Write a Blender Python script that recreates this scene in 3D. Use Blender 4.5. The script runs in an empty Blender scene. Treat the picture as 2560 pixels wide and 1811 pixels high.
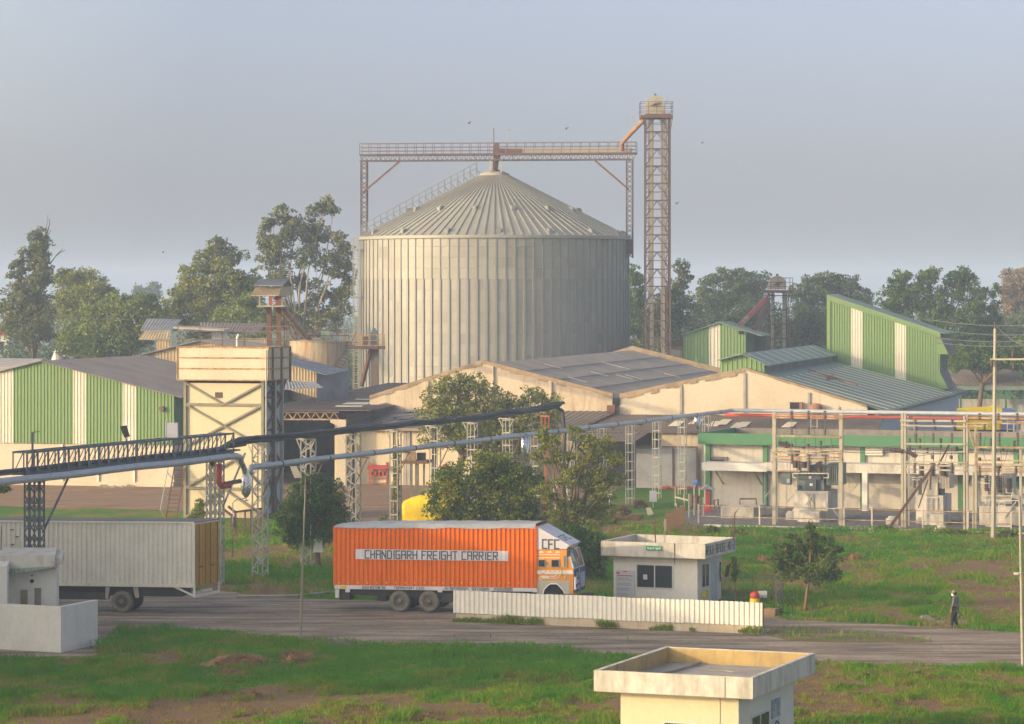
SUN_AZ, SUN_EL, SUN_E, SUN_C = 68.0, 14.0, 3.0, (1, .74, .41)
SKY_S, SKY_AIR, SKY_DUST, SKY_O3, SKY_SAT, SKY_TINT, SKY_LO, SKY_HI, SKY_HOR, SKY_ANTI = .15, 1.0, 1.0, 1.0, .6, (1, 1, 1), (.77, .765, .965), (3.9, 3.4, 2.8), (.47, .50, .585), (1.5, 1.45, 1.7)
HAZE_D, HAZE_C, HAZE_G, HAZE_TOP = .00045, (.60,.74,1,1), .0, 46.0
EXPO = .30
import bpy, math, random
import numpy as np
from mathutils import Vector, Matrix
rng = random.Random(7); nrg = np.random.default_rng(11)
SC = bpy.context.scene; COL = SC.collection
# camera model of the photograph (2560 x 1811): level camera, lens shift only
F, H, YH = 7600.0, 15.4, 745.0
def W(x, y, Y): return Vector(((x-1280)*Y/F, Y, H-(y-YH)*Y/F))
def G(x, y, z=0.0):
    Y = F*(H-z)/(y-YH); return Vector(((x-1280)*Y/F, Y, z))
class Frame:
    """a vertical reference plane: origin, direction along the front (k = metres nearer per metre to the right)"""
    def __init__(s, O, k):
        s.O = Vector((O[0], O[1], 0)); n = math.hypot(1, k)
        s.e = Vector((1/n, -k/n, 0)); s.n = Vector((k/n, 1/n, 0))
    def P(s, t, d, z): return s.O+s.e*t+s.n*d+Vector((0, 0, z))
    def at(s, x, y, d=0.0):
        r = Vector(((x-1280)/F, 1, -(y-YH)/F))
        Y = (d+s.O.dot(s.n))/Vector((r.x, r.y, 0)).dot(s.n)
        return Vector((r.x*Y, Y, H+r.z*Y))
    def tz(s, x, y, d=0.0):
        p = s.at(x, y, d); return (Vector((p.x, p.y, 0))-s.O).dot(s.e), p.z
    def t(s, x, d=0.0): return s.tz(x, 800, d)[0]
class MB:
    def __init__(s): s.v = []; s.f = []; s.m = []; s.cur = 0
    def add(s, vs, fs):
        b = len(s.v); s.v.extend([(v[0], v[1], v[2]) for v in vs])
        s.f.extend([tuple(b+i for i in f) for f in fs]); s.m.extend([s.cur]*len(fs)); return s
    def hexa(s, c):   # 8 corners: bottom 4 ccw, top 4
        return s.add(c, [(3,2,1,0),(4,5,6,7),(0,1,5,4),(1,2,6,5),(2,3,7,6),(3,0,4,7)])
    def box(s, c, size, ax=None):
        c = Vector(c); X, Yv, Z = ax or (Vector((1,0,0)), Vector((0,1,0)), Vector((0,0,1)))
        a, b, h = X*(size[0]/2), Yv*(size[1]/2), Z*(size[2]/2)
        return s.hexa([c-a-b-h, c+a-b-h, c+a+b-h, c-a+b-h, c-a-b+h, c+a-b+h, c+a+b+h, c-a+b+h])
    def fbox(s, fr, t0, t1, d0, d1, z0, z1):
        return s.hexa([fr.P(t0,d0,z0), fr.P(t1,d0,z0), fr.P(t1,d1,z0), fr.P(t0,d1,z0), fr.P(t0,d0,z1), fr.P(t1,d0,z1), fr.P(t1,d1,z1), fr.P(t0,d1,z1)])
    def bar(s, p, q, w, h=None):
        p, q = Vector(p), Vector(q); d = (q-p); L = d.length
        if L < 1e-6: return s
        d /= L; up = Vector((0,0,1)) if abs(d.z) < .95 else Vector((0,1,0))
        x = d.cross(up).normalized(); z = x.cross(d).normalized(); h = h or w
        return s.box((p+q)/2, (w, L, h), (x, d, z))
    def tube(s, p, q, r, n=8, r2=None, caps=True):
        return s.path([p, q], [r, r if r2 is None else r2], n, caps)
    def path(s, pts, r, n=8, caps=True):
        pts = [Vector(p) for p in pts]
        rs = r if isinstance(r, (list, tuple)) else [r]*len(pts)
        b = len(s.v); vs = []; fs = []; ref = None
        for i, p in enumerate(pts):
            d = (pts[min(i+1, len(pts)-1)]-pts[max(i-1, 0)]).normalized()
            if ref is None: ref = Vector((0,0,1)) if abs(d.z) < .9 else Vector((1,0,0))
            x = d.cross(ref)
            if x.length < 1e-3: x = d.cross(Vector((0,1,0)))
            x.normalize(); y = x.cross(d).normalized(); ref = y
            for k in range(n):
                a = 2*math.pi*k/n; vs.append(p+(x*math.cos(a)+y*math.sin(a))*rs[i])
        for i in range(len(pts)-1):
            for k in range(n):
                k2 = (k+1) % n; fs.append((i*n+k, i*n+k2, (i+1)*n+k2, (i+1)*n+k))
        if caps: fs.append(tuple(range(n-1, -1, -1))); fs.append(tuple((len(pts)-1)*n+k for k in range(n)))
        return s.add(vs, fs)
    def prism(s, pts, vec):
        pts = [Vector(p) for p in pts]; vec = Vector(vec); n = len(pts)
        return s.add(pts+[p+vec for p in pts], [tuple(range(n)), tuple(range(2*n-1, n-1, -1))]+[((i+1) % n, i, n+i, n+(i+1) % n) for i in range(n)])
    def slab(s, a, b, c, d, th):  # quad with thickness downwards
        t = Vector((0,0,-th)); a, b, c, d = map(Vector, (a, b, c, d))
        return s.hexa([a+t, b+t, c+t, d+t, a, b, c, d])
    def ring(s, c, R, z, r, n=24, a0=0, a1=2*math.pi, m=6):
        return s.path([(c[0]+R*math.cos(a0+(a1-a0)*i/n), c[1]+R*math.sin(a0+(a1-a0)*i/n), z) for i in range(n+1)], r, m)
    def corr(s, a, b, c, d, n, depth, seg=4, duty=.35):
        """ribbed sheet: a->b is the corrugation direction, ribs run a->d; trapezoid ribs"""
        a, b, c, d = map(Vector, (a, b, c, d)); nr = (b-a).cross(d-a).normalized()*depth
        us = []
        for i in range(n):
            for u, o in ((0,0), (duty/2,1), (duty/2+.15,1), (duty+.15,0)): us.append(((i+u)/n, o))
        us.append((1, 0)); vs = []; fs = []
        for u, o in us:
            vs.append(a.lerp(b, u)+nr*o); vs.append(d.lerp(c, u)+nr*o)
        for i in range(len(us)-1): fs.append((2*i, 2*i+2, 2*i+3, 2*i+1))
        return s.add(vs, fs)
    def build(s, name, mats, parent=None, smooth=False):
        me = bpy.data.meshes.new(name)
        v = np.array(s.v, dtype=np.float64).reshape(-1, 3)
        if parent is None:
            O = np.array([(v[:,0].min()+v[:,0].max())/2, (v[:,1].min()+v[:,1].max())/2, v[:,2].min()])
        else: O = np.array(ORG[parent.name])
        me.from_pydata((v-O).tolist(), [], s.f)
        for m in (mats if isinstance(mats, (list, tuple)) else [mats]): me.materials.append(m)
        if any(s.m): me.polygons.foreach_set('material_index', s.m)
        if smooth: me.polygons.foreach_set('use_smooth', [True]*len(s.f))
        me.update()
        o = bpy.data.objects.new(name, me); COL.objects.link(o); ORG[o.name] = tuple(O)
        if parent is None: o.location = O
        else: o.parent = parent
        return o
    def build_each(s, name, mats, parent):
        """one part object per separate piece"""
        par = list(range(len(s.v)))
        def find(a):
            while par[a] != a: par[a] = par[par[a]]; a = par[a]
            return a
        for f in s.f:
            r = find(f[0])
            for i in f[1:]: par[find(i)] = r
        grp = {}
        for k, f in enumerate(s.f): grp.setdefault(find(f[0]), []).append(k)
        for ks in grp.values():
            idx = sorted({i for k in ks for i in s.f[k]}); mp = {i: j for j, i in enumerate(idx)}; p = MB(); p.v = [s.v[i] for i in idx]; p.f = [tuple(mp[i] for i in s.f[k]) for k in ks]; p.m = [s.m[k] for k in ks]; p.build(name, mats, parent)
ORG = {}
def tag(o, label=None, cat=None, group=None, kind=None):
    if label: o['label'] = label
    if cat: o['category'] = cat
    if group: o['group'] = group
    if kind: o['kind'] = kind
    return o
def thing(name, loc, label, cat, group=None):
    o = bpy.data.objects.new(name, None); COL.objects.link(o); o.empty_display_size = .3
    o.location = loc; ORG[o.name] = tuple(loc); return tag(o, label, cat, group)
def copy_tree(o, parent=None):
    c = o.copy(); COL.objects.link(c); c.parent = parent
    for ch in list(o.children): copy_tree(ch, c)
    return c
def struct(mb, name, m): return tag(mb.build(name, m), kind='structure')
# ---------------------------------------------------------------- materials
def mat(name, c, rough=.8, metal=0.0, c2=None, scale=.6, lo=.42, hi=.62, streak=None, sscale=(2.5,2.5,.25), slo=.52, shi=.72, bump=0.0, bscale=8, spec=.3, fine=.12):
    m = bpy.data.materials.new(name); m.use_nodes = True; N = m.node_tree.nodes; L = m.node_tree.links
    b = N['Principled BSDF']; b.inputs['Roughness'].default_value = rough; b.inputs['Metallic'].default_value = metal
    b.inputs['Specular IOR Level'].default_value = spec
    tc = N.new('ShaderNodeTexCoord')
    def noise(sc, vec=None, det=5, rg=.6):
        n = N.new('ShaderNodeTexNoise'); n.inputs['Scale'].default_value = sc; n.inputs['Detail'].default_value = det; n.inputs['Roughness'].default_value = rg
        L.new(vec or tc.outputs['Object'], n.inputs['Vector']); return n.outputs['Fac']
    def ramp(x, a, b_):
        r = N.new('ShaderNodeMapRange'); r.inputs['From Min'].default_value = a; r.inputs['From Max'].default_value = b_; L.new(x, r.inputs['Value']); return r.outputs['Result']
    def mix(f, A, B):
        x = N.new('ShaderNodeMix'); x.data_type = 'RGBA'
        if isinstance(f, float): x.inputs['Factor'].default_value = f
        else: L.new(f, x.inputs['Factor'])
        for i, v in ((6, A), (7, B)):
            if isinstance(v, tuple): x.inputs[i].default_value = (*v, 1)
            else: L.new(v, x.inputs[i])
        return x.outputs[2]
    col = c
    if c2: col = mix(ramp(noise(scale), lo, hi), c, c2)
    if fine:
        d = tuple(x*(1-fine*2) for x in c); l = tuple(min(1, x*(1+fine)) for x in c)
        f2 = mix(ramp(noise(scale*7+2, det=4), .3, .7), d, l)
        col = mix(.5, col, f2) if not c2 else mix(.3, col, f2)
    if streak:
        mp = N.new('ShaderNodeMapping'); mp.inputs['Scale'].default_value = sscale; L.new(tc.outputs['Object'], mp.inputs['Vector'])
        col = mix(ramp(noise(1.0, mp.outputs['Vector'], 6, .65), slo, shi), col, streak)
    if isinstance(col, tuple): b.inputs['Base Color'].default_value = (*col, 1)
    else: L.new(col, b.inputs['Base Color'])
    if bump:
        bp = N.new('ShaderNodeBump'); bp.inputs['Strength'].default_value = bump; bp.inputs['Distance'].default_value = .05
        L.new(noise(bscale), bp.inputs['Height']); L.new(bp.outputs['Normal'], b.inputs['Normal'])
    return m
RUST = (.16,.075,.04)
M = dict(
 cream=mat('cream_plaster', (.56,.48,.355), .9, c2=(.49,.405,.28), scale=.35, streak=(.34,.27,.18), slo=.58, shi=.85, bump=.3),
 cream2=mat('weathered_plaster', (.56,.46,.33), .9, c2=(.42,.33,.22), scale=.5, streak=(.27,.21,.14), slo=.50, shi=.8, bump=.4),
 coping=mat('stained_coping', (.34,.25,.15), .95, c2=(.20,.15,.09), scale=1.2, bump=.5),
 white=mat('white_wash', (.64,.60,.53), .85, c2=(.57,.53,.46), scale=.5, streak=(.42,.38,.32), slo=.60, shi=.85),
 para=mat('stained_white_parapet', (.56,.52,.45), .9, c2=(.39,.355,.29), scale=1.1, lo=.45, hi=.75, streak=(.30,.27,.22), sscale=(1.8,1.8,.5), slo=.46, shi=.70, bump=.2),
 yellowwall=mat('cream_painted_wall', (.56,.475,.31), .85, c2=(.52,.445,.31), scale=.4),
 concrete=mat('grey_concrete', (.34,.31,.27), .95, c2=(.25,.22,.19), scale=.8, bump=.3),
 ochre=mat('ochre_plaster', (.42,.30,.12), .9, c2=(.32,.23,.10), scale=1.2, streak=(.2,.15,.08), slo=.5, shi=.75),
 darkconc=mat('mossy_concrete', (.22,.19,.16), .95, c2=(.13,.12,.11), scale=1.5),
 asb=mat('grey_roof_sheet', (.19,.175,.17), .9, c2=(.14,.125,.12), scale=.35, streak=(.30,.28,.26), sscale=(.2,3,1), slo=.6, shi=.8),
 asb2=mat('brown_roof_sheet', (.19,.15,.12), .9, c2=(.145,.115,.092), scale=.4, streak=(.34,.31,.28), sscale=(.3,2.5,1), slo=.62, shi=.78),
 silver=mat('silver_roof_sheet', (.225,.205,.19), .75, .1, c2=(.165,.15,.14), scale=.3, streak=(.30,.28,.265), sscale=(.15,2.2,1), slo=.6, shi=.75),
 green=mat('green_cladding', (.15,.245,.082), .6, c2=(.165,.24,.09), scale=.3, streak=(.17,.27,.12), slo=.55, shi=.8),
 greenroof=mat('green_roof_sheet', (.175,.245,.19), .55, .05, c2=(.215,.26,.215), scale=.3, streak=(.30,.31,.27), sscale=(.4,2.5,1), slo=.55, shi=.8),
 skylight=mat('translucent_strip', (.62,.57,.45), .55, c2=(.55,.50,.40), scale=.6),
 fascia=mat('flaking_green_paint', (.065,.185,.085), .7, c2=(.08,.20,.09), scale=.5, streak=(.46,.45,.40), sscale=(3,3,3), slo=.66, shi=.69),
 dgreen=mat('dark_shaded_green', (.06,.16,.07), .6),  # shade put into the green of the shed sides; posts are dark green
 dark=mat('dark_opening', (.02,.02,.02), .9),
 steel=mat('galvanised_angle', (.40,.39,.345), .65, .1, c2=(.29,.27,.225), scale=1.5, streak=RUST, slo=.66, shi=.8),
 bluesteel=mat('grey_blue_steel', (.10,.125,.14), .55, .2, c2=(.075,.09,.10), scale=1.0),
 brownsteel=mat('brown_steel', (.12,.085,.065), .75, c2=(.18,.09,.05), scale=1.5),
 olive=mat('olive_steel', (.22,.20,.14), .7, c2=(.16,.14,.10), scale=1.2),
 rust=mat('rusty_steel', (.15,.075,.048), .9, c2=(.11,.062,.045), scale=1.5, bump=.2),
 rustpaint=mat('rusting_cream_steel', (.40,.32,.19), .75, c2=(.22,.105,.045), scale=1.4, lo=.40, hi=.54),
 gantry=mat('rusty_red_gantry', (.095,.062,.056), .8, c2=(.15,.11,.09), scale=.8),
 creamsteel=mat('cream_steel', (.37,.335,.26), .6, c2=(.29,.255,.185), scale=.8, streak=RUST, slo=.68, shi=.85),
 pipe=mat('aluminium_cladding', (.41,.42,.44), .5, .15, c2=(.34,.35,.37), scale=1.5, bump=.15, bscale=4),
 foil=mat('shiny_aluminium', (.62,.62,.63), .25, .85, bump=.8, bscale=9),
 cable=mat('black_cable', (.045,.048,.055), .6),
 red=mat('red_paint', (.42,.05,.03), .6, c2=(.34,.06,.04)), orangepaint=mat('orange_red_paint', (.38,.11,.05), .7),
 yellow=mat('yellow_tarpaulin', (.72,.52,.01), .6, c2=(.56,.38,.015), scale=1.8, streak=(.42,.30,.03), slo=.58, shi=.8, bump=1.0, bscale=3),
 blue=mat('blue_tarpaulin', (.10,.15,.34), .6),
 orange=mat('orange_container_paint', (.72,.15,.006), .6, c2=(.66,.13,.006), scale=.8, streak=(.46,.115,.012), sscale=(3,3,.3), slo=.55, shi=.82, spec=.08),
 pinkwhite=mat('white_lorry_paint', (.62,.58,.60), .5, c2=(.55,.51,.52), scale=1.5), letter=mat('grey_lettering', (.07,.10,.115), .6),
 dletter=mat('dark_lettering', (.04,.045,.04), .7), wletter=mat('white_lettering', (.8,.8,.78), .6),
 cab=mat('orange_cab_paint', (.72,.27,.012), .4, c2=(.66,.23,.012), spec=.5), cabcream=mat('cream_cab_paint', (.46,.42,.33), .6, c2=(.38,.34,.26)),
 container=mat('white_container_paint', (.66,.62,.52), .55, c2=(.60,.555,.46), scale=.8, streak=(.38,.34,.27), slo=.58, shi=.8),
 door=mat('yellow_door_paint', (.46,.27,.018), .6, c2=(.40,.22,.02), streak=(.26,.15,.04), slo=.6, shi=.8),
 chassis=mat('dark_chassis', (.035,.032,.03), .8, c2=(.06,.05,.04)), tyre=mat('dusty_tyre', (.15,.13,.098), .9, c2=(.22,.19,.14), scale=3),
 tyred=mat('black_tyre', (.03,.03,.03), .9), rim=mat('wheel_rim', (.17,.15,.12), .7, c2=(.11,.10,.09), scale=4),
 tarp=mat('grey_tarpaulin', (.33,.34,.36), .7, c2=(.24,.25,.27), scale=1.2, bump=.5, bscale=3),
 fence=mat('white_fence_sheet', (.74,.69,.58), .6, c2=(.67,.62,.52), scale=.7, streak=(.44,.39,.31), slo=.62, shi=.85),
 glass=mat('dark_glass', (.022,.03,.03), .12, spec=.6, fine=0), frame=mat('window_frame', (.5,.5,.48), .5),
 insul=mat('brown_porcelain', (.075,.04,.032), .35, spec=.6), trafo=mat('grey_green_transformer', (.13,.16,.14), .5, c2=(.10,.125,.115), streak=(.2,.17,.12), slo=.62, shi=.8),
 trafod=mat('dark_grey_transformer', (.055,.07,.08), .5), trafoc=mat('pale_transformer', (.46,.42,.34), .6, c2=(.38,.34,.28), streak=RUST, slo=.66, shi=.85),
 wood=mat('brown_wood', (.20,.12,.06), .85), bark=mat('brown_bark', (.17,.115,.07), .95, c2=(.11,.075,.05), scale=3), palebark=mat('pale_bark', (.34,.29,.23), .9, c2=(.22,.18,.14), scale=2),
 skin=mat('brown_skin', (.26,.13,.08), .6), jacket=mat('grey_jacket', (.115,.12,.125), .85), trousers=mat('dark_trousers', (.022,.024,.03), .9), cap=mat('khaki_cap', (.28,.22,.10), .9), mask=mat('white_mask', (.8,.8,.78), .8), hair=mat('black_hair', (.02,.015,.012), .8), shoe=mat('black_shoe', (.02,.02,.02), .5),
 gsign=mat('green_sign', (.02,.26,.10), .5, fine=0), board=mat('grey_board', (.46,.45,.47), .6, fine=.05), boardtxt=mat('board_text', (.30,.30,.33), .7, fine=0),
 teal=mat('teal_paint', (.06,.26,.30), .5), navy=mat('navy_paint', (.045,.06,.17), .5), lilac=mat('lilac_panel', (.42,.40,.50), .6, c2=(.30,.29,.38)), maroon=mat('maroon_paint', (.12,.02,.03), .5),
 straw=mat('dry_straw', (.28,.155,.06), .95, c2=(.16,.09,.042), scale=2.5, bump=.8, bscale=6), rock=mat('grey_rock', (.20,.18,.155), .95, c2=(.13,.115,.10), bump=.5),
 rubble=mat('rubble', (.36,.30,.23), .95, c2=(.22,.17,.12), scale=3, bump=.6), slab=mat('pale_slab', (.36,.33,.30), .9, c2=(.28,.26,.23)),
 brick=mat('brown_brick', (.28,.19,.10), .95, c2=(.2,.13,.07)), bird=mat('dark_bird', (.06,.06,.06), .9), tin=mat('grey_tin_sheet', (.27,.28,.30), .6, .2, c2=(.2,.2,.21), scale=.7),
 tinlit=mat('lit_cream_tin_sheet', (.46,.36,.22), .75, c2=(.36,.27,.16), scale=.9), paleblue=mat('pale_blue_and_shade', (.42,.46,.52), .85), terr=mat('terracotta', (.30,.15,.09), .9, c2=(.2,.1,.06)),  # tinlit: sunlight put into the tin colour, besides real cream sheet
 wire=mat('grey_wire', (.12,.12,.12), .6, fine=0),
)
# galvanised silo sheets in slightly different tones
SILO = [mat('galvanised_sheet_%s' % n, tuple(x*k for x in (.305,.288,.243)), .55, .2, c2=tuple(x*k*.88 for x in (.30,.278,.225)), scale=.25, streak=(.34,.30,.24), sscale=(.5,.5,.05), slo=.62, shi=.9, fine=.06) for n, k in (('pale',1.06), ('plain',1.0), ('dull',.94), ('dark',.86))]
SILOROOF = mat('galvanised_roof_sheet', (.30,.29,.24), .6, .15, c2=(.26,.245,.20), scale=.2, streak=(.36,.32,.26), slo=.6, shi=.85)
SILORIB = mat('galvanised_stiffener', (.235,.23,.21), .6, .15)
# ---------------------------------------------------------------- block lettering
GL = {'C':[(3,6,0,6),(0,6,0,0),(0,0,3,0)],'H':[(0,0,0,6),(3,0,3,6),(0,3,3,3)],'A':[(0,0,0,6),(0,6,3,6),(3,6,3,0),(0,3,3,3)],'N':[(0,0,0,6),(3,0,3,6),(0,6,3,0)],
 'D':[(0,0,0,6),(0,6,2.6,6),(2.6,6,3,5.2),(3,5.2,3,.8),(3,.8,2.6,0),(2.6,0,0,0)],'I':[(1.5,0,1.5,6)],'G':[(3,6,0,6),(0,6,0,0),(0,0,3,0),(3,0,3,3),(3,3,1.6,3)],
 'R':[(0,0,0,6),(0,6,3,6),(3,6,3,3),(3,3,0,3),(1.2,3,3,0)],'F':[(0,0,0,6),(0,6,3,6),(0,3,2.4,3)],'E':[(3,6,0,6),(0,6,0,0),(0,0,3,0),(0,3,2.4,3)],'T':[(0,6,3,6),(1.5,6,1.5,0)],
 'W':[(0,6,.6,0),(.6,0,1.5,3.5),(1.5,3.5,2.4,0),(2.4,0,3,6)],'B':[(0,0,0,6),(0,6,3,6),(3,6,3,0),(3,0,0,0),(0,3,3,3)],'O':[(0,0,0,6),(0,6,3,6),(3,6,3,0),(3,0,0,0)],'-':[(.6,3,2.4,3)],
 'S':[(3,6,0,6),(0,6,0,3),(0,3,3,3),(3,3,3,0),(3,0,0,0)],'P':[(0,0,0,6),(0,6,3,6),(3,6,3,3),(3,3,0,3)],'L':[(0,6,0,0),(0,0,3,0)],'U':[(0,6,0,0),(0,0,3,0),(3,0,3,6)],'K':[(0,0,0,6),(3,6,0,3),(0,3,3,0)],
 '2':[(0,6,3,6),(3,6,3,3),(3,3,0,3),(0,3,0,0),(0,0,3,0)],'3':[(0,6,3,6),(3,6,3,0),(3,0,0,0),(0,3,3,3)],'4':[(0,6,0,3),(0,3,3,3),(3,6,3,0)],'1':[(1.5,0,1.5,6)],'7':[(0,6,3,6),(3,6,1.5,0)],'0':[(0,0,0,6),(0,6,3,6),(3,6,3,0),(3,0,0,0)],
 '6':[(3,6,0,6),(0,6,0,0),(0,0,3,0),(3,0,3,3),(3,3,0,3)],
 '8':[(0,0,0,6),(0,6,3,6),(3,6,3,0),(3,0,0,0),(0,3,3,3)],'9':[(0,0,3,0),(3,0,3,6),(3,6,0,6),(0,6,0,3),(0,3,3,3)],'e':[(3,0,0,0),(0,0,0,4),(0,4,3,4),(3,4,3,2),(3,2,0,2)],'i':[(1.5,0,1.5,4),(1.5,5.2,1.5,6)],'g':[(3,-1.6,0,-1.6),(3,-1.6,3,4),(3,4,0,4),(0,4,0,.6),(0,.6,3,.6)],'h':[(0,0,0,6),(0,4,3,4),(3,4,3,0)],'r':[(0,0,0,4),(0,4,2.6,4)],'d':[(3,0,3,6),(3,4,0,4),(0,4,0,0),(0,0,3,0)]}
def letters(mb, text, o, ux, uz, width, height, stroke, out, adv=4.6, space=3.0, fit=True):
    """flat block letters of small real thickness standing proud of a surface; o = lower-left, ux/uz unit vectors"""
    tot = sum(space if ch == ' ' else (2.2 if ch in 'I1' else adv) for ch in text)-(adv-3)
    sx = width/tot; sz = height/6; x = 0; ux, uz, out = Vector(ux), Vector(uz), Vector(out)
    for ch in text:
        if ch == ' ': x += space; continue
        off = -.9 if ch in 'I1' else 0
        for (x0, z0, x1, z1) in GL[ch]:
            p = o+ux*((x+off+x0)*sx)+uz*(z0*sz); q = o+ux*((x+off+x1)*sx)+uz*(z1*sz); d = q-p; L = d.length
            if L < 1e-5: continue
            d /= L; nx = out.cross(d).normalized()
            mb.box((p+q)/2, (stroke, L+stroke*.9, .012), (nx, d, out))
        x += 2.2 if ch in 'I1' else adv
# ---------------------------------------------------------------- foliage
def leafmat(name, cols, rough=.6, scale=.45):
    m = bpy.data.materials.new(name); m.use_nodes = True; N = m.node_tree.nodes; L = m.node_tree.links
    b = N['Principled BSDF']; b.inputs['Roughness'].default_value = rough; b.inputs['Specular IOR Level'].default_value = .25
    g = N.new('ShaderNodeNewGeometry'); tc = N.new('ShaderNodeTexCoord'); n = N.new('ShaderNodeTexNoise'); n.inputs['Scale'].default_value = scale; n.inputs['Detail'].default_value = 3
    L.new(tc.outputs['Object'], n.inputs['Vector'])
    ad = N.new('ShaderNodeMath'); ad.operation = 'MULTIPLY_ADD'; ad.inputs[1].default_value = .6; L.new(g.outputs['Random Per Island'], ad.inputs[0])
    sb = N.new('ShaderNodeMath'); sb.operation = 'MULTIPLY_ADD'; sb.inputs[1].default_value = 1.7; sb.inputs[2].default_value = -.66; L.new(n.outputs['Fac'], sb.inputs[0]); L.new(sb.outputs[0], ad.inputs[2])
    r = N.new('ShaderNodeValToRGB'); e = r.color_ramp.elements; e[0].color = (*cols[0],1); e[1].color = (*cols[-1],1); e[0].position = .15; e[1].position = .95
    for i, c in enumerate(cols[1:-1]): x = e.new(.15+.8*(i+1)/(len(cols)-1)); x.color = (*c,1)
    L.new(ad.outputs[0], r.inputs['Fac']); L.new(r.outputs['Color'], b.inputs['Base Color'])
    t = N.new('ShaderNodeBsdfTranslucent'); L.new(r.outputs['Color'], t.inputs['Color'])
    mx = N.new('ShaderNodeMixShader'); mx.inputs[0].default_value = .25; out = N['Material Output']
    L.new(b.outputs[0], mx.inputs[1]); L.new(t.outputs[0], mx.inputs[2]); L.new(mx.outputs[0], out.inputs['Surface']); return m
LM = dict(
 dense=leafmat('dense_green_leaves', [(.04,.09,.014),(.08,.15,.022),(.18,.23,.035)]),
 euc=leafmat('eucalyptus_leaves', [(.07,.10,.03),(.13,.155,.045),(.25,.22,.07)]),
 olive=leafmat('olive_leaves', [(.09,.125,.018),(.19,.225,.03),(.36,.31,.05)]),
 bright=leafmat('bright_leaves', [(.08,.13,.018),(.14,.19,.025),(.26,.26,.04)]),
 yellowish=leafmat('flowering_leaves', [(.045,.10,.012),(.10,.17,.02),(.25,.27,.025),(.50,.40,.02)], scale=.9),
 neem=leafmat('neem_leaves', [(.045,.085,.018),(.085,.135,.025),(.17,.19,.04)], scale=1.0),
 drum=leafmat('feathery_leaves', [(.11,.145,.02),(.20,.235,.03),(.36,.31,.06)], scale=.9),
 far=leafmat('far_leaves', [(.05,.09,.03),(.085,.13,.04),(.15,.17,.055)], scale=.2),
 dry=leafmat('dry_bush_leaves', [(.16,.12,.06),(.24,.18,.09),(.32,.24,.12)]))
def leaf_mesh(cl, leaf, nper, seed, droop=.0, flat=1.0):
    """cl: array of (x,y,z,rx,ry,rz) clumps; every clump gets sub clusters, every sub cluster gets leaves (rhombs)"""
    r = np.random.default_rng(seed); C = []
    for (x, y, z, rx, ry, rz) in cl:
        vol = (rx*ry*rz)**(1/3); nsub = int(np.clip(10+3.4*vol/leaf, 10, 90))
        u = r.normal(size=(nsub, 3)); u /= np.linalg.norm(u, axis=1)[:,None]; rad = r.uniform(.25, 1.08, nsub)**.6
        sc = u*rad[:,None]*np.array([rx, ry, rz])+np.array([x, y, z])
        sr = np.maximum(vol*r.uniform(.20, .46, nsub), leaf*1.1); wts = sr**2/np.sum(sr**2)
        n = np.maximum(5, (wts*nper*math.pi*math.sqrt(rx*ry)*rz/(.19*leaf*leaf)).astype(int))
        for c, s_, k in zip(sc, sr, n):
            w = r.normal(size=(k, 3)); w /= np.linalg.norm(w, axis=1)[:,None]
            p = c+w*(s_*r.uniform(.2, 1.0, k)**.5)[:,None]*np.array([1.15, 1.15, .8*flat]); p[:,2] -= droop*r.random(k)*s_*2
            C.append(p)
    P = np.concatenate(C); n = len(P)
    a = r.normal(size=(n, 3)); a[:,2] -= droop*1.5; a /= np.linalg.norm(a, axis=1)[:,None]
    b = np.cross(a, r.normal(size=(n, 3))); b /= np.linalg.norm(b, axis=1)[:,None]
    L = leaf*r.uniform(.6, 1.3, n)[:,None]; wd = L*.32
    V = np.empty((n, 4, 3)); V[:,0] = P-a*L*.5; V[:,1] = P+b*wd; V[:,2] = P+a*L*.5; V[:,3] = P-b*wd
    return V.reshape(-1, 3)
def quads_obj(name, V, m, parent=None, O=None, attr=None):
    n = len(V)//4; me = bpy.data.meshes.new(name)
    O = np.array(ORG[parent.name]) if parent is not None else (np.zeros(3) if O is None else np.array(O))
    me.vertices.add(n*4); me.vertices.foreach_set('co', (V-O).astype(np.float32).ravel())
    me.loops.add(n*4); me.loops.foreach_set('vertex_index', np.arange(n*4, dtype=np.int32))
    me.polygons.add(n); me.polygons.foreach_set('loop_start', np.arange(0, n*4, 4, dtype=np.int32))
    me.materials.append(m); me.update()
    if attr is not None:
        at = me.attributes.new('fld', 'FLOAT', 'POINT'); at.data.foreach_set('value', attr.astype(np.float32))
    o = bpy.data.objects.new(name, me); COL.objects.link(o)
    if parent is not None: o.parent = parent
    else: o.location = O
    ORG[o.name] = tuple(O); return o
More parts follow.
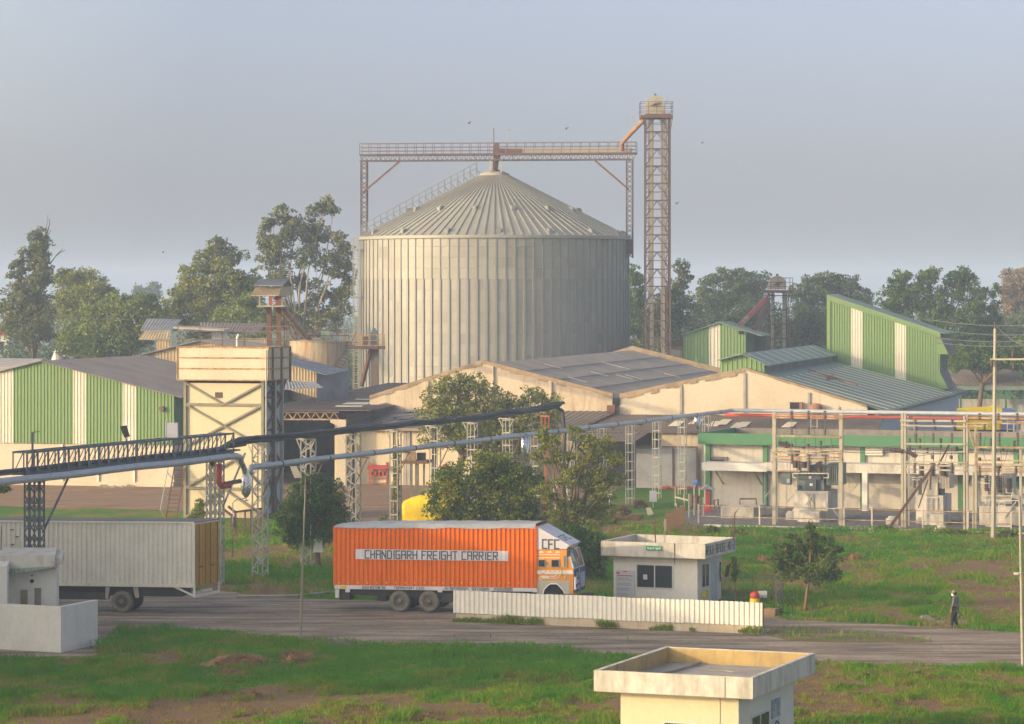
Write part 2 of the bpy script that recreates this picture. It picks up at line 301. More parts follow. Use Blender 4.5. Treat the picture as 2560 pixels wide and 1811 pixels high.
def tree(name, base, clumps, lm, label, leaf=.3, nper=1.6, bark='bark', trunk_r=.25, group=None, seed=1, droop=0.0, cat='tree', limb=.35, lean=None, limbs=None, depth=.9, trunk=True, fat=1.12, fill=True):
    """clumps: list of (px x, px y, px half-width, px half-height[, depth offset]) at the tree's own distance"""
    base = Vector(base); Y0 = base.y; s = Y0/F; cl = []; r = random.Random(seed)
    for c in clumps:
        x, y, hw, hh = c[:4]; dy = c[4] if len(c) > 4 else r.uniform(-.6, .6)*hw*s
        p = W(x, y, Y0); cl.append((p.x, Y0+dy, p.z, hw*s*fat, hw*s*depth*fat, hh*s*fat))
    base_n = len(cl)
    for i in range(base_n if fill else 0):   # fillers between neighbouring clumps so that the crown holds together
        a = cl[i]; o_ = sorted((math.dist(a[:3], b[:3]), j) for j, b in enumerate(cl[:base_n]) if j != i)[:2]
        for d_, j in o_:
            b = cl[j]
            if j > i or d_ > 3.2*(a[3]+b[3]): continue
            cl.append(tuple((a[k]+b[k])/2 for k in range(3))+tuple((a[k]+b[k])*.38 for k in range(3, 6)))
    root = thing(name, base, label, cat, group)
    quads_obj('crown', leaf_mesh(cl, leaf, nper, seed, droop), LM[lm], root)
    if trunk:
        t = MB(); zs = [c[2] for c in cl]; cx = sum(c[0]*c[3]*c[5] for c in cl)/sum(c[3]*c[5] for c in cl)
        zf = base.z+(min(zs)-base.z)*.7+.3; fork = Vector((base.x+(cx-base.x)*.35, base.y, max(zf, base.z+.5)))
        if lean: fork = Vector(lean)
        mid = base.lerp(fork, .5)+Vector((r.uniform(-.1,.1), 0, 0))*fork.z*.15
        t.path([base-Vector((0,0,.1)), base.lerp(mid, .25), mid, fork], [trunk_r*1.35, trunk_r*1.05, trunk_r*.92, trunk_r*.8], 8)
        for c in (cl[:base_n] if limbs is None else cl[:limbs]):
            e = Vector((c[0], c[1], c[2]+c[5]*.3)); L = (e-fork).length
            m1 = fork.lerp(e, .5)+Vector((r.uniform(-.08,.08)*L, r.uniform(-.08,.08)*L, .04*L))
            t.path([fork-Vector((0,0,.1)), m1, e], [trunk_r*limb*1.6, trunk_r*limb, trunk_r*limb*.35], 5)
            for _ in range(2):
                tip = Vector((c[0]+r.uniform(-1,1)*c[3]*.9, c[1]+r.uniform(-1,1)*c[4]*.8, c[2]+r.uniform(-.5,1)*c[5]*.9))
                t.path([m1.lerp(e, r.uniform(.2,.9)), tip], [trunk_r*limb*.4, trunk_r*limb*.12], 4)
        t.build('trunk', M[bark], root, smooth=True)
    return root
def ztop(tops, t):
    for (a, za), (b, zb) in zip(tops, tops[1:]):
        if a <= t <= b: return za+(zb-za)*(t-a)/(b-a)
    return tops[0][1] if t < tops[0][0] else tops[-1][1]
def clad(mb, fr, d, tops, zb, t0, t1, pitch=.33, depth=.05):
    """vertically ribbed cladding whose top follows a roof line; faces the camera side of the frame"""
    n = max(1, round((t1-t0)/pitch)); p = (t1-t0)/n; cols = []
    for i in range(n):
        for u, o in ((0,0), (.12,1), (.3,1), (.42,0)): cols.append((t0+(i+u)*p, o*depth))
    cols.append((t1, 0)); vs = []; fs = []
    for t, o in cols:
        zz = zb(t) if callable(zb) else zb
        vs += [fr.P(t, d-o, zz), fr.P(t, d-o, max(zz+.01, ztop(tops, t)))]
    for i in range(len(cols)-1): fs.append((2*i, 2*i+2, 2*i+3, 2*i+1))
    mb.add(vs, fs)
def gable(mb, fr, d, th, tops, zb):
    pts = [fr.P(tops[0][0], d, zb)]+[fr.P(t, d, z) for t, z in tops]+[fr.P(tops[-1][0], d, zb)]
    mb.prism(pts[::-1], fr.n*th)
def roofsheet(mb, a, b, c, d, n, depth=.05, th=.06):
    """a,b eave corners, c,d ridge corners; ribs run eave->ridge"""
    mb.corr(a, b, c, d, n, depth)
    t = Vector((0,0,-th)); a, b, c, d = [Vector(p)+t for p in (a, b, c, d)]
    mb.add([a, b, c, d], [(0,3,2,1)])
    e = [Vector(p)-t for p in (a, b, c, d)]
    mb.add([a, b, c, d]+e, [(0,1,5,4),(1,2,6,5),(2,3,7,6),(3,0,4,7)])
# ------------------------------------------------------------ left green shed
LF = Frame(W(104, 905, 250), .255)
ap = LF.tz(104, 906); er = LF.tz(434, 989); el = (-11.6, er[1]); ov = LF.tz(458, 995)
root = thing('green_shed', LF.P(0, 0, 0), 'long green and cream striped gable shed with a white plinth behind the cable walkway', 'shed')
tops = [(el[0], el[1]), (0, ap[1]), (er[0], er[1])]; zpl = LF.tz(250, 1111)[1]
mb = MB(); st = [LF.t(x) for x in (0, 33, 183, 215, 307, 340)]
edges = [(-11.6, st[0]), (st[1], st[2]), (st[3], st[4]), (st[5], er[0])]
for a, b in edges: clad(mb, LF, 0, tops, zpl, a, b, .30)
mb.build('cladding', M['green'], root)
mb = MB()
for a, b in ((st[0], st[1]), (st[2], st[3]), (st[4], st[5])): clad(mb, LF, 0, tops, zpl, a, b, .30)
mb.build_each('translucent_strip', M['skylight'], root)
D = 31.0
mb = MB(); e0, e1 = LF.P(er[0], 0, zpl), LF.P(er[0], D, zpl)
mb.corr(e0, e1, e1+Vector((0,0,er[1]-zpl)), e0+Vector((0,0,er[1]-zpl)), 90, .05); mb.build('side_cladding', M['dgreen'], root)  # shaded side: its darkness is put into the cladding colour
mb = MB(); mb.fbox(LF, -11.6, er[0], .08, D, 0, zpl-.03); mb.cur = 1
for x in (155, 245, 335): mb.fbox(LF, LF.t(x)-.1, LF.t(x)+.1, -.06, .08, 0, zpl-.03)
mb.cur = 0; mb.fbox(LF, -11.6, er[0], -.12, .08, 0, .35)
mb.build('plinth_wall', [M['cream'], M['white']], root)
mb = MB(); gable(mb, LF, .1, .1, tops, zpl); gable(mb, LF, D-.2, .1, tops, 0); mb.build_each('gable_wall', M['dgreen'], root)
mb = MB(); rz = ap[1]+.12
for s_, te in ((1, ov[0]), (-1, -12.2)):
    a, b = LF.P(te, -.35, ov[1]+.05), LF.P(te, D, ov[1]+.05); c, d = LF.P(0, D, rz), LF.P(0, -.35, rz)
    if s_ > 0: roofsheet(mb, a, b, c, d, 110, .03)
    else: roofsheet(mb, b, a, d, c, 60, .03)
mb.build('roof', M['asb'], root)
mb = MB(); c = LF.at(407, 1022)
mb.tube(c+LF.n*.05, c-LF.n*.35, .22, 14); mb.build('exhaust_fan', M['brownsteel'], root)
mb = MB()
for t_ in (el[0], er[0]): mb.fbox(LF, t_-.06, t_+.06, -.08, .02, zpl, er[1])
mb.build_each('corner_trim', M['green'], root)
# ------------------------------------------------------------ pair of concrete warehouses behind
WF = Frame(W(1205, 900, 255), .235)
def wz(x, y, d=0): return WF.tz(x, y, d)
A1 = wz(1205, 903); V1 = wz(1537, 987); E1 = wz(924, 992)
A2 = wz(1862, 922); E2 = wz(2168, 1016)
r1 = thing('warehouse', WF.P(0, 0, 0), 'weathered cream gabled warehouse with silver grey sheet roof in front of the silo', 'warehouse')
mb = MB(); t1 = [(E1[0], E1[1]), (0, A1[1]), (V1[0]-.15, V1[1])]; gable(mb, WF, 0, .3, t1, 0); mb.build('front_wall', M['cream2'], r1)
mb = MB()
for (a, za), (b, zb) in zip(t1, t1[1:]):
    n = 14
    for i in range(n):
        ta, tb = a+(b-a)*i/n, a+(b-a)*(i+1)/n; z_a, z_b = za+(zb-za)*i/n, za+(zb-za)*(i+1)/n; dz = rng.uniform(.16,.40)
        mb.hexa([WF.P(ta,-.06,z_a-dz), WF.P(tb,-.06,z_b-dz), WF.P(tb,.36,z_b-dz), WF.P(ta,.36,z_a-dz), WF.P(ta,-.06,z_a+.1), WF.P(tb,-.06,z_b+.1), WF.P(tb,.36,z_b+.1), WF.P(ta,.36,z_a+.1)])
mb.build('coping', M['coping'], r1)
mb = MB()
for x in (1068, 1230, 1375): t_ = WF.t(x); mb.fbox(WF, t_-.17, t_+.17, -.22, 0, 3, ztop(t1, t_)-.25)
mb.build_each('pilaster', M['cream2'], r1)
DW = 66.0
def rp(t, d, z): return WF.P(t, d, z)
mb = MB(); zr = A1[1]-.25
roofsheet(mb, rp(V1[0], .38, V1[1]-.35), rp(V1[0], DW, V1[1]-.35), rp(0, DW, zr), rp(0, .38, zr), 130, .05)
roofsheet(mb, rp(E1[0], DW, E1[1]-.35), rp(E1[0], .38, E1[1]-.35), rp(0, .38, zr), rp(0, DW, zr), 130, .05)
for k in range(1, 4):   # lap joints across the sheets
    u = k/4; t_ = V1[0]*u; z_ = zr+(V1[1]-.35-zr)*u
    mb.bar(rp(t_, .4, z_+.03), rp(t_, DW, z_+.03), .10, .09)
mb.cur = 1
for k in range(9): t_ = 1.2+rng.random()*8; d_ = rng.uniform(5, 60); z_ = zr+(V1[1]-.35-zr)*t_/V1[0]; t2 = t_+1.6; z2 = zr+(V1[1]-.35-zr)*t2/V1[0]; mb.slab(rp(t_,d_,z_+.10), rp(t2,d_,z2+.10), rp(t2,d_+.35,z2+.10), rp(t_,d_+.35,z_+.10), .02)
mb.cur = 0
mb.build('roof', [M['silver'], M['skylight']], r1)
mb = MB(); gable(mb, WF, DW, .3, [(a, z+.25) for a, z in t1], 0); mb.build('rear_wall', M['coping'], r1)
mb = MB(); mb.fbox(WF, V1[0]-.15, V1[0]+.42, .3, DW, 0, V1[1]-.6); mb.build('valley_gutter', M['concrete'], r1)
mb = MB(); c = WF.at(1534, 1005); mb.fbox(WF, V1[0]-.18, V1[0]+.42, -.15, .3, c.z-.25, c.z+.25); mb.cur = 1
h0 = WF.at(1532, 1018); tt = WF.t(1532)
def frus(mb, fr, t, d, z0, z1, a0, a1): mb.hexa([fr.P(t+sx*a0, d+sy*a0, z0) for sx, sy in ((-1,-1),(1,-1),(1,1),(-1,1))]+[fr.P(t+sx*a1, d+sy*a1, z1) for sx, sy in ((-1,-1),(1,-1),(1,1),(-1,1))])
frus(mb, WF, tt, -.55, h0.z-.75, h0.z-.3, .12, .33); frus(mb, WF, tt, -.55, h0.z-.3, h0.z+.15, .33, .33)
mb.path([WF.P(tt, -.55, h0.z-.7), WF.P(tt-.2, -.9, h0.z-1.2), WF.at(1468, 1062, -4.4)], .13, 8)
mb.build('rain_hopper', [M['dark'], M['rust']], r1)
r2 = thing('warehouse', WF.P(A2[0], 0, 0), 'clean cream gabled warehouse with a pale-striped green roof and a ridge monitor', 'warehouse')
t2 = [(V1[0]+.42, V1[1]), A2, E2]; mb = MB(); gable(mb, WF, -.02, .3, t2, 0); mb.build('front_wall', M['cream'], r2)
mb = MB()
for (a, za), (b, zb) in zip(t2, t2[1:]):
    n = 16
    for i in range(n):
        ta, tb = a+(b-a)*i/n, a+(b-a)*(i+1)/n; z_a, z_b = za+(zb-za)*i/n, za+(zb-za)*(i+1)/n; dz = rng.uniform(.16,.5) if a < A2[0]-1 else rng.uniform(.05,.15)
        mb.hexa([WF.P(ta,-.09,z_a-dz), WF.P(tb,-.09,z_b-dz), WF.P(tb,.30,z_b-dz), WF.P(ta,.30,z_a-dz), WF.P(ta,-.09,z_a+.08), WF.P(tb,-.09,z_b+.08), WF.P(tb,.30,z_b+.08), WF.P(ta,.30,z_a+.08)])
mb.build('coping', M['coping'], r2)
mb = MB()
for x in (1703, 1862, 2023): t_ = WF.t(x); mb.fbox(WF, t_-.10, t_+.10, -.14, -.02, 3, ztop(t2, t_)-.35)
mb.build_each('downpipe', M['concrete'], r2)
ER = (WF.t(2200)+.6, wz(2200, 1030)[1]); zr2 = A2[1]-.1; D2 = 58.0
mb = MB(); n_ = 30
ea, eb, ec, ed = rp(ER[0], .34, ER[1]), W(2418, 977, 304), rp(A2[0], D2, zr2), rp(A2[0], .34, zr2)
roofsheet(mb, ea, eb, ec, ed, 90, .03)
roofsheet(mb, rp(V1[0]+.5, D2, V1[1]-.35), rp(V1[0]+.5, .34, V1[1]-.35), rp(A2[0], .34, zr2), rp(A2[0], D2, zr2), 60, .05)
mb.build('roof', M['greenroof'], r2)
mb = MB()
up_ = Vector((0,0,.10))
for k in range(15):
    u = .03+k*.064; u2 = u+.0075; P_ = lambda u, v: ed.lerp(ec, u).lerp(ea.lerp(eb, u), v)+up_
    mb.slab(P_(u,.22), P_(u,.985), P_(u2,.985), P_(u2,.22), .03)
mb.build_each('roof_strip', M['skylight'], r2)
mb = MB(); o1, o2 = Vector((-1,.2,-.2)), Vector((-.8,.2,-.2)); fl_ = lambda v: Vector((v.x, v.y, 0)); mb.hexa([fl_(ea+o1), fl_(ea+o2), fl_(eb+o2), fl_(eb+o1), ea+o1, ea+o2, eb+o2, eb+o1]); mb.build('side_wall', M['paleblue'], r2)
mb = MB(); mb.bar(ea+Vector((.05,0,-.12)), eb+Vector((.05,0,-.12)), .16, .2); mb.build('gutter', M['brownsteel'], r2)
mb = MB(); c = WF.at(2045, 942, 10); mb.bar(WF.at(2022, 925, 14), WF.at(2143, 963, 6), .12); mb.box(WF.at(2075, 950, 9)+Vector((0,0,.2)), (.55,.5,.4)); mb.build('roof_conduit', M['brownsteel'], r2)
# ridge monitor on the right warehouse
MF = Frame(rp(A2[0], 3.0, 0), .235)
ma = MF.tz(1857, 886); ml = MF.tz(1800, 900); mr = MF.tz(1917, 913)
mb = MB(); tp = [(ml[0]+.1, ml[1]), (ma[0], ma[1]), (mr[0]-.2, mr[1]+.05)]
clad(mb, MF, 0, tp, lambda t: ztop([(ml[0], zr2-1.2), (ma[0], zr2-.3), (mr[0], zr2-1.2)], t), ml[0]+.1, mr[0]-.2, .42); mb.build('monitor_cladding', M['green'], r2)
mb = MB(); b0 = MF.P(mr[0]-.25, 0, zr2-1.3); b1 = MF.P(mr[0]-.25, 46, zr2-1.3); u = Vector((0,0,mr[1]-zr2+1.25)); mb.corr(b0, b1, b1+u, b0+u, 60, .04); mb.build('monitor_side', M['asb'], r2)
mb = MB(); roofsheet(mb, MF.P(mr[0]+.2, -.5, mr[1]-.02), MF.P(mr[0]+.2, 46, mr[1]-.02), MF.P(ma[0], 46, ma[1]+.06), MF.P(ma[0], -.5, ma[1]+.06), 26, .05)
roofsheet(mb, MF.P(ml[0]-.2, 46, ml[1]-.02), MF.P(ml[0]-.2, -.5, ml[1]-.02), MF.P(ma[0], -.5, ma[1]+.06), MF.P(ma[0], 46, ma[1]+.06), 26, .05); mb.build('monitor_roof', M['greenroof'], r2)
mb = MB()
for k in range(9):
    d_ = 1.5+k*4.9; q = lambda t, o: MF.P(t, o, ma[1]+.13+(mr[1]-ma[1])*(t-ma[0])/(mr[0]-ma[0]))
    mb.slab(q(ma[0]+.2, d_), q(mr[0]+.15, d_), q(mr[0]+.15, d_+.28), q(ma[0]+.2, d_+.28), .03)
mb.build_each('monitor_strip', M['skylight'], r2)
# things on the wall of the right warehouse
def sa(x, y, d=0): return WF.at(x, y, d)
c = sa(1990, 1013, -.3); o = thing('wall_ventilator', c, 'black louvre ventilator box on the cream warehouse wall', 'ventilator'); mb = MB(); mb.fbox(WF, WF.t(1976), WF.t(2000), -.35, -.02, c.z-.32, c.z+.22); mb.build('louvre', M['dark'], o); mb = MB(); mb.fbox(WF, WF.t(2000), WF.t(2007), -.45, -.02, c.z-.5, c.z+.24); mb.build('bracket', M['terr'], o)
c = sa(2040, 1018, -.5); mb = MB(); pts = [(.0,-.65),(.36,-.62),(.5,-.3),(.5,.05),(.42,.22),(.2,.3),(0,.3)]; vs = []
for r_, z_ in pts: vs += [c+Vector((r_*math.cos(a*math.pi/8), r_*math.sin(a*math.pi/8)*.8, z_)) for a in range(16)]
mb.add(vs, [(i*16+k, i*16+(k+1) % 16, (i+1)*16+(k+1) % 16, (i+1)*16+k) for i in range(len(pts)-1) for k in range(16)])
tag(mb.build('water_pot', M['terr'], smooth=True), 'round terracotta coloured pot against the cream warehouse wall', 'pot')
c = sa(2098, 1025, -1.2); o = thing('roof_cowl', c-Vector((0,0,1)), 'small brown flue with a cream conical cowl below the green roof', 'flue'); mb = MB(); mb.tube(c-Vector((0,0,1)), c-Vector((0,0,.05)), .13, 10); mb.build('flue', M['rust'], o); mb = MB(); mb.tube(c, c+Vector((0,0,.13)), .16, 10); mb.tube(c+Vector((0,0,.13)), c+Vector((0,0,.33)), .2, 10, .02); mb.build('cowl', M['creamsteel'], o)
# ------------------------------------------------------------ annex in front of the left warehouse (lean-to) and the long lean-to on the right
ra = thing('annex', WF.P(-9, -6.5, 0), 'cream lean-to annex with broken grey roof sheets below the weathered warehouse gable', 'building')
dA = -6.5; a0 = WF.t(838, dA); a1 = WF.t(1180, dA); zE = WF.tz(950, 1068, dA)[1]; zT = WF.tz(1000, 1025)[1]
mb = MB(); mb.fbox(WF, a0+.55, a1, dA, dA+.25, 0, zE-.1); mb.fbox(WF, a0, a0+.55, dA-.15, dA+.25, 0, zE+.4); mb.build('wall', M['yellowwall'], ra)
mb = MB()
for x in (1013, 1022, 1150): t_ = WF.t(x, dA); mb.fbox(WF, t_-.14, t_+.14, dA-.12, dA, 0, zE-.1)
mb.build_each('pilaster', M['concrete'], ra)
mb = MB(); roofsheet(mb, WF.P(a0+.9, dA-.5, zE-.05), WF.P(a1, dA-.5, zE-.05), WF.P(a1, -.1, zT), WF.P(a0+2.6, -.1, zT), 30, .05)
for k in range(16):
    t_ = a0+2.2+rng.random()*6; u = rng.uniform(.1, .85); z_ = zE+(zT-zE)*u+.12; d_ = dA+6.4*u
    mb.slab(WF.P(t_, d_, z_+.02), WF.P(t_+1.2, d_, z_+rng.uniform(.02,.16)), WF.P(t_+1.3, d_+.9, z_+.25), WF.P(t_+.1, d_+.9, z_+.22), .03)
mb.build('roof', M['silver'], ra)
mb = MB(); mb.hexa([WF.P(a0+.55, dA, zE-.6), WF.P(a0+1.0, dA, zE-.6), WF.P(a0+3.2, -.1, zE-.6), WF.P(a0+2.6, -.1, zE-.6), WF.P(a0+.55, dA, zE+1.15), WF.P(a0+1.0, dA, zE+1.0), WF.P(a0+3.2, -.1, zT+.4), WF.P(a0+2.6, -.1, zT+.6)]); mb.build('parapet', M['darkconc'], ra)
mb = MB(); mb.fbox(WF, a0+.9, a1, dA-.55, dA-.4, zE-.28, zE-.1); mb.build('eave_board', M['coping'], ra)
mb = MB(); mb.bar(WF.at(862, 1092, dA-.2), WF.at(862, 1205, dA-.2), .12); mb.build_each('downpipe', M['white'], ra)
mb = MB(); p = WF.at(877, 1122, dA-.3); mb.box(p, (1.0, .06, .62)); tag(mb.build('notice_board', M['yellow']), 'small yellow board on the cream annex wall behind a lattice pylon', 'sign')
rb = thing('lean_to', WF.P(14, -8, 0), 'long brown sheet-roofed lean-to between the warehouses and the pipe posts', 'lean-to')
dB = -8.0; b0 = WF.t(1425, 0); b1 = WF.t(2210, 0); zt0 = WF.tz(1600, 1037)[1]; zm = WF.tz(1600, 1080, -5.5)[1]; zl = WF.tz(1550, 1102, dB)[1]
mb = MB(); roofsheet(mb, WF.P(b0-2, -5.5, zm), WF.P(b1, -5.5, zm), WF.P(b1, -.12, zt0), WF.P(b0-2, -.12, zt0), 170, .03)
roofsheet(mb, WF.P(WF.t(1455), dB, zl), WF.P(WF.t(1632), dB, zl), WF.P(WF.t(1650), -5.4, zm-.1), WF.P(WF.t(1480), -5.4, zm-.1), 14, .05)
roofsheet(mb, WF.P(b0-4.5, -5.8, zm+.1), WF.P(b0+1.7, -5.8, zm+.1), WF.P(b0+4.0, -.12, zt0+.25), WF.P(b0-4.5, -.12, zt0+.25), 16, .05); mb.build('roof', M['asb2'], rb)
mb = MB()
for i in range(8): t_ = rng.uniform(b0+9, b1-2); u = rng.uniform(.2,.8); mb.slab(WF.P(t_, -5.5+5.4*u, zm+(zt0-zm)*u+.11), WF.P(t_+.9, -5.5+5.4*u, zm+(zt0-zm)*u+.11), WF.P(t_+1.1, -5.5+5.4*u+1.6, zm+(zt0-zm)*(u+.29)+.11), WF.P(t_+.3, -5.5+5.4*u+1.6, zm+(zt0-zm)*(u+.29)+.11), .03)
mb.build_each('patch_sheet', M['skylight'], rb)
mb = MB(); mb.fbox(WF, WF.t(1652, -5), b1-3, -5.0, -4.8, 0, zm-.15); mb.build('wall', M['cream2'], rb)
mb = MB(); mb.fbox(WF, WF.t(1420, -5), WF.t(1575, -5), -3.0, -2.8, 0, zm-.1); mb.build('opening', M['dark'], rb)
mb = MB(); mb.fbox(WF, WF.t(1590, -5.4), WF.t(1680, -5.4), -5.4, -5.3, 0, WF.tz(1640, 1122, -5.4)[1]); mb.fbox(WF, WF.t(1685, -5.4), WF.t(1740, -5.4), -5.4, -5.3, 0, WF.tz(1640, 1122, -5.4)[1]); mb.build_each('sliding_door', M['tin'], rb)
mb = MB(); mb.fbox(WF, WF.t(1585, -5.4), WF.t(1745, -5.4), -5.5, -5.4, WF.tz(1640, 1119, -5.4)[1], WF.tz(1640, 1115, -5.4)[1]); mb.fbox(WF, WF.t(1740, -5.4), WF.t(1745, -5.4), -5.5, -5.4, 0, WF.tz(1640, 1119, -5.4)[1]); mb.fbox(WF, WF.t(1681, -5.4), WF.t(1684, -5.4), -5.5, -5.4, 0, WF.tz(1640, 1119, -5.4)[1]); mb.build_each('door_rail', M['brownsteel'], rb)
# ------------------------------------------------------------ open shed between the tower and the annex
ro = thing('open_shed', W(770, 1150, 252), 'open fronted storage shed with a low brown roof and a dark interior', 'shed')
OF = Frame(W(770, 1030, 250), .1); DO = 50
zf = OF.tz(770, 1026)[1]; t0, t1_ = OF.t(640), OF.t(848); zb_ = H-(958-YH)*(250+DO)/F
mb = MB(); roofsheet(mb, OF.P(t0, -.6, zf+.05), OF.P(t1_+2.6, -.6, zf+.05), OF.P(t1_+9.5, DO, zb_), OF.P(t0+4, DO, zb_), 40, .05); mb.build('roof', M['asb2'], ro)
mb = MB()
for k in range(5): u = rng.uniform(.05,.35); t_ = rng.uniform(t0+6, t1_-1); z_ = zf+(zb_-zf)*u+.14; mb.slab(OF.P(t_, DO*u, z_), OF.P(t_+2.2, DO*u, z_), OF.P(t_+2.2, DO*u+1.0, z_+.03), OF.P(t_, DO*u+1.0, z_+.03), .03)
mb.build_each('pale_patch', M['skylight'], ro)
mb = MB(); tp_, bt = zf-.15, zf-.75; n = 9
mb.bar(OF.P(t0, -.2, tp_), OF.P(t1_, -.2, tp_), .12); mb.bar(OF.P(t0, -.2, bt), OF.P(t1_, -.2, bt), .12)
for i in range(n):
    a = t0+(t1_-t0)*i/n; b = t0+(t1_-t0)*(i+1)/n; m_ = (a+b)/2
    mb.bar(OF.P(a, -.2, bt), OF.P(m_, -.2, tp_), .08); mb.bar(OF.P(m_, -.2, tp_), OF.P(b, -.2, bt), .08)
mb.build('truss', M['rustpaint'], ro)
mb = MB(); mb.fbox(OF, t0-1, t0-.8, 0, DO, 0, zf-.1); mb.fbox(OF, t0, t1_+3, 18, 18.2, 0, zf+.2); mb.fbox(OF, t1_-.1, t1_+.1, .5, DO, 0, zf-.1); mb.build('wall', M['chassis'], ro)  # near-black walls stand in for the shade inside the shed
mb = MB(); p = OF.at(840, 1090); mb.fbox(OF, t1_-.1, t1_+.6, -.35, .25, 0, zf-1.1); mb.hexa([OF.P(t1_-.7, -.3, zf-1.0), OF.P(t1_+.6, -.3, zf-1.5), OF.P(t1_+.6, .2, zf-1.5), OF.P(t1_-.7, .2, zf-1.0), OF.P(t1_-.7, -.3, zf-.75), OF.P(t1_+.6, -.3, zf-.75), OF.P(t1_+.6, .2, zf-.75), OF.P(t1_-.7, .2, zf-.75)]); mb.build('pillar', M['cream'], ro)
# ------------------------------------------------------------ small corrugated sheds by the tower
def lowshed(name, label, poly, Yb, roofm, wall=None, wallm=None, dY=6):
    """poly: eave-left, eave-right, ridge-right, ridge-left in photo pixels; eave at Yb, ridge dY deeper"""
    o = thing(name, W((poly[0][0]+poly[1][0])/2, 1100, Yb), label, 'shed')
    e = [W(*poly[0], Yb), W(*poly[1], Yb-.3), W(*poly[2], Yb+dY), W(*poly[3], Yb+dY)]
    mb = MB(); roofsheet(mb, *e, max(6, int((e[1]-e[0]).length/.28)), .05); mb.build('roof', roofm, o)
    for nm, q, m_ in wall or []:
        mb = MB(); a, b = W(*q[0]), W(*q[1]); h = q[2]
        mb.corr(a-Vector((0,0,h)), b-Vector((0,0,h)), b, a, max(4, int((b-a).length/.25)), .04); n_ = (b-a).cross(Vector((0,0,1))).normalized()*-.06
        mb.add([a-Vector((0,0,h))+n_, b-Vector((0,0,h))+n_, b+n_, a+n_], [(0,1,2,3)]); mb.build(nm, m_, o)
    return o
lowshed('tin_shed', 'small tin shed with sloping grey roof below the round rusty tank', [(700, 905), (815, 937), (872, 926), (722, 892)], 262, M['tin'], [('front_wall', ((716, 910, 263), (791, 931, 262.7), 2.2), M['tinlit']), ('side_wall', ((791, 931, 262.7), (872, 927, 268), 2.6), M['tin'])])  # front wall takes the lit tin colour, side wall the shaded grey
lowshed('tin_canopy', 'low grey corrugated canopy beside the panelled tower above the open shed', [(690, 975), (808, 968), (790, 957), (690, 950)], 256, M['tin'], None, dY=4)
# ------------------------------------------------------------ control room with flaking green fascia
CF = Frame(G(1760, 1262), .36)
rc = thing('control_room', CF.P(10, 0, 0), 'long white flat-roofed control room with a flaking green fascia behind the substation', 'building')
tL = CF.t(1745, -.9); tE = CF.t(2640); zft, zfb = CF.tz(1760, 1083, -.9)[1], CF.tz(1760, 1111, -.9)[1]; DC = 8.5
mb = MB(); mb.fbox(CF, 0, tE, 0, DC, 0, zfb); mb.build('wall', mat('grubby_white_wall', (.54,.50,.43), .9, c2=(.47,.43,.36), scale=.4, streak=(.33,.28,.21), slo=.52, shi=.8), rc)
mb = MB(); mb.fbox(CF, tL, tE, -.9, -.7, zfb, zft); mb.fbox(CF, tL, tL+.2, -.7, DC+.5, zfb, zft); mb.build('fascia', M['fascia'], rc)
mb = MB(); mb.fbox(CF, tL+.2, tE, -.7, DC+.3, zfb-.003, zfb+.12); mb.fbox(CF, tL+.2, tE, DC+.3, DC+.5, zfb, zft-.01); mb.build('roof', M['darkconc'], rc)
for x in (1771, 1914, 2061, 2158, 2262, 2402, 2541): mb = MB(); t_ = CF.t(x); mb.fbox(CF, t_-.18, t_+.18, -.2, 0, 0, zfb-.004); mb.build_each('pilaster', M['fascia'], rc)
mb = MB(); z1, z0 = CF.tz(1800, 1157, -2)[1], CF.tz(1800, 1177, -2)[1]; mb.fbox(CF, CF.t(1775), CF.t(1936), -2.2, -.003, z0, z1); mb.build('sunshade', M['white'], rc)
mb = MB(); t0_, t1_ = CF.t(2106), CF.t(2268); mb.fbox(CF, CF.t(1936)+.01, tE, -2.4, -.003, z0+.05, z1+.1); mb.build('sunshade', M['para'], rc)
for x in (2164, 2340, 2470): mb = MB(); t_ = CF.t(x, -2.3); mb.fbox(CF, t_-.2, t_+.2, -2.6, -2.2, 0, z0+.045); mb.build('column', M['white'], rc)
mb = MB()
for x in (1808, 1905): t_ = CF.t(x); mb.bar(CF.P(t_, -2.0, z0), CF.P(t_, -.05, z0-1.1), .07); mb.bar(CF.P(t_, -.05, z0-1.1), CF.P(t_-.8, -.05, z0), .05)
for x in (1912, 2110): t_ = CF.t(x, -1.2); mb.bar(CF.P(t_, -1.2, z0), CF.P(t_+1.0, -1.2, z0-.9), .06); mb.bar(CF.P(t_+1.0, -1.2, z0-.9), CF.P(t_, -1.2, z0-1.9), .06); mb.bar(CF.P(t_, -1.2, 0), CF.P(t_, -1.2, z0), .05)
mb.build('bracket', M['steel'], rc)
mb = MB(); mb.fbox(CF, CF.t(1779), CF.t(1820), -.12, -.002, CF.tz(1780, 1156)[1], CF.tz(1780, 1142)[1]); mb.build('smoke_stain', M['darkconc'], rc)
mb = MB(); mb.fbox(CF, CF.t(1779), CF.t(1810), -.2, -.13, CF.tz(1780, 1153)[1], CF.tz(1780, 1149)[1]); mb.build('window', M['dark'], rc)
mb = MB(); mb.fbox(CF, CF.t(2166), CF.t(2209), -.35, -.002, CF.tz(2180, 1138)[1], CF.tz(2180, 1117)[1]); mb.build('window_hood', M['white'], rc)
mb = MB(); mb.fbox(CF, CF.t(2505), CF.t(2530), -.1, -.002, CF.tz(2510, 1220)[1], CF.tz(2510, 1187)[1]); mb.build('window', M['dark'], rc)
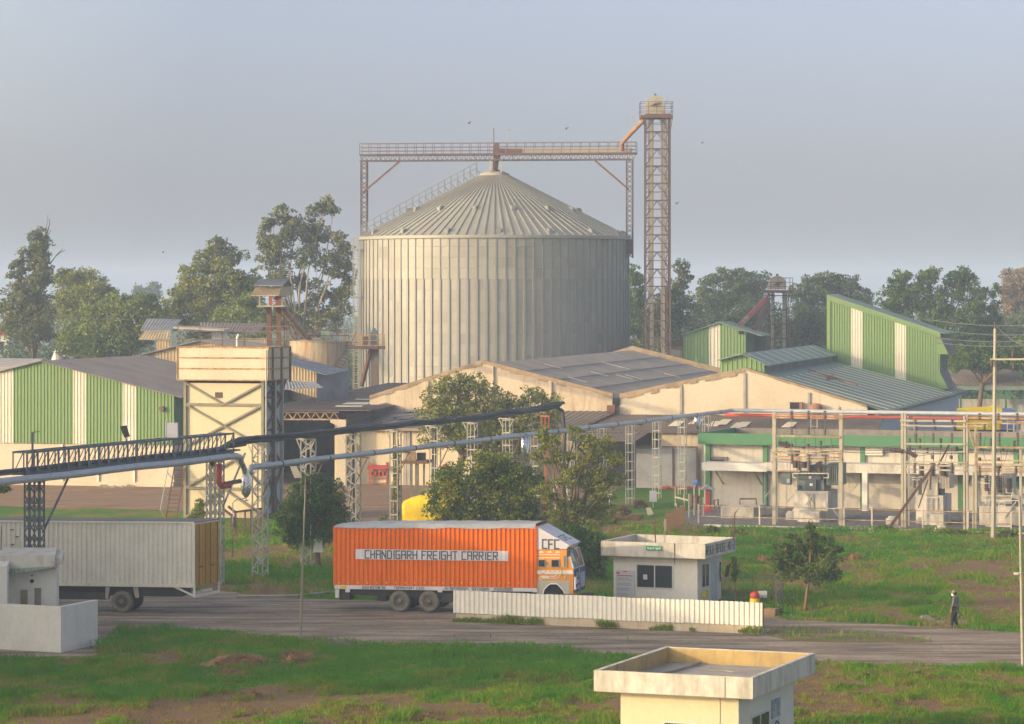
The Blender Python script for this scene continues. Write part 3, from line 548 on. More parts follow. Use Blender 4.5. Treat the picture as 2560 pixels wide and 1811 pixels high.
# ------------------------------------------------------------ green sheds on the right
GF = Frame(W(2071, 738, 297), .235); gt = GF.tz(2071, 740); gr = GF.tz(2349, 833)
rg = thing('green_shed', GF.P(5, 0, 0), 'tall mono-pitch green shed with two cream strips rising over the pale-striped green roof', 'shed')
tops = [(gt[0], gt[1]), (gr[0], gr[1])]; zb_ = lambda t: ztop([GF.tz(2074, 870), GF.tz(2150, 905), GF.tz(2265, 945), GF.tz(2371, 976)], t)-3.5
s_ = [GF.t(x) for x in (2071, 2128, 2156, 2238, 2265, 2350)]; mb = MB()
for a, b in ((0,1), (2,3), (4,5)): clad(mb, GF, 0, tops, zb_, s_[a], s_[b], .26)
for y0, y1 in ((833, 886), (925, 973)):
    c0, c1, c2 = GF.tz(2347, y0), GF.tz(2347, y1), GF.tz(2371, y1)
    mb.prism([GF.P(c0[0]-.05, -.03, c0[1]), GF.P(c1[0]-.05, -.03, c1[1]), GF.P(c2[0], -.03, c2[1])], GF.n*.05)
mb.build('cladding', M['green'], rg)
mb = MB()
for a, b in ((1,2), (3,4)): clad(mb, GF, 0, [(a_, z_-.35) for a_, z_ in tops], zb_, s_[a], s_[b], .26)
mb.build_each('translucent_strip', M['skylight'], rg)
mb = MB(); mb.hexa([GF.P(gt[0]-.15,-.12,gt[1]-.38), GF.P(gr[0]+.1,-.12,gr[1]-.38), GF.P(gr[0]+.1,-.02,gr[1]-.38), GF.P(gt[0]-.15,-.02,gt[1]-.38), GF.P(gt[0]-.15,-.12,gt[1]+.05), GF.P(gr[0]+.1,-.12,gr[1]+.05), GF.P(gr[0]+.1,-.02,gr[1]+.05), GF.P(gt[0]-.15,-.02,gt[1]+.05)])
mb.fbox(GF, gt[0]-.15, gt[0]+.2, -.11, -.02, zb_(gt[0]), gt[1]-.38); mb.build('flashing', M['green'], rg)
DG = 9.0
mb = MB(); roofsheet(mb, GF.P(gr[0]+.5, -.15, gr[1]-.05), GF.P(gr[0]+.5, DG, gr[1]-.05), GF.P(gt[0]-.15, DG, gt[1]+.14), GF.P(gt[0]-.15, -.15, gt[1]+.14), 12, .05); mb.build('roof', M['greenroof'], rg)
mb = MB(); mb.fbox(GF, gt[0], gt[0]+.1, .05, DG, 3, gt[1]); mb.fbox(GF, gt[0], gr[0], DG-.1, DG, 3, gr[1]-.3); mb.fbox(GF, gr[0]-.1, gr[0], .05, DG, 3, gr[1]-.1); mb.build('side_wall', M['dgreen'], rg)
for y0, y1 in ((833, 886), (925, 973)):
    c0, c1, c2 = GF.tz(2349, y0), GF.tz(2349, y1), GF.tz(2371, y1)
    mb = MB(); roofsheet(mb, GF.P(c2[0], 0, c2[1]), GF.P(c2[0], DG-1, c2[1]), GF.P(c0[0], DG-1, c0[1]), GF.P(c0[0], 0, c0[1]), 8, .05); mb.build('louvre_awning', M['asb'], rg)
mb = MB()
for k in range(4): d_ = 1+k*2.0; mb.fbox(GF, gr[0]+.003, gr[0]+.1, d_, d_+.2, GF.tz(2349, 925)[1], GF.tz(2349, 886)[1])
mb.build_each('louvre_post', M['greenroof'], rg)
SF = Frame(W(1799, 806, 328), .20); sa_, sl, sr = SF.tz(1799, 808), SF.tz(1708, 838), SF.tz(1864, 829)
rs = thing('green_shed', SF.P(0, 0, 0), 'small green gable shed with one cream strip beside the short elevator tower', 'shed')
tops = [sl, sa_, sr]; mb = MB(); q = [SF.t(x) for x in (1708, 1773, 1800, 1864)]
for a, b in ((0,1), (2,3)): clad(mb, SF, 0, tops, 3, q[a], q[b], .34)
mb.build('cladding', M['green'], rs); mb = MB(); clad(mb, SF, 0, tops, 3, q[1], q[2], .34); mb.build_each('translucent_strip', M['skylight'], rs)
se = SF.tz(1905, 840); mb = MB()
roofsheet(mb, SF.P(se[0], -.4, se[1]), SF.P(se[0], 9, se[1]), SF.P(sa_[0], 9, sa_[1]+.1), SF.P(sa_[0], -.4, sa_[1]+.1), 16, .05); roofsheet(mb, SF.P(sl[0]-.2, 9, sl[1]), SF.P(sl[0]-.2, -.4, sl[1]), SF.P(sa_[0], -.4, sa_[1]+.1), SF.P(sa_[0], 9, sa_[1]+.1), 16, .05); mb.build('roof', M['greenroof'], rs)
mb = MB(); a, b = SF.P(q[3], .1, 3), SF.P(q[3], 8.8, 3); u = Vector((0,0,sr[1]-3.4)); mb.corr(a, b, b+u, a+u, 24, .05); mb.fbox(SF, q[3]+.003, se[0]-.4, 7.5, 7.7, 3, se[1]-.2); mb.build('side_wall', M['dgreen'], rs)  # shade of this side is put into its darker green
mb = MB(); c = SF.at(1853, 832, -.1); mb.box(c, (.6, .1, .35)); mb.build('vent', M['dark'], rs)
# ------------------------------------------------------------ far shed at the right edge, and its yard wall
FS = Frame(W(2390, 925, 330), .05); o = thing('far_shed', FS.P(4, 0, 0), 'long open shed with a grey ribbed roof beyond the tall concrete pole', 'shed')
a, b = FS.tz(2392, 963), FS.tz(2640, 963); c = FS.tz(2392, 925, 6)
mb = MB(); roofsheet(mb, FS.P(a[0], 0, a[1]), FS.P(b[0], 0, a[1]), FS.P(b[0], 7, c[1]), FS.P(a[0]-.6, 7, c[1]), 40, .06); mb.build('roof', M['asb2'], o)
mb = MB(); mb.fbox(FS, a[0], b[0], .1, .2, a[1]-.55, a[1]-.05); mb.build('eave_band', M['greenroof'], o)
for x in (2402, 2451, 2515): mb = MB(); t_ = FS.t(x); mb.fbox(FS, t_-.1, t_+.1, 0, .2, 0, a[1]-.5); mb.build_each('post', M['dgreen'], o)
mb = MB(); mb.fbox(FS, a[0]-1, b[0], 3, 3.2, 0, FS.tz(2450, 998, 3)[1]); mb.build('wall', M['para'], o)
# ------------------------------------------------------------ panelled tower
TF = Frame(W(463, 1290, 212), .30)
rt = thing('panel_tower', TF.P(2.7, 0, 0), 'tall cream panelled tower with rusty banded head box and braced legs', 'tower')
hl, hr = TF.t(441, -.4), TF.t(672, -.4); zt, zb1 = TF.tz(500, 869, -.4)[1], TF.tz(500, 950, -.4)[1]; DT = 3.9
mb = MB(); mb.fbox(TF, hl+.06, hr-.06, -.34, DT, zb1, zt-.02)
mb.build('head_box', M['cream'], rt)
mb = MB(); zs = [TF.tz(500, y, -.4)[1] for y in (869, 895, 922, 950)]
for i, z_ in enumerate(zs): mb.fbox(TF, hl, hr, -.37, DT+.03, z_-(.055 if i else .05), z_+.055 if i < 3 else z_+.03)
for t_ in (hl, hr-.08): mb.fbox(TF, t_, t_+.08, -.41, -.33, zb1, zt)
mb.build('rusty_band', mat('rusting_band', (.40,.29,.15), .8, c2=(.24,.10,.03), scale=2.2, lo=.40, hi=.56), rt)
mb = MB()
for d_ in (.3, 2.0, 3.7): mb.fbox(TF, hr-.07, hr+.05, d_, d_+.14, zb1-.2, zt)
mb.fbox(TF, hr-.06, hr-.02, -.2, DT-.1, zb1+.05, zt-.05) if False else None
mb.build_each('side_rib', M['brownsteel'], rt)
bl, br = TF.t(463), TF.t(657); zbt = TF.tz(500, 958)[1]
mb = MB(); mb.fbox(TF, bl+.08, br-.08, .1, DT-.4, 0, zbt); mb.build('body', M['yellowwall'], rt)
mb = MB(); mb.fbox(TF, bl+.1, br-.12, .2, DT-.5, zbt, zb1); mb.build('dark_gap', M['dark'], rt)
mb = MB(); zL = [TF.tz(560, y)[1] for y in (958, 1012, 1118, 1222, 1296)]
for t_ in (bl, br): mb.fbox(TF, t_-.1, t_+.1, -.08, .12, 0, zb1)
for z_ in zL[1:4:2]: mb.fbox(TF, bl, br, -.05, .04, z_-.09, z_+.09)
def fb(a, za, b, zb2): mb.bar(TF.P(a, -.03, za), TF.P(b, -.03, zb2), .13, .13)
m_ = (bl+br)/2
fb(bl, zL[0], m_, zL[1]); fb(m_, zL[1], br, zL[0])
for i in (1,):
    fb(bl, zL[i], br, zL[i+1]); fb(bl, zL[i+1], br, zL[i])
fb(bl, zL[3], m_+.9, zL[2]-.8); fb(m_+.4, zL[2]-.6, br, zL[3]+.2)
fb(bl, 0.1, m_, zL[3]); fb(m_, zL[3], br, .3)
mb.build('front_brace', M['olive'], rt)
mb = MB(); 
def sb_(d0, z0, d1, z1, w=.12): mb.bar(TF.P(br+.12, d0, z0), TF.P(br+.12, d1, z1), w)
mb.fbox(TF, br+.02, br+.28, 1.65, 2.0, 0, zb1); lv = [zb1, zL[1]+.5, zL[2]+1.2, zL[3]+1.4, .3]
for z_ in lv[1:]: mb.fbox(TF, br+.05, br+.15, 0, DT-.4, z_-.08, z_+.08)
for i in range(4):
    sb_(.1, lv[i], 1.8, (lv[i]+lv[i+1])/2); sb_(3.4, lv[i], 1.8, (lv[i]+lv[i+1])/2); sb_(1.8, (lv[i]+lv[i+1])/2, .1, lv[i+1]); sb_(1.8, (lv[i]+lv[i+1])/2, 3.4, lv[i+1])
sb_(3.4, zb1-.9, 4.2, zb1); mb.build('side_brace', M['brownsteel'], rt)
mb = MB(); mb.fbox(TF, br-.075, br-.01, .13, DT-.42, 0, zbt-.01); mb.build('side_panel', M['paleblue'], rt)  # bluish tone of the shaded side put into the panel colour
mb = MB()
for d_ in (.15, 3.4): mb.fbox(TF, br+.0, br+.18, d_-.09, d_+.09, 0, zb1)
p = TF.at(664, 876, -.55); mb.tube(TF.P(hr-.15, -.5, p.z), TF.P(hr-.15, -.5, 3.5), .06, 6); mb.tube(TF.P(br+.5, 1.2, zt-.3), TF.P(br+.5, 1.2, 3), .06, 6); mb.tube(TF.P(br+.5, 2.6, zt-.1), TF.P(br+.5, 2.6, 3), .06, 6); mb.build_each('vertical_pipe', M['steel'], rt)
mb = MB(); p = TF.at(549, 988, .08); mb.box(p, (.62, .1, .38)); mb.build('vent_opening', M['brownsteel'], rt)
mb = MB(); p = TF.at(593, 850, 1); mb.tube(Vector((p.x, p.y, zt-.3)), Vector((p.x, p.y, zt+.75)), .09, 8); mb.tube(Vector((p.x,p.y,zt+.6)), Vector((p.x+.12,p.y,zt+.9)), .1, 8); mb.build('vent_pipe', M['white'], rt)
# railing on top of the tower
mb = MB(); z1 = TF.tz(500, 828, .5)[1]
for x in (445, 500, 556, 612, 670): t_ = TF.t(x, .5); mb.bar(TF.P(t_, .5, zt), TF.P(t_, .5, z1), .06)
mb.bar(TF.P(TF.t(445,.5), .5, z1), TF.P(TF.t(725,.5), .5, z1), .06); mb.bar(TF.P(TF.t(445,.5), .5, (z1+zt)/2), TF.P(TF.t(725,.5), .5, (z1+zt)/2), .05)
for x in (445, 500, 610, 720): t_ = TF.t(x, 3.6); mb.bar(TF.P(t_, 3.6, zt), TF.P(t_, 3.6, z1+.4), .06)
mb.bar(TF.P(TF.t(445,3.6), 3.6, z1+.3), TF.P(TF.t(725,3.6), 3.6, z1+.3), .06); mb.build('railing', M['brownsteel'], rt)
# stair on the left of the tower
o = thing('steel_ladder', TF.P(bl-1, -1, 0), 'rusty steep ladder leaning beside the panelled tower above the white lorry', 'ladder')
a0_, b0_ = W(428, 1296, 209), W(452, 1150, 212.5); w_ = Vector((.75, -.1, 0)); mb = MB()
for q_ in (Vector((0,0,0)), w_): mb.bar(a0_+q_-w_/2, b0_+q_-w_/2, .07, .1)
mb.build_each('stringer', M['rust'], o); mb = MB()
for i in range(14): p = a0_.lerp(b0_, (i+.5)/14); mb.bar(p-w_/2, p+w_/2, .08, .05)
mb.build_each('rung', M['rust'], o); mb = MB(); h_ = Vector((-.75, -.1, .55)); mb.bar(a0_+h_, b0_+h_*.9, .05)
for i in range(4): p = a0_.lerp(b0_, i/3); mb.bar(p-w_/2, p+h_, .05)
mb.build('handrail', M['steel'], o)
# ------------------------------------------------------------ head house of a conveyor leg behind the tower
Yh = 232; s = Yh/F
o = thing('conveyor_head_house', W(684, 1100, Yh), 'small two-tier sheet roofed conveyor head on orange legs above the panelled tower', 'conveyor head')
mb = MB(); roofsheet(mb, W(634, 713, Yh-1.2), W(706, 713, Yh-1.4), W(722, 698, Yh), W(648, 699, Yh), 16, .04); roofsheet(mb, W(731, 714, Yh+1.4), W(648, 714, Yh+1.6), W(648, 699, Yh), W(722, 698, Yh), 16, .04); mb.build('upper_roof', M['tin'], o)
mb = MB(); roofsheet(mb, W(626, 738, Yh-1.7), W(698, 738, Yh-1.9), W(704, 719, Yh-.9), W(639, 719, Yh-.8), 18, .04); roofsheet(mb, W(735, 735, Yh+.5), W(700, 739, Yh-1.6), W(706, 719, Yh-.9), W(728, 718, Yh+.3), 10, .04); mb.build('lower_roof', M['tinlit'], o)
mb = MB(); mb.box(W(679, 766, Yh), (2.1, 2.2, .12)); mb.build('platform', M['creamsteel'], o)
mb = MB()
for x, dy in ((648, -1), (704, -1), (650, 1), (706, 1)): mb.bar(W(x, 766, Yh+dy), W(x, 716, Yh+dy), .07)
mb.bar(W(630, 738, Yh-1.7), W(648, 752, Yh-1), .06); mb.bar(W(704, 738, Yh-1), W(716, 766, Yh-1), .05); mb.build_each('frame_post', M['steel'], o)
mb = MB(); mb.box(W(676, 752, Yh), (.22, .3, .7)); mb.box(W(694, 752, Yh-.3), (.3, .4, .75)); mb.box(W(694, 745, Yh-.3), (.5, .4, .2)); mb.bar(W(678, 754, Yh-.3), W(692, 754, Yh-.3), .1); mb.build('conveyor_drive', M['orangepaint'], o)
for x in (673, 697):
    mb = MB(); p = W(x, 766, Yh); mb.box((p.x, p.y, p.z/2), (.34, .34, p.z)); mb.bar(W(x-12, 768, Yh-.6), W(x, 785, Yh-.1), .08); mb.build_each('leg', M['rust'], o)
mb = MB(); p = W(697, 800, Yh); mb.bar(W(700, 813, Yh), W(714, 813, Yh), .1)
for x in (711, 716): mb.bar(W(x, 772, Yh), W(x, 880, Yh), .06)
mb.build('side_frame', M['rust'], o)
# chute and tank
YT = 276; o = thing('rusty_tank', W(798, 1100, YT), 'round rust-streaked tank with a spiral stair behind the low sheds', 'tank')
c = W(798, 854, YT); R_ = 2.66; mb = MB(); n = 40; zt_ = c.z; vs = []; rows = [(R_*.72, zt_-6.4), (R_, zt_-3.9), (R_, 0+zt_-.05), (R_+.05, zt_)]
rows = [(R_, 0), (R_, zt_-.06), (R_+.06, zt_-.05), (R_+.06, zt_+.03)]
for r_, z_ in rows: vs += [(c.x+r_*math.cos(2*math.pi*k/n), c.y+r_*math.sin(2*math.pi*k/n), z_) for k in range(n)]
vs.append((c.x, c.y, zt_+.35)); m0 = len(rows)
mb.add(vs, [(i*n+k, i*n+(k+1) % n, (i+1)*n+(k+1) % n, (i+1)*n+k) for i in range(m0-1) for k in range(n)]+[((m0-1)*n+k, (m0-1)*n+(k+1) % n, m0*n) for k in range(n)])
mb.build('shell', mat('rust_streaked_tank', (.38,.34,.25), .8, c2=(.36,.28,.16), scale=.6, streak=(.32,.15,.055), sscale=(3,3,.2), slo=.47, shi=.68), o)
mb = MB()
for k in range(14): a = 2*math.pi*k/14; p = Vector((c.x+R_*math.cos(a), c.y+R_*math.sin(a), zt_)); mb.bar(p, p+Vector((0,0,1.05)), .05)
mb.ring((c.x, c.y), R_, zt_+1.05, .035, 28, m=4); mb.ring((c.x, c.y), R_, zt_+.55, .03, 28, m=4); mb.build('railing', M['brownsteel'], o)
mb = MB()
for k in range(20):
    a = -.25-1.5*k/20; r_ = R_+.4; p = Vector((c.x+r_*math.cos(a), c.y+r_*math.sin(a), zt_-.1-k*.25)); mb.box(p, (.8, .28, .06), (Vector((math.cos(a),math.sin(a),0)), Vector((-math.sin(a),math.cos(a),0)), Vector((0,0,1))))
mb.path([(c.x+(R_+.8)*math.cos(-.25-1.5*k/20), c.y+(R_+.8)*math.sin(-.25-1.5*k/20), zt_+.8-k*.25) for k in range(20)], .035, 4); mb.build('spiral_stair', M['brownsteel'], o)
mb = MB(); mb.box(W(814, 840, YT-1), (.8, .8, .9)); mb.build('hatch_box', M['greenroof'], o)
mb = MB(); mb.path([W(708, 772, 233), W(764, 840, YT-1.5), W(774, 848, YT-1)], .26, 10); tag(mb.build('grain_chute', M['rustpaint']), 'sloping cream and rust pipe running down into the round tank', 'chute')
# platform with yellow rails
YP = 298; o = thing('valve_platform', W(905, 1000, YP), 'rusty steel platform with yellow handrails against the foot of the silo', 'platform')
mb = MB(); a, b = W(862, 869, YP), W(962, 869, YP); mb.hexa([a+Vector((0,-1,-.15)), b+Vector((0,-1,-.15)), b+Vector((0,1,-.15)), a+Vector((0,1,-.15)), a+Vector((0,-1,.12)), b+Vector((0,-1,.12)), b+Vector((0,1,.12)), a+Vector((0,1,.12))]); mb.build('deck', M['rust'], o)
mb = MB()
for dy in (-.95, .95):
    for x in (866, 890, 905, 926, 944, 960): p = W(x, 866, YP); mb.bar(p+Vector((0,dy,0)), p+Vector((0,dy,1.15)), .07)
    for h_ in (.6, 1.15): mb.bar(a+Vector((0,dy,h_+.1)), b+Vector((0,dy,h_+.1)), .06)
mb.build('handrail', mat('faded_yellow_paint', (.42,.27,.06), .7, c2=(.3,.14,.06)), o)
mb = MB(); mb.path([W(927, 874, YP), W(904, 965, YP+.5)], .22, 8); mb.build('brace', M['rust'], o)
mb = MB(); p = W(936, 848, YP); mb.box(p, (.75, .7, 1.2)); mb.hexa([p+Vector(v) for v in ((-.37,-.35,.6),(.37,-.35,.6),(.37,.35,.6),(-.37,.35,.6),(-.05,-.05,1.1),(.05,-.05,1.1),(.05,.05,1.1),(-.05,.05,1.1))]); mb.cur = 1; mb.box(W(914, 852, YP-.1), (.5, .5, .8)); mb.cur = 2; p2 = W(937, 910, YP+.4); mb.box((p2.x, p2.y, p.z/2-.4), (.8, .6, p.z-1.2)); mb.build('duct', [M['bluesteel'], M['rust'], M['asb2']], o)
# ------------------------------------------------------------ roofs behind the left shed
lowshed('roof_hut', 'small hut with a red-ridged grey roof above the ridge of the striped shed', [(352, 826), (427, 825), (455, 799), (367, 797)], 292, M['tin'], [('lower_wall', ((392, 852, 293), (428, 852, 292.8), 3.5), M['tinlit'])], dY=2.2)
lowshed('awning', 'sunlit corrugated awning just below the red-ridged hut roof', [(346, 848), (423, 848), (427, 828), (362, 827)], 290.5, M['tinlit'], None, dY=1.3)
lowshed('long_hut', 'long grey roofed hut behind the railing of the panelled tower', [(500, 832), (640, 836), (668, 809), (502, 807)], 288, M['asb'], [('back_wall', ((575, 846, 287.5), (668, 846, 287.2), 3), M['tinlit']), ('blue_wall', ((529, 830, 287), (570, 830, 287), 3.2), M['paleblue'])], dY=3)
mb = MB(); mb.slab(W(432, 818, 286), W(560, 825, 285), W(578, 822, 288), W(440, 815, 289), .15); o = tag(mb.build('canopy_slab', M['slab']), 'thin pale canopy slab between the red-ridged hut and the long hut', 'canopy')
B2 = Frame(W(502, 853, 272), .235); a, l, r = B2.tz(502, 854), B2.tz(330, 893), B2.tz(672, 880); r = (r[0], l[1]+.6)
o = thing('grey_shed', B2.P(0, 0, 0), 'grey roofed gable shed with a corrugated cream gable rising just behind the panelled tower top', 'shed')
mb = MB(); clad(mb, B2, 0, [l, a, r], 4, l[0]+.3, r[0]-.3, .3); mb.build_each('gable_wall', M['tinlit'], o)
mb = MB(); roofsheet(mb, B2.P(r[0], -.5, r[1]), B2.P(r[0], 9, r[1]), B2.P(a[0], 9, a[1]+.1), B2.P(a[0], -.5, a[1]+.1), 30, .04); roofsheet(mb, B2.P(l[0], 9, l[1]), B2.P(l[0], -.5, l[1]), B2.P(a[0], -.5, a[1]+.1), B2.P(a[0], 9, a[1]+.1), 30, .04); mb.build('roof', M['asb'], o)
mb = MB(); mb.slab(W(-60, 922, 288), W(80, 914, 287), W(110, 897, 300), W(-60, 895, 302), .5); p = W(-10, 925, 290); mb.hexa([(p.x-8,p.y,0), (p.x+11,p.y,0), (p.x+11,p.y+8,0), (p.x-8,p.y+8,0), (p.x-8,p.y,p.z), (p.x+11,p.y,p.z), (p.x+11,p.y+8,p.z), (p.x-8,p.y+8,p.z)]); tag(mb.build('flat_roof_block', M['slab']), 'pale flat roof low behind the ridge of the striped shed', 'building')
# temple spire with flag, far houses
YS = 400; o = thing('temple_spire', W(142, 960, YS), 'small white temple spire behind the green shed roof', 'temple'); c = W(142, 905, YS); mb = MB(); pts = [(.75,0),(.72,.3),(.5,.9),(.38,1.2),(.42,1.3),(.25,1.45),(.3,1.6),(.12,1.75),(.02,2.0)]; n = 12; vs = []
for r_, z_ in [(.8, -c.z)]+pts: vs += [(c.x+r_*math.cos(2*math.pi*k/n), c.y+r_*math.sin(2*math.pi*k/n), c.z+z_) for k in range(n)]
mb.add(vs, [(i*n+k, i*n+(k+1) % n, (i+1)*n+(k+1) % n, (i+1)*n+k) for i in range(len(pts)) for k in range(n)]); mb.build('spire', M['white'], o)
o = thing('temple_flag', W(141, 960, YS-.5), 'yellow pennant on a thin pole above the temple spire', 'flag'); mb = MB(); mb.bar(W(141, 960, YS-1), W(140, 822, YS-1), .06); mb.build('pole', M['wood'], o); mb = MB(); mb.prism([W(140, 824, YS-1), W(134, 850, YS-1), W(142, 864, YS-1)], (0, .04, 0)); mb.prism([W(140, 840, YS-1), W(136, 856, YS-1.2), W(143, 862, YS-1)], (0, .03, 0)); mb.build('cloth', M['yellow'], o)
for lab, x0, x1, y0, Yh_, m_, rm in (('red roofed white house beneath the tall narrow eucalyptus', -20, 22, 838, 420, 'white', 'red'), ('pale blue house showing between the narrow eucalyptus trunk and the round broad tree', 60, 122, 832, 430, 'paleblue', 'white'), ('white house half hidden beside the temple spire behind bushes', 150, 215, 838, 440, 'white', 'terr')):
    o = thing('house', W((x0+x1)/2, 960, Yh_), lab, 'house'); a = W(x0, y0, Yh_); b = W(x1, y0, Yh_); mb = MB(); mb.hexa([(a.x,Yh_,0),(b.x,Yh_,0),(b.x,Yh_+6,0),(a.x,Yh_+6,0),(a.x,Yh_,a.z),(b.x,Yh_,a.z),(b.x,Yh_+6,a.z),(a.x,Yh_+6,a.z)]); mb.build('wall', M[m_], o)
    mb = MB(); mb.hexa([(a.x-.3,Yh_-.3,a.z),(b.x+.3,Yh_-.3,a.z),(b.x+.3,Yh_+6,a.z),(a.x-.3,Yh_+6,a.z),(a.x-.3,Yh_-.3,a.z+.7),(b.x+.3,Yh_-.3,a.z+.7),(b.x+.3,Yh_+6,a.z+.7),(a.x-.3,Yh_+6,a.z+.7)]); mb.build('roof', M[rm], o)
    mb = MB(); mb.box(((a.x+b.x)/2, Yh_-.02, a.z-1.5), (.9,.1,1.2)); mb.build('window', M['dark'], o)
# low hut with railing between the silo and the small green shed
o = thing('pump_hut', W(1680, 960, 334), 'low rusty topped hut behind the silver roof ridge under the tall elevator', 'hut'); mb = MB(); a, b = W(1652, 872, 334), W(1706, 872, 333); mb.hexa([(a.x,a.y,0),(b.x,b.y,0),(b.x,b.y+3,0),(a.x,a.y+3,0),a,b,b+Vector((0,3,0)),a+Vector((0,3,0))]); mb.build('wall', M['para'], o)
mb = MB(); mb.slab(a+Vector((-.2,-.3,.12)), b+Vector((.2,-.3,.12)), b+Vector((.2,3,.12)), a+Vector((-.2,3,.12)), .14); mb.build('roof', M['orangepaint'], o)
mb = MB(); a2, b2 = W(1650, 845, 335), W(1706, 845, 334); mb.bar(a2, b2, .08); mb.bar(a2-Vector((0,0,.5)), b2-Vector((0,0,.5)), .06)
for i in range(8): p = a2.lerp(b2, i/7); mb.bar(p, p-Vector((0,0,1.1)), .07)
mb.build('railing', M['rust'], o)
# ------------------------------------------------------------ silo
YS_ = 337.0; cS = W(1236, 745, YS_); RS = 336*YS_/F*.9985; cx, cy = cS.x, cS.y
zE_ = H+(YH-592)*(YS_-6)/F; zTop = H+(YH-432)*YS_/F; NR = 92
silo = thing('grain_silo', (cx, cy, 0), 'huge round galvanised grain silo with a ribbed conical roof', 'silo')
mb = MB(); nring = 19; hz = zE_/nring
for i in range(nring):
    off = .5 if i % 2 else 0
    for k in range(NR):
        a0 = 2*math.pi*(k+off)/NR; mb.cur = rng.choices([0,1,2,3], [2,6,4,1])[0]
        vs = []
        for j in range(3):
            a = a0+2*math.pi*j/2/NR
            vs.append((cx+RS*math.cos(a), cy+RS*math.sin(a), i*hz)); vs.append((cx+RS*math.cos(a), cy+RS*math.sin(a), (i+1)*hz))
        mb.add(vs, [(0,2,3,1), (2,4,5,3)])
w_ = mb.build('wall', SILO, silo, smooth=False)
mb = MB()
for i in range(1, nring+1):   # lapped ring seams
    z_ = i*hz; n = 120; vs = []
    for k in range(n):
        a = 2*math.pi*k/n
        for r_, dz in ((RS+.002, -.05), (RS+.03, -.04), (RS+.03, .01), (RS+.002, .02)): vs.append((cx+r_*math.cos(a), cy+r_*math.sin(a), z_+dz))
    mb.add(vs, [(4*k+j, 4*((k+1) % n)+j, 4*((k+1) % n)+j+1, 4*k+j+1) for k in range(n) for j in range(3)])
mb.build('ring_seam', SILO[1], silo, smooth=True)
mb = MB(); zsplit = H+(YH-698)*(YS_-8)/F
for k in range(NR):
    a = 2*math.pi*(k+.25)/NR
    if math.sin(a) > .25: continue
    er, et = Vector((math.cos(a), math.sin(a), 0)), Vector((-math.sin(a), math.cos(a), 0)); up = Vector((0,0,1))
    for z0, z1, w, dpt in ((0, zsplit, .26, .13), (zsplit, zE_-.25, .14, .08)):
        mb.box(Vector((cx, cy, (z0+z1)/2))+er*(RS+dpt/2), (dpt, w, z1-z0), (er, et, up))
mb.build('stiffener', SILORIB, silo)
mb = MB(); n = NR; Rr = RS+.18; rc_ = 40*YS_/F; zc = H+(YH-441)*YS_/F; ze2 = zE_-.02
vs = [(cx+Rr*math.cos(2*math.pi*k/n), cy+Rr*math.sin(2*math.pi*k/n), ze2) for k in range(n)]+[(cx+rc_*math.cos(2*math.pi*k/n), cy+rc_*math.sin(2*math.pi*k/n), zc) for k in range(n)]
mb.add(vs, [(k, (k+1) % n, n+(k+1) % n, n+k) for k in range(n)])
vs = [(cx+r_*math.cos(2*math.pi*k/120), cy+r_*math.sin(2*math.pi*k/120), z_) for r_, z_ in ((RS+.02, zE_-.35), (RS+.24, zE_-.30), (RS+.24, zE_+.02), (RS+.1, zE_+.06)) for k in range(120)]
mb.add(vs, [(j*120+k, j*120+(k+1) % 120, (j+1)*120+(k+1) % 120, (j+1)*120+k) for j in range(3) for k in range(120)])
mb.build('cone_roof', SILOROOF, silo)
mb = MB()
for k in range(NR):
    a = 2*math.pi*k/NR; er = Vector((math.cos(a), math.sin(a), 0)); et = Vector((-math.sin(a), math.cos(a), 0)); c0 = Vector((cx, cy, 0))
    p, q = c0+er*Rr+Vector((0,0,ze2+.05)), c0+er*rc_+Vector((0,0,zc+.04)); d = (q-p).normalized(); nn = et.cross(d); 
    mb.hexa([p-et*.10-nn*.06, p+et*.10-nn*.06, q+et*.04-nn*.06, q-et*.04-nn*.06, p-et*.10+nn*.055, p+et*.10+nn*.055, q+et*.04+nn*.04, q-et*.04+nn*.04])
mb.build('roof_rib', SILOROOF, silo)
mb = MB(); n = 40; vs = []
prof = [(rc_+.05, zc-.05), (rc_*.92, zc+.28), (rc_*.6, zc+.52), (rc_*.3, zc+.7), (.5, zc+.74)]
for r_, z_ in prof: vs += [(cx+r_*math.cos(2*math.pi*k/n), cy+r_*math.sin(2*math.pi*k/n), z_) for k in range(n)]
mb.add(vs, [(i*n+k, i*n+(k+1) % n, (i+1)*n+(k+1) % n, (i+1)*n+k) for i in range(len(prof)-1) for k in range(n)]); mb.build('roof_cap', M['creamsteel'], silo, smooth=True)
for frac, n, ph in ((.06, 16, .1), (.43, 14, .0)):
    for k in range(n):
        a = 2*math.pi*(k+ph)/n
        if math.sin(a) > .35: continue
        r_ = Rr+(rc_-Rr)*frac; z_ = ze2+(zc-ze2)*frac; er = Vector((math.cos(a), math.sin(a), 0)); et = Vector((-math.sin(a), math.cos(a), 0)); p = Vector((cx, cy, z_))+er*r_
        v = MB(); v.hexa([p+er*x*.28+et*y*.24+Vector((0,0,z)) for x, y, z in ((-1,-1,-.1),(1,-1,-.1),(1,1,-.1),(-1,1,-.1),(-.6,-1,.42),(1,-1,.30),(1,1,.30),(-.6,1,.42))]); v.hexa([p+er*(.28+.02+x*.06)+et*y*.2+Vector((0,0,z)) for x, y, z in ((-1,-1,-.15),(1,-1,-.2),(1,1,-.2),(-1,1,-.15),(-1,-1,.25),(1,-1,.15),(1,1,.15),(-1,1,.25))]); v.build('roof_vent', SILORIB, silo)
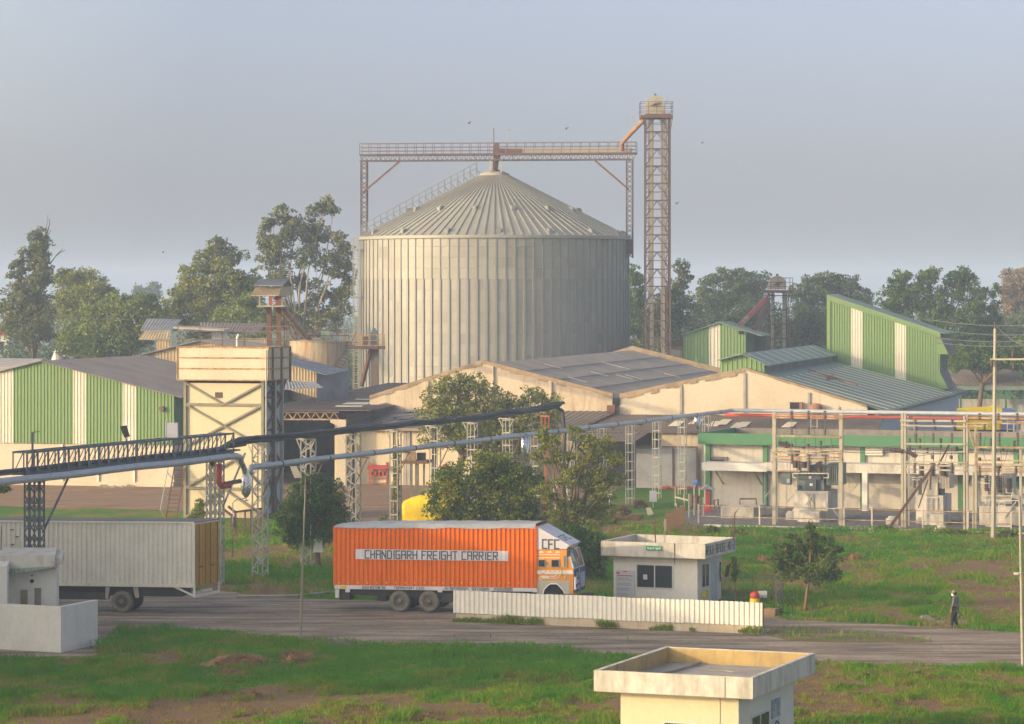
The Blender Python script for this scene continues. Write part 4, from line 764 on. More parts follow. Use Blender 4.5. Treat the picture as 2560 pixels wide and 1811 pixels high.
# roof stair with rail up the left flank
mb = MB(); a = math.radians(186); er = Vector((math.cos(a), math.sin(a), 0)); et = Vector((-math.sin(a), math.cos(a), 0)); c0 = Vector((cx, cy, 0))
P0, P1 = c0+er*(Rr-.3)+Vector((0,0,ze2+.1)), c0+er*(rc_+.2)+Vector((0,0,zc+.1))
for s_ in (-.4, .4):
    for h_ in (.65, 1.25): mb.bar(P0+et*s_+Vector((0,0,h_)), P1+et*s_+Vector((0,0,h_+.15)), .06)
    for i in range(19): p = P0.lerp(P1, i/18)+et*s_; mb.bar(p, p+Vector((0,0,1.3)), .06); mb.bar(p+Vector((0,0,.6)), p+er*-.5+Vector((0,0,.1)), .05)
mb.build('roof_stair_rail', SILORIB, silo)
# caged ladder up the left side
mb = MB(); xl = W(891, 745, 334).x; yl = 333.0; zl_ = H+(YH-597)*334/F
for s_ in (-.22, .22): mb.bar((xl+s_, yl, 4), (xl+s_, yl, zl_), .08)
for i in range(60): z_ = 4.3+i*(zl_-4.5)/60; mb.bar((xl-.22, yl, z_), (xl+.22, yl, z_), .045)
for i in range(16): z_ = 6+i*(zl_-6.2)/15; mb.path([(xl-.3, yl, z_), (xl-.3, yl-.6, z_), (xl+.3, yl-.6, z_), (xl+.3, yl, z_)], .03, 4)
for s_ in (-.3, .3): mb.bar((xl+s_, yl-.6, 5.5), (xl+s_, yl-.6, zl_), .05)
for z_ in (zl_, H+(YH-742)*334/F+1.2): 
    mb.box((xl, yl-.1, z_-1.2), (1.1, 1.2, .1)); 
    for s_ in (-.5, .5): mb.bar((xl+s_, yl-.6, z_-1.2), (xl+s_, yl-.6, z_), .05)
    mb.bar((xl-.5, yl-.6, z_), (xl+.5, yl-.6, z_), .05)
mb.build('caged_ladder', M['creamsteel'], silo)
# ------------------------------------------------------------ gantry over the silo
QF = Frame((cx, cy-.8), .13)
def gp(x, y, d=0): return QF.at(x, y, d)
o = thing('silo_gantry', (cx, cy-.8, 0), 'rusty lattice gantry bridge with handrails spanning over the silo roof', 'gantry')
tl, tr = QF.t(902), QF.t(1591); zt = QF.tz(1236, 387)[1]; zb_ = QF.tz(1236, 401)[1]; zr_ = QF.tz(1236, 358)[1]
mb = MB(); n = 58
for d_ in (-.7, .7):
    mb.bar(QF.P(tl, d_, zt), QF.P(tr, d_, zt), .15); mb.bar(QF.P(tl, d_, zb_), QF.P(tr-.5, d_, zb_), .15)
    for i in range(n):
        a = tl+(tr-tl)*i/n; b = tl+(tr-tl)*(i+1)/n; m_ = (a+b)/2
        if d_ < 0: mb.bar(QF.P(a, d_, zt), QF.P(m_, d_, zb_), .06); mb.bar(QF.P(m_, d_, zb_), QF.P(b, d_, zt), .06)
        elif i % 4 == 0: mb.bar(QF.P(a, d_, zt), QF.P(a, d_, zb_), .06)
mb.fbox(QF, tl, tr, -.65, .65, zt+.08, zt+.13); mb.build('truss', M['gantry'], o)
mb = MB()
for d_ in (-.72, .72):
    for h_ in (.45, .85, zr_-zt): mb.bar(QF.P(tl, d_, zt+h_), QF.P(tr, d_, zt+h_), .05)
    for i in range(31): t_ = tl+(tr-tl)*i/30; mb.bar(QF.P(t_, d_, zt), QF.P(t_, d_, zr_), .055)
mb.build('handrail', M['brownsteel'], o)
def lattice(mb, p, w, z0, z1, step, leg=.08, br=.05, ax=None, faces=4):
    ex, ey = ax or (Vector((1,0,0)), Vector((0,1,0))); c = [Vector(p)+ex*sx*w/2+ey*sy*w/2 for sx, sy in ((-1,-1),(1,-1),(1,1),(-1,1))]
    for q in c: mb.bar((q.x,q.y,z0), (q.x,q.y,z1), leg)
    n = max(1, round((z1-z0)/step))
    for f in range(faces):
        a, b = c[f], c[(f+1) % 4]
        for i in range(n):
            za = z0+(z1-z0)*i/n; zb2 = z0+(z1-z0)*(i+1)/n; q, r_ = (a, b) if i % 2 else (b, a)
            mb.bar((q.x,q.y,za), (r_.x,r_.y,zb2), br)
for x, d_, zlo in ((909, .4, 16.0), (1575, -.4, QF.tz(1575, 645)[1])):
    mb = MB(); t_ = QF.t(x); p = QF.P(t_, d_, 0); lattice(mb, p, .66, zlo, zb_, .55, .12, .075, (QF.e, QF.n))
    if x > 1200: mb.box(p+Vector((0,0,zlo+1.2)), (.75,.75,1.6))
    mb.build('lattice_post', M['gantry'], o)
for xs in ((907, 482, 1000, 403), (1572, 474, 1488, 402)):
    mb = MB()
    for d_ in (-.55, .55): mb.bar(gp(xs[0], xs[1], d_), gp(xs[2], xs[3], d_), .20)
    mb.build('knee_brace', M['rust'], o)
mb = MB(); a, b = gp(1236, 379), gp(1580, 377); mb.bar(a, b, .55, .55); mb.cur = 1; mb.bar(gp(1266, 379, -.02), gp(1306, 379, -.02), .6, .6); mb.bar(a, gp(1264, 379), .62, .62); mb.build('conveyor_trough', [M['creamsteel'], M['rust']], o)
mb = MB(); mb.hexa([gp(1232,386,-.4), gp(1250,386,-.4), gp(1250,386,.4), gp(1232,386,.4), gp(1234,357,-.3), gp(1248,357,-.3), gp(1248,357,.3), gp(1234,357,.3)]); p = gp(1240, 395); mb.path([gp(1243,386), gp(1240,402), gp(1237,426)], [.38,.32,.3], 8); mb.build('drop_spout', M['rust'], o)
mb = MB()
for x in (1225, 1253):
    for d_ in (-.6, .6): mb.bar(gp(x, 402, d_), gp(x, 432, d_), .2)
mb.build_each('cap_leg', M['steel'], o)
mb = MB(); mb.bar(gp(1235, 362), gp(1234, 320), .09); mb.build('mast', M['brownsteel'], o)
for nm, x0, y0, y1 in (('lamp_post', 1267, 382, 324), ('lamp_post', 1578, 372, 292)):
    mb = MB(); mb.bar(gp(x0, y0), gp(x0+1, y1), .07); mb.bar(gp(x0+1, y1), gp(x0+6, y1-1), .06); mb.box(gp(x0+5, y1+1), (.3,.2,.15)); mb.build(nm, M['steel'], o)
# ------------------------------------------------------------ tall bucket elevator
YE = 328.0; sE = YE/F
def ew(x, y, dy=0): return W(x, y, YE+dy)
o = thing('bucket_elevator', ew(1643, 1000), 'tall rusty lattice bucket elevator tower with a domed cream head', 'elevator tower'); o.location.z = 0; ORG[o.name] = tuple(o.location)
zp = ew(0, 288).z; wE = 60*sE; cE = ew(1643, 745)
mb = MB(); cc = [Vector((cE.x+sx*wE/2, YE+sy*wE/2, 0)) for sx, sy in ((-1,-1),(1,-1),(1,1),(-1,1))]
nl = 19; hl_ = zp/nl
for q in cc: mb.bar((q.x,q.y,0), (q.x,q.y,zp), .14)
for f in range(4):
    a, b = cc[f], cc[(f+1) % 4]; m_ = (a+b)/2
    for i in range(nl):
        za, zb2 = i*hl_, (i+1)*hl_
        mb.bar((a.x,a.y,zb2), (b.x,b.y,zb2), .11)
        mb.bar((a.x,a.y,za+hl_*.5), (b.x,b.y,za+hl_*.5), .05)
        q1_, q2_ = a.lerp(b, .16), a.lerp(b, .84); mb.bar((q1_.x,q1_.y,za), (q1_.x,q1_.y,zb2), .05); mb.bar((q2_.x,q2_.y,za), (q2_.x,q2_.y,zb2), .05)
        mb.bar((a.x,a.y,za), (m_.x,m_.y,zb2), .07); mb.bar((b.x,b.y,za), (m_.x,m_.y,zb2), .07)
        for q in (a, b):
            w2 = q.lerp(m_, .42); mb.bar((q.x,q.y,za), (w2.x,w2.y,za+hl_*.5), .05); mb.bar((w2.x,w2.y,za+hl_*.5), (q.x,q.y,zb2), .05)
        if f == 0: q = a.lerp(b, .3); mb.bar((q.x,q.y,za), (q.x,q.y,zb2), .06); q = a.lerp(b, .68); mb.bar((q.x,q.y,za), (q.x,q.y,zb2), .05); mb.bar((q.x,q.y,za+hl_*.5), (b.x,b.y,za+hl_*.5), .045)
mb.build('lattice_tower', M['gantry'], o)
for x in (1629, 1657): mb = MB(); p = ew(x, 745); mb.box((p.x, YE, zp/2), (.42, .5, zp)); mb.build('leg_duct', M['creamsteel'], o)
mb = MB(); q = ew(1670, 745); 
for s_ in (-.2, .2): mb.bar((q.x+s_, YE-wE/2-.3, 2), (q.x+s_, YE-wE/2-.3, zp), .06)
for i in range(70): z_ = 2.2+i*(zp-2.5)/70; mb.bar((q.x-.2, YE-wE/2-.3, z_), (q.x+.2, YE-wE/2-.3, z_), .04)
mb.build('access_ladder', M['brownsteel'], o)
def elev_head(o, x0, x1, yb, yt, xc, hw, Y, pw=None):
    s = Y/F; c = W(xc, yb, Y); r_ = hw*s; h_ = (yb-yt)*s-r_; d = .75; pts = [Vector((c.x-r_, Y-d, c.z)), Vector((c.x+r_, Y-d, c.z))]
    for i in range(13): a = math.pi*i/12; pts.append(Vector((c.x+r_*math.cos(a), Y-d, c.z+h_+r_*math.sin(a))))
    mb = MB(); mb.prism(pts, (0, 2*d, 0)); mb.build('domed_head', M['creamsteel'], o)
    mb = MB(); mb.tube((c.x, Y-d-.12, c.z+h_+.0), (c.x, Y-d+.1, c.z+h_), .22, 8); mb.bar((c.x-.5, Y-d-.06, c.z+h_-.1), (c.x+.5, Y-d-.06, c.z+h_+.25), .12); mb.box((c.x, Y, c.z+h_+r_+.1), (.25,.25,.25)); mb.build('bearing', M['brownsteel'], o)
    a, b = W(x0, yb+4, Y), W(x1, yb+4, Y); dd = 1.7; mb = MB(); mb.hexa([a+Vector((0,-dd,-.22)), b+Vector((0,-dd,-.22)), b+Vector((0,dd,-.22)), a+Vector((0,dd,-.22)), a+Vector((0,-dd,.1)), b+Vector((0,-dd,.1)), b+Vector((0,dd,.1)), a+Vector((0,dd,.1))]); mb.build('platform', M['rust'], o)
    mb = MB()
    for dy in (-dd, dd):
        for i in range(5): p = a.lerp(b, i/4)+Vector((0,dy,0)); mb.bar(p, p+Vector((0,0,1.5)), .06)
        for h2 in (.5, 1.0, 1.5): mb.bar(a+Vector((0,dy,h2)), b+Vector((0,dy,h2)), .05)
    for h2 in (.5, 1.0, 1.5): mb.bar(a+Vector((0,-dd,h2)), a+Vector((0,dd,h2)), .05); mb.bar(b+Vector((0,-dd,h2)), b+Vector((0,dd,h2)), .05)
    for dy in (-dd, dd): mb.bar(a+Vector((0,dy,-.1)), a+Vector((.8,dy*.7,-1.2)), .07); mb.bar(b+Vector((0,dy,-.1)), b+Vector((-.35,dy*.7,-2.2)), .07)
    mb.build('platform_rail', M['brownsteel'], o)
elev_head(o, 1600, 1680, 288, 240, 1638, 24, YE)
mb = MB(); mb.bar(ew(1667, 262), ew(1668, 241), .07); mb.bar(ew(1668, 241), ew(1663, 240), .06); mb.build('lamp_post', M['steel'], o)
mb = MB(); mb.path([ew(1618, 292), ew(1608, 302, 1), ew(1566, 346, 4), ew(1556, 358, 5), ew(1555, 376, 5.5)], .24, 8); tag(mb.build('transfer_chute', mat('rusty_chute', (.30,.17,.08), .8, c2=(.20,.09,.04), scale=1.2)), 'rusty bent chute from the tall elevator head down to the gantry', 'chute')
# short elevator
Y2 = 348.0; o = thing('bucket_elevator', W(1946, 1000, Y2), 'short rusty elevator tower with domed head beside the small green shed', 'elevator tower'); o.location.z = 0; ORG[o.name] = tuple(o.location)
p = W(1945, 745, Y2); s = Y2/F; zp2 = W(0, 726, Y2).z; mb = MB(); hw = 23*s
cc = [Vector((p.x+sx*hw, Y2+sy*hw, 0)) for sx, sy in ((-1,-1),(1,-1),(1,1),(-1,1))]
for q in cc: mb.bar((q.x,q.y,0), (q.x,q.y,zp2), .13)
for i in range(10):
    z_ = zp2*i/10+1
    for f in range(4): mb.bar((cc[f].x,cc[f].y,z_), (cc[(f+1) % 4].x,cc[(f+1) % 4].y,z_), .11)
for i in range(24): z_ = i*.7; mb.bar((p.x-hw, Y2-hw-.3, z_), (p.x-hw+.5, Y2-hw-.3, z_), .05); mb.bar((p.x+hw*.2, Y2-hw-.3, z_), (p.x+hw*.6, Y2-hw-.3, z_), .05)
mb.bar((p.x-hw+.5, Y2-hw-.3, 2), (p.x-hw+.5, Y2-hw-.3, zp2), .06); mb.bar((p.x-hw*2.0, Y2-hw, zp2-4.6), (p.x-hw+.1, Y2-hw, zp2-8.6), .12); mb.build('lattice_tower', M['gantry'], o)
for x in (1932, 1960): mb = MB(); q = W(x, 745, Y2); mb.box((q.x, Y2, zp2/2), (.36,.45,zp2)); mb.build('leg_duct', M['creamsteel'], o)
elev_head(o, 1906, 1978, 724, 690, 1943, 21, Y2)
mb = MB()
for s_ in (-.35, .35): 
    for h_ in range(4): pass
q = W(1974, 745, Y2); 
for s_ in (-.3,.3): mb.bar((q.x+s_, Y2-hw-.2, zp2-3.2), (q.x+s_, Y2-hw-.2, zp2), .07)
for i in range(7): z_ = zp2-3+i*.45; mb.bar((q.x-.3, Y2-hw-.2, z_), (q.x+.3, Y2-hw-.2, z_), .05)
mb.build('side_ladder', M['bluesteel'], o)
for lab, pts, m_ in (('bright red chute from the short elevator down to the small green roof', [(1916, 748, Y2-1), (1866, 798, 335), (1851, 814, 332)], 'red'), ('dark rusty chute below the red one on the short elevator', [(1915, 772, Y2), (1886, 822, 333)], 'rust')):
    mb = MB(); mb.path([W(*q) for q in pts], .30, 8); mb.cur = 1
    if m_ == 'red': mb.path([W(1868, 796, 335.4), W(1851, 814, 332)], .32, 8)
    tag(mb.build('grain_chute', [M[m_], M['rustpaint']]), lab, 'chute')
# ------------------------------------------------------------ pipe rack, pylons, cable tray
RE = Vector((.363, .932, 0)); RN = Vector((.932, -.363, 0)); RO = Vector((-23.2, 144, 0))
def rk(q, o=0, z=0): return RO+RE*q+RN*o+Vector((0,0,z))
def qx(x): k = (x-1280)/F; return (23.2+k*144)/(.363-k*.932)
def zq(y, q, o=0): return H-(y-YH)*rk(q, o).y/F
ords = ['second','third','fourth','fifth','sixth','seventh','eighth','ninth','tenth','eleventh','twelfth','thirteenth','fourteenth']
qs = [25.6+6.25*i for i in range(14)]
pylon_labels = ['pale lattice pylon next to the yellow lorry doors', 'pale lattice pylon with a white meter box, in front of the round bushy tree', 'lattice pylon wound with cables next to the yellow wall board',
 'ladder-like pylon draped with green creeper before the white annex wall', 'ladder-like pylon rising in front of the yellow tarpaulin heap', 'ladder post in front of the big feathery tree, under the first pipe bracket',
 'ladder post hidden among branches where the black cables end', 'ladder post behind the orange bracket amid the sparse tree', 'ladder post amid outer branches of the sparse tree by the dark doorway', 'ladder post standing before the dark lean-to doorway', 'tall ladder post in front of the grey sliding doors', 'ladder post with a grey switch box at its foot', 'ladder post under the last pipe drip leg', 'last ladder post, against the green corner pilaster of the control room']
for i, q in enumerate(qs):
    if i == 7: q -= 1.0
    ztop_ = 7.35 if i < 7 else 6.05
    o = thing('pipe_pylon', rk(q), pylon_labels[i], 'pylon', 'pylons along the silver pipe'); w = .62 if i < 3 else .5
    c = [rk(q+sy*w*.55, sx*w/2) for sx, sy in ((-1,-1),(1,-1),(1,1),(-1,1))]
    mb = MB()
    for p in c: mb.bar(p, p+Vector((0,0,ztop_)), .075)
    mb.build_each('leg', M['steel'], o)
    mb = MB()
    if i < 3:
        n = int(ztop_/.42)
        for f in range(4):
            a, b = c[f], c[(f+1) % 4]
            for k in range(n):
                z0, z1 = ztop_*k/n, ztop_*(k+1)/n; p, r_ = (a, b) if (k+f) % 2 else (b, a); mb.bar(p+Vector((0,0,z0)), r_+Vector((0,0,z1)), .042)
    else:
        for k in range(9):
            z0 = .5+k*(ztop_-.6)/8
            for f in (0, 2): mb.bar(c[f]+Vector((0,0,z0)), c[(f+1) % 4]+Vector((0,0,z0)), .06)
            if k % 2: mb.bar(c[1]+Vector((0,0,z0)), c[2]+Vector((0,0,z0)), .05); mb.bar(c[3]+Vector((0,0,z0)), c[0]+Vector((0,0,z0)), .05)
    mb.build('bracing', M['steel'], o) if i < 3 else mb.build_each('rung', M['steel'], o)
    if i < 7:
        mb = MB(); T = Vector((0,0,ztop_))
        for sg, k in ((-1, 0), (1, 1)): mb.bar(c[k]+T-Vector((0,0,.6)), c[k]+RN*sg*.28+T, .045)
        mb.bar(c[0]+T-RN*.3, c[1]+T+RN*.3, .06); mb.build('cable_arm', M['steel'], o)
    mb = MB(); pz = 6.0; e = c[1]+RN*.85+Vector((0,0,pz)); mb.bar(c[1]+Vector((0,0,pz)), e, .08); mb.bar(c[1]+Vector((0,0,pz-1.5)), e-RN*.1, .055); mb.build('pipe_arm', M['brownsteel'], o)
    if i == 1:
        b = MB(); p = rk(q, .62, 0); b.box(p+Vector((0,-.1, zq(1362, q))), (.52,.38,.80)); tag(b.build('meter_box', M['white'], None), 'white metal meter box mounted on a pylon behind the orange lorry tail', 'meter box')
    if i in (3,):
        cl = np.array([[p.x, p.y-.1, z, .16, .16, .5] for z, p in ((h, rk(q, .05)) for h in np.arange(.3, 6.2, .7))])
        quads_obj('creeper', leaf_mesh([tuple(r) for r in cl], .14, 2.0, 91, .5), LM['olive'], o)
    if i in (2, 3, 4):
        mb = MB()
        for k in range(4): a = rk(q, rng.uniform(-.2,.2), 7.4); mb.path([a, a+Vector((rng.uniform(-.1,.1),0,-2.5)), a+Vector((rng.uniform(-.2,.2),0,-7.2 if k < 2 else -4.5))], .035, 4)
        mb.build_each('hanging_cable', M['cable'], o)
for i, (w, col) in enumerate(((0,'w'),)): pass
# cable bundle: tubes with slight sag between pylons
o = thing('cable_bundle', rk(20, 0, 7.4), 'thick bundle of black cables carried along the pylon tops', 'cables')
for k in range(8):
    pts = []; qq = -6.0; off = rng.uniform(-.24,.24); hz_ = rng.uniform(0,.30)
    while qq < 73.5:
        inside = -4 < qq < 22
        z_ = 7.46+hz_+(rng.uniform(-.05,.10)) if not inside else 7.2+hz_*.3; pts.append(rk(qq, off+rng.uniform(-.06,.06), z_+(.12 if qq > 62 else 0)+max(0, qq-66)*.03)); qq += 2.2
    mb = MB(); mb.path(pts, rng.uniform(.065,.10), 6); mb.build('cable', M['cable'], o)
mb = MB(); mb.path([rk(72.5, 0, 7.75), rk(73.6, 0, 7.5), rk(73.8, .1, 6.0), rk(73.7, 0, 3.5)], .14, 6); mb.build('cable_drop', M['cable'], o)
mb = MB()
for s_ in (-.3, 0, .3): mb.bar(rk(70.2, s_, 7.3), rk(70.2, s_*.6, 5.6), .09)
mb.bar(rk(70.2, -.35, 7.25), rk(70.2, .35, 7.25), .1); mb.bar(rk(70.2, -.3, 6.4), rk(70.2, .3, 6.4), .07); mb.bar(rk(70.2, -.2, 5.6), rk(70.2, .2, 5.6), .08); mb.bar(rk(70.2,0,5.6), rk(70.2,0,0), .16); tag(mb.build('cable_bracket', M['orangepaint']), 'orange red bracket post under the end of the black cables', 'bracket')
# silver pipe
def zline(y, x): q = qx(x); return zq(y, q)
zA, zB = 6.88, 6.2; PO = .75
o = thing('steam_pipe', rk(20, PO, 6.9), 'silver clad steam pipe stepping down and running the length of the yard', 'pipe')
qD = qx(582)-.6
mb = MB(); mb.path([rk(-8, PO, zA)]+[rk(q, PO+rng.uniform(-.02,.02), zA+rng.uniform(-.025,.025)) for q in np.arange(-5, qD-1, 3.0)]+[rk(qD-.5, PO, zA+.02), rk(qD, PO, zA-.08), rk(qD+.15, PO, zA-.4)], [.18]*1+[.18]*len(np.arange(-5, qD-1, 3.0))+[.175,.16,.13], 12); mb.build('upper_run', M['pipe'], o, smooth=True)
EQ = 111.0
low = [rk(qD+1.2, PO, zB-.35), rk(qD+1.35, PO, zB)]+[rk(q, PO*(1-.0*q)+rng.uniform(-.015,.015), zB+rng.uniform(-.02,.02)) for q in np.arange(qD+4, EQ-.6, 3.1)]+[rk(EQ-.3, PO, zB+.05)]
turn = rk(EQ, PO, zB+.05); run = [turn+Vector((.93,-.36,0))*d for d in (.5, 6, 12, 18, 24, 32)]
mb = MB(); mb.path(low+run, .165, 12); mb.build('lower_run', M['pipe'], o, smooth=True)
mb = MB(); q0 = qD+.7
mb.path([rk(qD+.15, PO, zA-.35), rk(qD+.2, PO, zB+.3), rk(qD+.55, PO, zB-.1), rk(q0, PO, zB-.35), rk(q0, PO, zB-.6), rk(q0, PO, zB-1.05), rk(q0, PO, zB-1.4), rk(q0, PO, zB-1.6)], [.14,.14,.16,.19,.27,.30,.23,.09], 12); mb.tube(rk(q0, PO, zB-1.6), rk(q0, PO, zB-1.8), .04, 6); mb.box(rk(q0, PO, zB-1.76), (.24,.24,.04)); mb.path([rk(q0, PO, zB-1.63), rk(q0-1.3, PO, zB-1.68), rk(q0-1.6, PO, zB-1.8), rk(q0-1.6, PO, 1.5)], .028, 5); mb.build('drip_leg', M['foil'], o, smooth=True)
for x, h_ in ((1288, 1.25), (1722, .95)):
    q = qx(x); mb = MB(); mb.path([rk(q-.35, PO, zB-.05), rk(q-.35, PO, zB-h_+.25), rk(q-.1, PO, zB-h_), rk(q+.2, PO, zB-h_+.3), rk(q+.2, PO, zB-.05)], .19, 10); mb.build('expansion_loop', M['foil'], o, smooth=True)
mb = MB()
for q in np.arange(qD+5, EQ-2, 6.25): mb.tube(rk(q, PO, zB), rk(q+.12, PO, zB), .185, 10)
mb.build_each('pipe_clamp', M['chassis'], o)
mb = MB(); mb.path([turn+Vector((.93,-.36,0))*d+Vector((0,.2,-.38)) for d in (-.5, 8, 16, 24, 32)], .14, 10); tag(mb.build('red_pipe', M['red'], smooth=True), 'red fire pipe running just under the silver pipe behind the control room', 'pipe')
mb = MB(); mb.path([rk(-6, .1, 6.78), rk(6, .1, 6.8), rk(18, .1, 6.82), rk(qD-2.4, .1, 6.8), rk(qD-2.0, .1, 6.5)], .12, 8); mb.cur = 1; mb.path([rk(qD-2.2, .6, 6.55), rk(qD-2.25, .6, 5.6), rk(qD-2.0, .65, 5.35), rk(qD-1.2, .7, 5.35)], .15, 8); mb.cur = 0; mb.path([rk(qD-2.0, .6, 5.45), rk(qD+.3, .6, 5.5)], .12, 8); tag(mb.build('brown_pipe', [M['brownsteel'], M['red']], smooth=True), 'dark brown pipe with a red bend beneath the cable walkway', 'pipe')
# posts of the turned run
lab2 = ['posts with rungs holding the white pipe behind the fascia, next to the pipe bend', 'ladder posts holding the white pipe behind the fascia, middle pair', 'ladder posts holding the white pipe behind the fascia near the tall concrete pole']
for i, d in enumerate((7, 15, 23)):
    mb = MB(); p = turn+Vector((.93,-.36,0))*d; a, b = p-Vector((.25,0,0)), p+Vector((.25,0,0))
    for q in (a, b): mb.bar((q.x,q.y,0), (q.x,q.y,6.05), .08)
    for k in range(9): mb.bar((a.x,a.y,.5+k*.65), (b.x,b.y,.5+k*.65), .05)
    tag(mb.build('ladder_post', M['steel']), lab2[i], 'post', 'posts behind the control room')
# cable walkway: grey-blue box truss between two lattice towers
o = thing('cable_walkway', rk(10, 0, 7), 'dark blue-grey box truss walkway carrying cables over the white lorry', 'walkway')
q0_, q1_ = -.2, qx(568); zb_, zt_ = 7.05, 8.08; hw = .38; n = 22
mb = MB()
for s_ in (-hw, hw):
    for z_ in (zb_, zt_): mb.bar(rk(q0_, s_, z_), rk(q1_, s_, z_), .085, .10)
    for k in range(n+1):
        q = q0_+(q1_-q0_)*k/n; mb.bar(rk(q, s_, zb_), rk(q, s_, zt_), .09 if s_ > 0 else .06)
        if k < n: mb.bar(rk(q, s_, zb_), rk(q+(q1_-q0_)/n, s_, zt_), .035)
for k in range(n+1): q = q0_+(q1_-q0_)*k/n; mb.bar(rk(q, -hw, zt_), rk(q, hw, zt_), .07); mb.bar(rk(q, -hw, zb_), rk(q, hw, zb_), .07)
mb.build('box_truss', M['bluesteel'], o)
mb = MB(); mb.hexa([rk(q0_-5, -.3, zb_+.05), rk(q1_+1, -.3, zb_+.05), rk(q1_+1, .3, zb_+.05), rk(q0_-5, .3, zb_+.05), rk(q0_-5, -.3, zb_+.14), rk(q1_+1, -.3, zb_+.14), rk(q1_+1, .3, zb_+.14), rk(q0_-5, .3, zb_+.14)]); mb.build('tray', M['bluesteel'], o)
mb = MB(); mb.path([rk(q0_-8, .1, zb_+.2)]+[rk(q, .1+rng.uniform(-.05,.05), zb_+.22+rng.uniform(-.03,.05)) for q in np.arange(q0_-4, q1_, 2)]+[rk(q1_+2, .1, 7.4)], .1, 6); mb.path([rk(q0_-8, -.1, zb_+.2)]+[rk(q, -.15, zb_+.2) for q in np.arange(q0_-4, q1_, 4)]+[rk(q1_+2, -.1, 7.45)], .1, 6); mb.build('cable', M['cable'], o)
for q, ww in ((qx(86), .78), (qx(538), .70)):
    mb = MB(); z1 = 6.95
    for s_ in (-.27, .27):
        cc = [rk(q+a*.2, s_+b*.15) for a, b in ((-1,-1),(1,-1),(1,1),(-1,1))]
        for p in cc: mb.bar(p, p+Vector((0,0,z1)), .075)
        for f in range(4):
            nb = 15
            for k in range(nb): a, b = (cc[f], cc[(f+1) % 4]) if k % 2 else (cc[(f+1) % 4], cc[f]); mb.bar(a+Vector((0,0,z1*k/nb)), b+Vector((0,0,z1*(k+1)/nb)), .04)
    for k in range(8): mb.bar(rk(q, -.45, .5+k*.85), rk(q, .45, .5+k*.85), .06)
    mb.bar(rk(q+.1, .4, 4.2), rk(q+2.8, .4, z1), .08); mb.bar(rk(q, -.5, z1), rk(q, .9, z1), .1)
    mb.build('lattice_leg', M['bluesteel'] if ww > .75 else M['steel'], o)
mb = MB(); a = rk(qx(72), .2, 7.0); mb.bar(a, a+Vector((0,0,2.0)), .09); mb.bar(a+Vector((0,0,2.0)), a+Vector((.35,0,2.05)), .05); mb.build('lamp_arm', M['bluesteel'], o)
q = qx(312); b = rk(q, .1, 8.1); mb = MB(); mb.bar(b, b+Vector((-.05,0,.35)), .06); ax = (Vector((1,0,0)), Vector((0,1,0)), Vector((0,0,1))); mb.hexa([b+Vector(v) for v in ((-.10,-.12,.25),(.16,-.12,.30),(.16,.12,.30),(-.10,.12,.25),(-.32,-.16,.82),(-.02,-.16,.86),(-.02,.16,.86),(-.32,.16,.82))]); tag(mb.build('floodlight', M['chassis']), 'black floodlight tilted on top of the cable walkway', 'floodlight')
q = qx(427); p = rk(q, .1, 8.14); mb = MB(); mb.box(p+Vector((0,0,.38)), (.56,.4,.76)); mb.box(p+Vector((-.33,0,.42)), (.06,.38,.72)); tag(mb.build('junction_box', M['pinkwhite']), 'white junction box standing on the cable walkway beside the green shed corner', 'box')
# ------------------------------------------------------------ poles
def lamp(p, head, m1='steel'):
    pass
o = thing('street_pole', G(750.5, 1607), 'thin leaning lamp pole standing in the grass by the muddy track', 'lamp pole'); b = G(750.5, 1607); t_ = W(765, 1172, b.y); mb = MB(); mb.path([b-Vector((0,0,.2)), b.lerp(t_, .37), b.lerp(t_, .38), t_], [.06,.055,.045,.035], 8); mb.build('pole', M['olive'], o); mb = MB(); mb.path([t_-Vector((0,0,.3)), t_+Vector((-.1,0,.05)), W(736, 1168, b.y)], .03, 6); mb.build('arm', M['steel'], o); mb = MB(); a = W(738, 1168, b.y); mb.hexa([a+Vector(v) for v in ((-.02,-.13,-.5),(.32,-.13,-.45),(.32,.13,-.45),(-.02,.13,-.5),(-.22,-.13,.02),(.05,-.13,.05),(.05,.13,.05),(-.22,.13,.02))]); mb.build('lamp_head', M['creamsteel'], o)
pb = G(2557, 1672); o = thing('camera_pole', pb, 'slim pole by the track with a small camera and a box at its foot', 'pole'); t_ = W(2549, 1240, pb.y); mb = MB(); mb.path([pb, t_], [.07,.05], 8); mb.build('pole', M['creamsteel'], o); mb = MB(); c = W(2542, 1433, pb.y); mb.bar(c, c+Vector((.25,0,.02)), .04); mb.box(c+Vector((-.03,0,-.02)), (.18,.1,.1)); mb.build('camera', M['white'], o); mb = MB(); mb.box(W(2556, 1681, pb.y-.15), (.3,.2,.5)); mb.build('box', M['white'], o); mb = MB(); c = W(2541, 1250, pb.y); mb.hexa([c+Vector(v) for v in ((-.22,-.12,.1),(.1,-.12,.0),(.1,.12,.0),(-.22,.12,.1),(-.18,-.12,.28),(.14,-.12,.12),(.14,.12,.12),(-.18,.12,.28))]); mb.build('floodlight', M['steel'], o)
pb = G(2483, 1345); o = thing('utility_pole', pb, 'tall concrete utility pole with a cross arm rising above the substation', 'utility pole'); t_ = W(2488, 822, pb.y); mb = MB(); mb.path([pb, t_], [.17,.11], 6); mb.build('pole', M['creamsteel'], o); mb = MB(); a, b = W(2476, 899, pb.y), W(2600, 898, pb.y-1.4); mb.bar(a, b, .11); mb.build('cross_arm', M['creamsteel'], o)
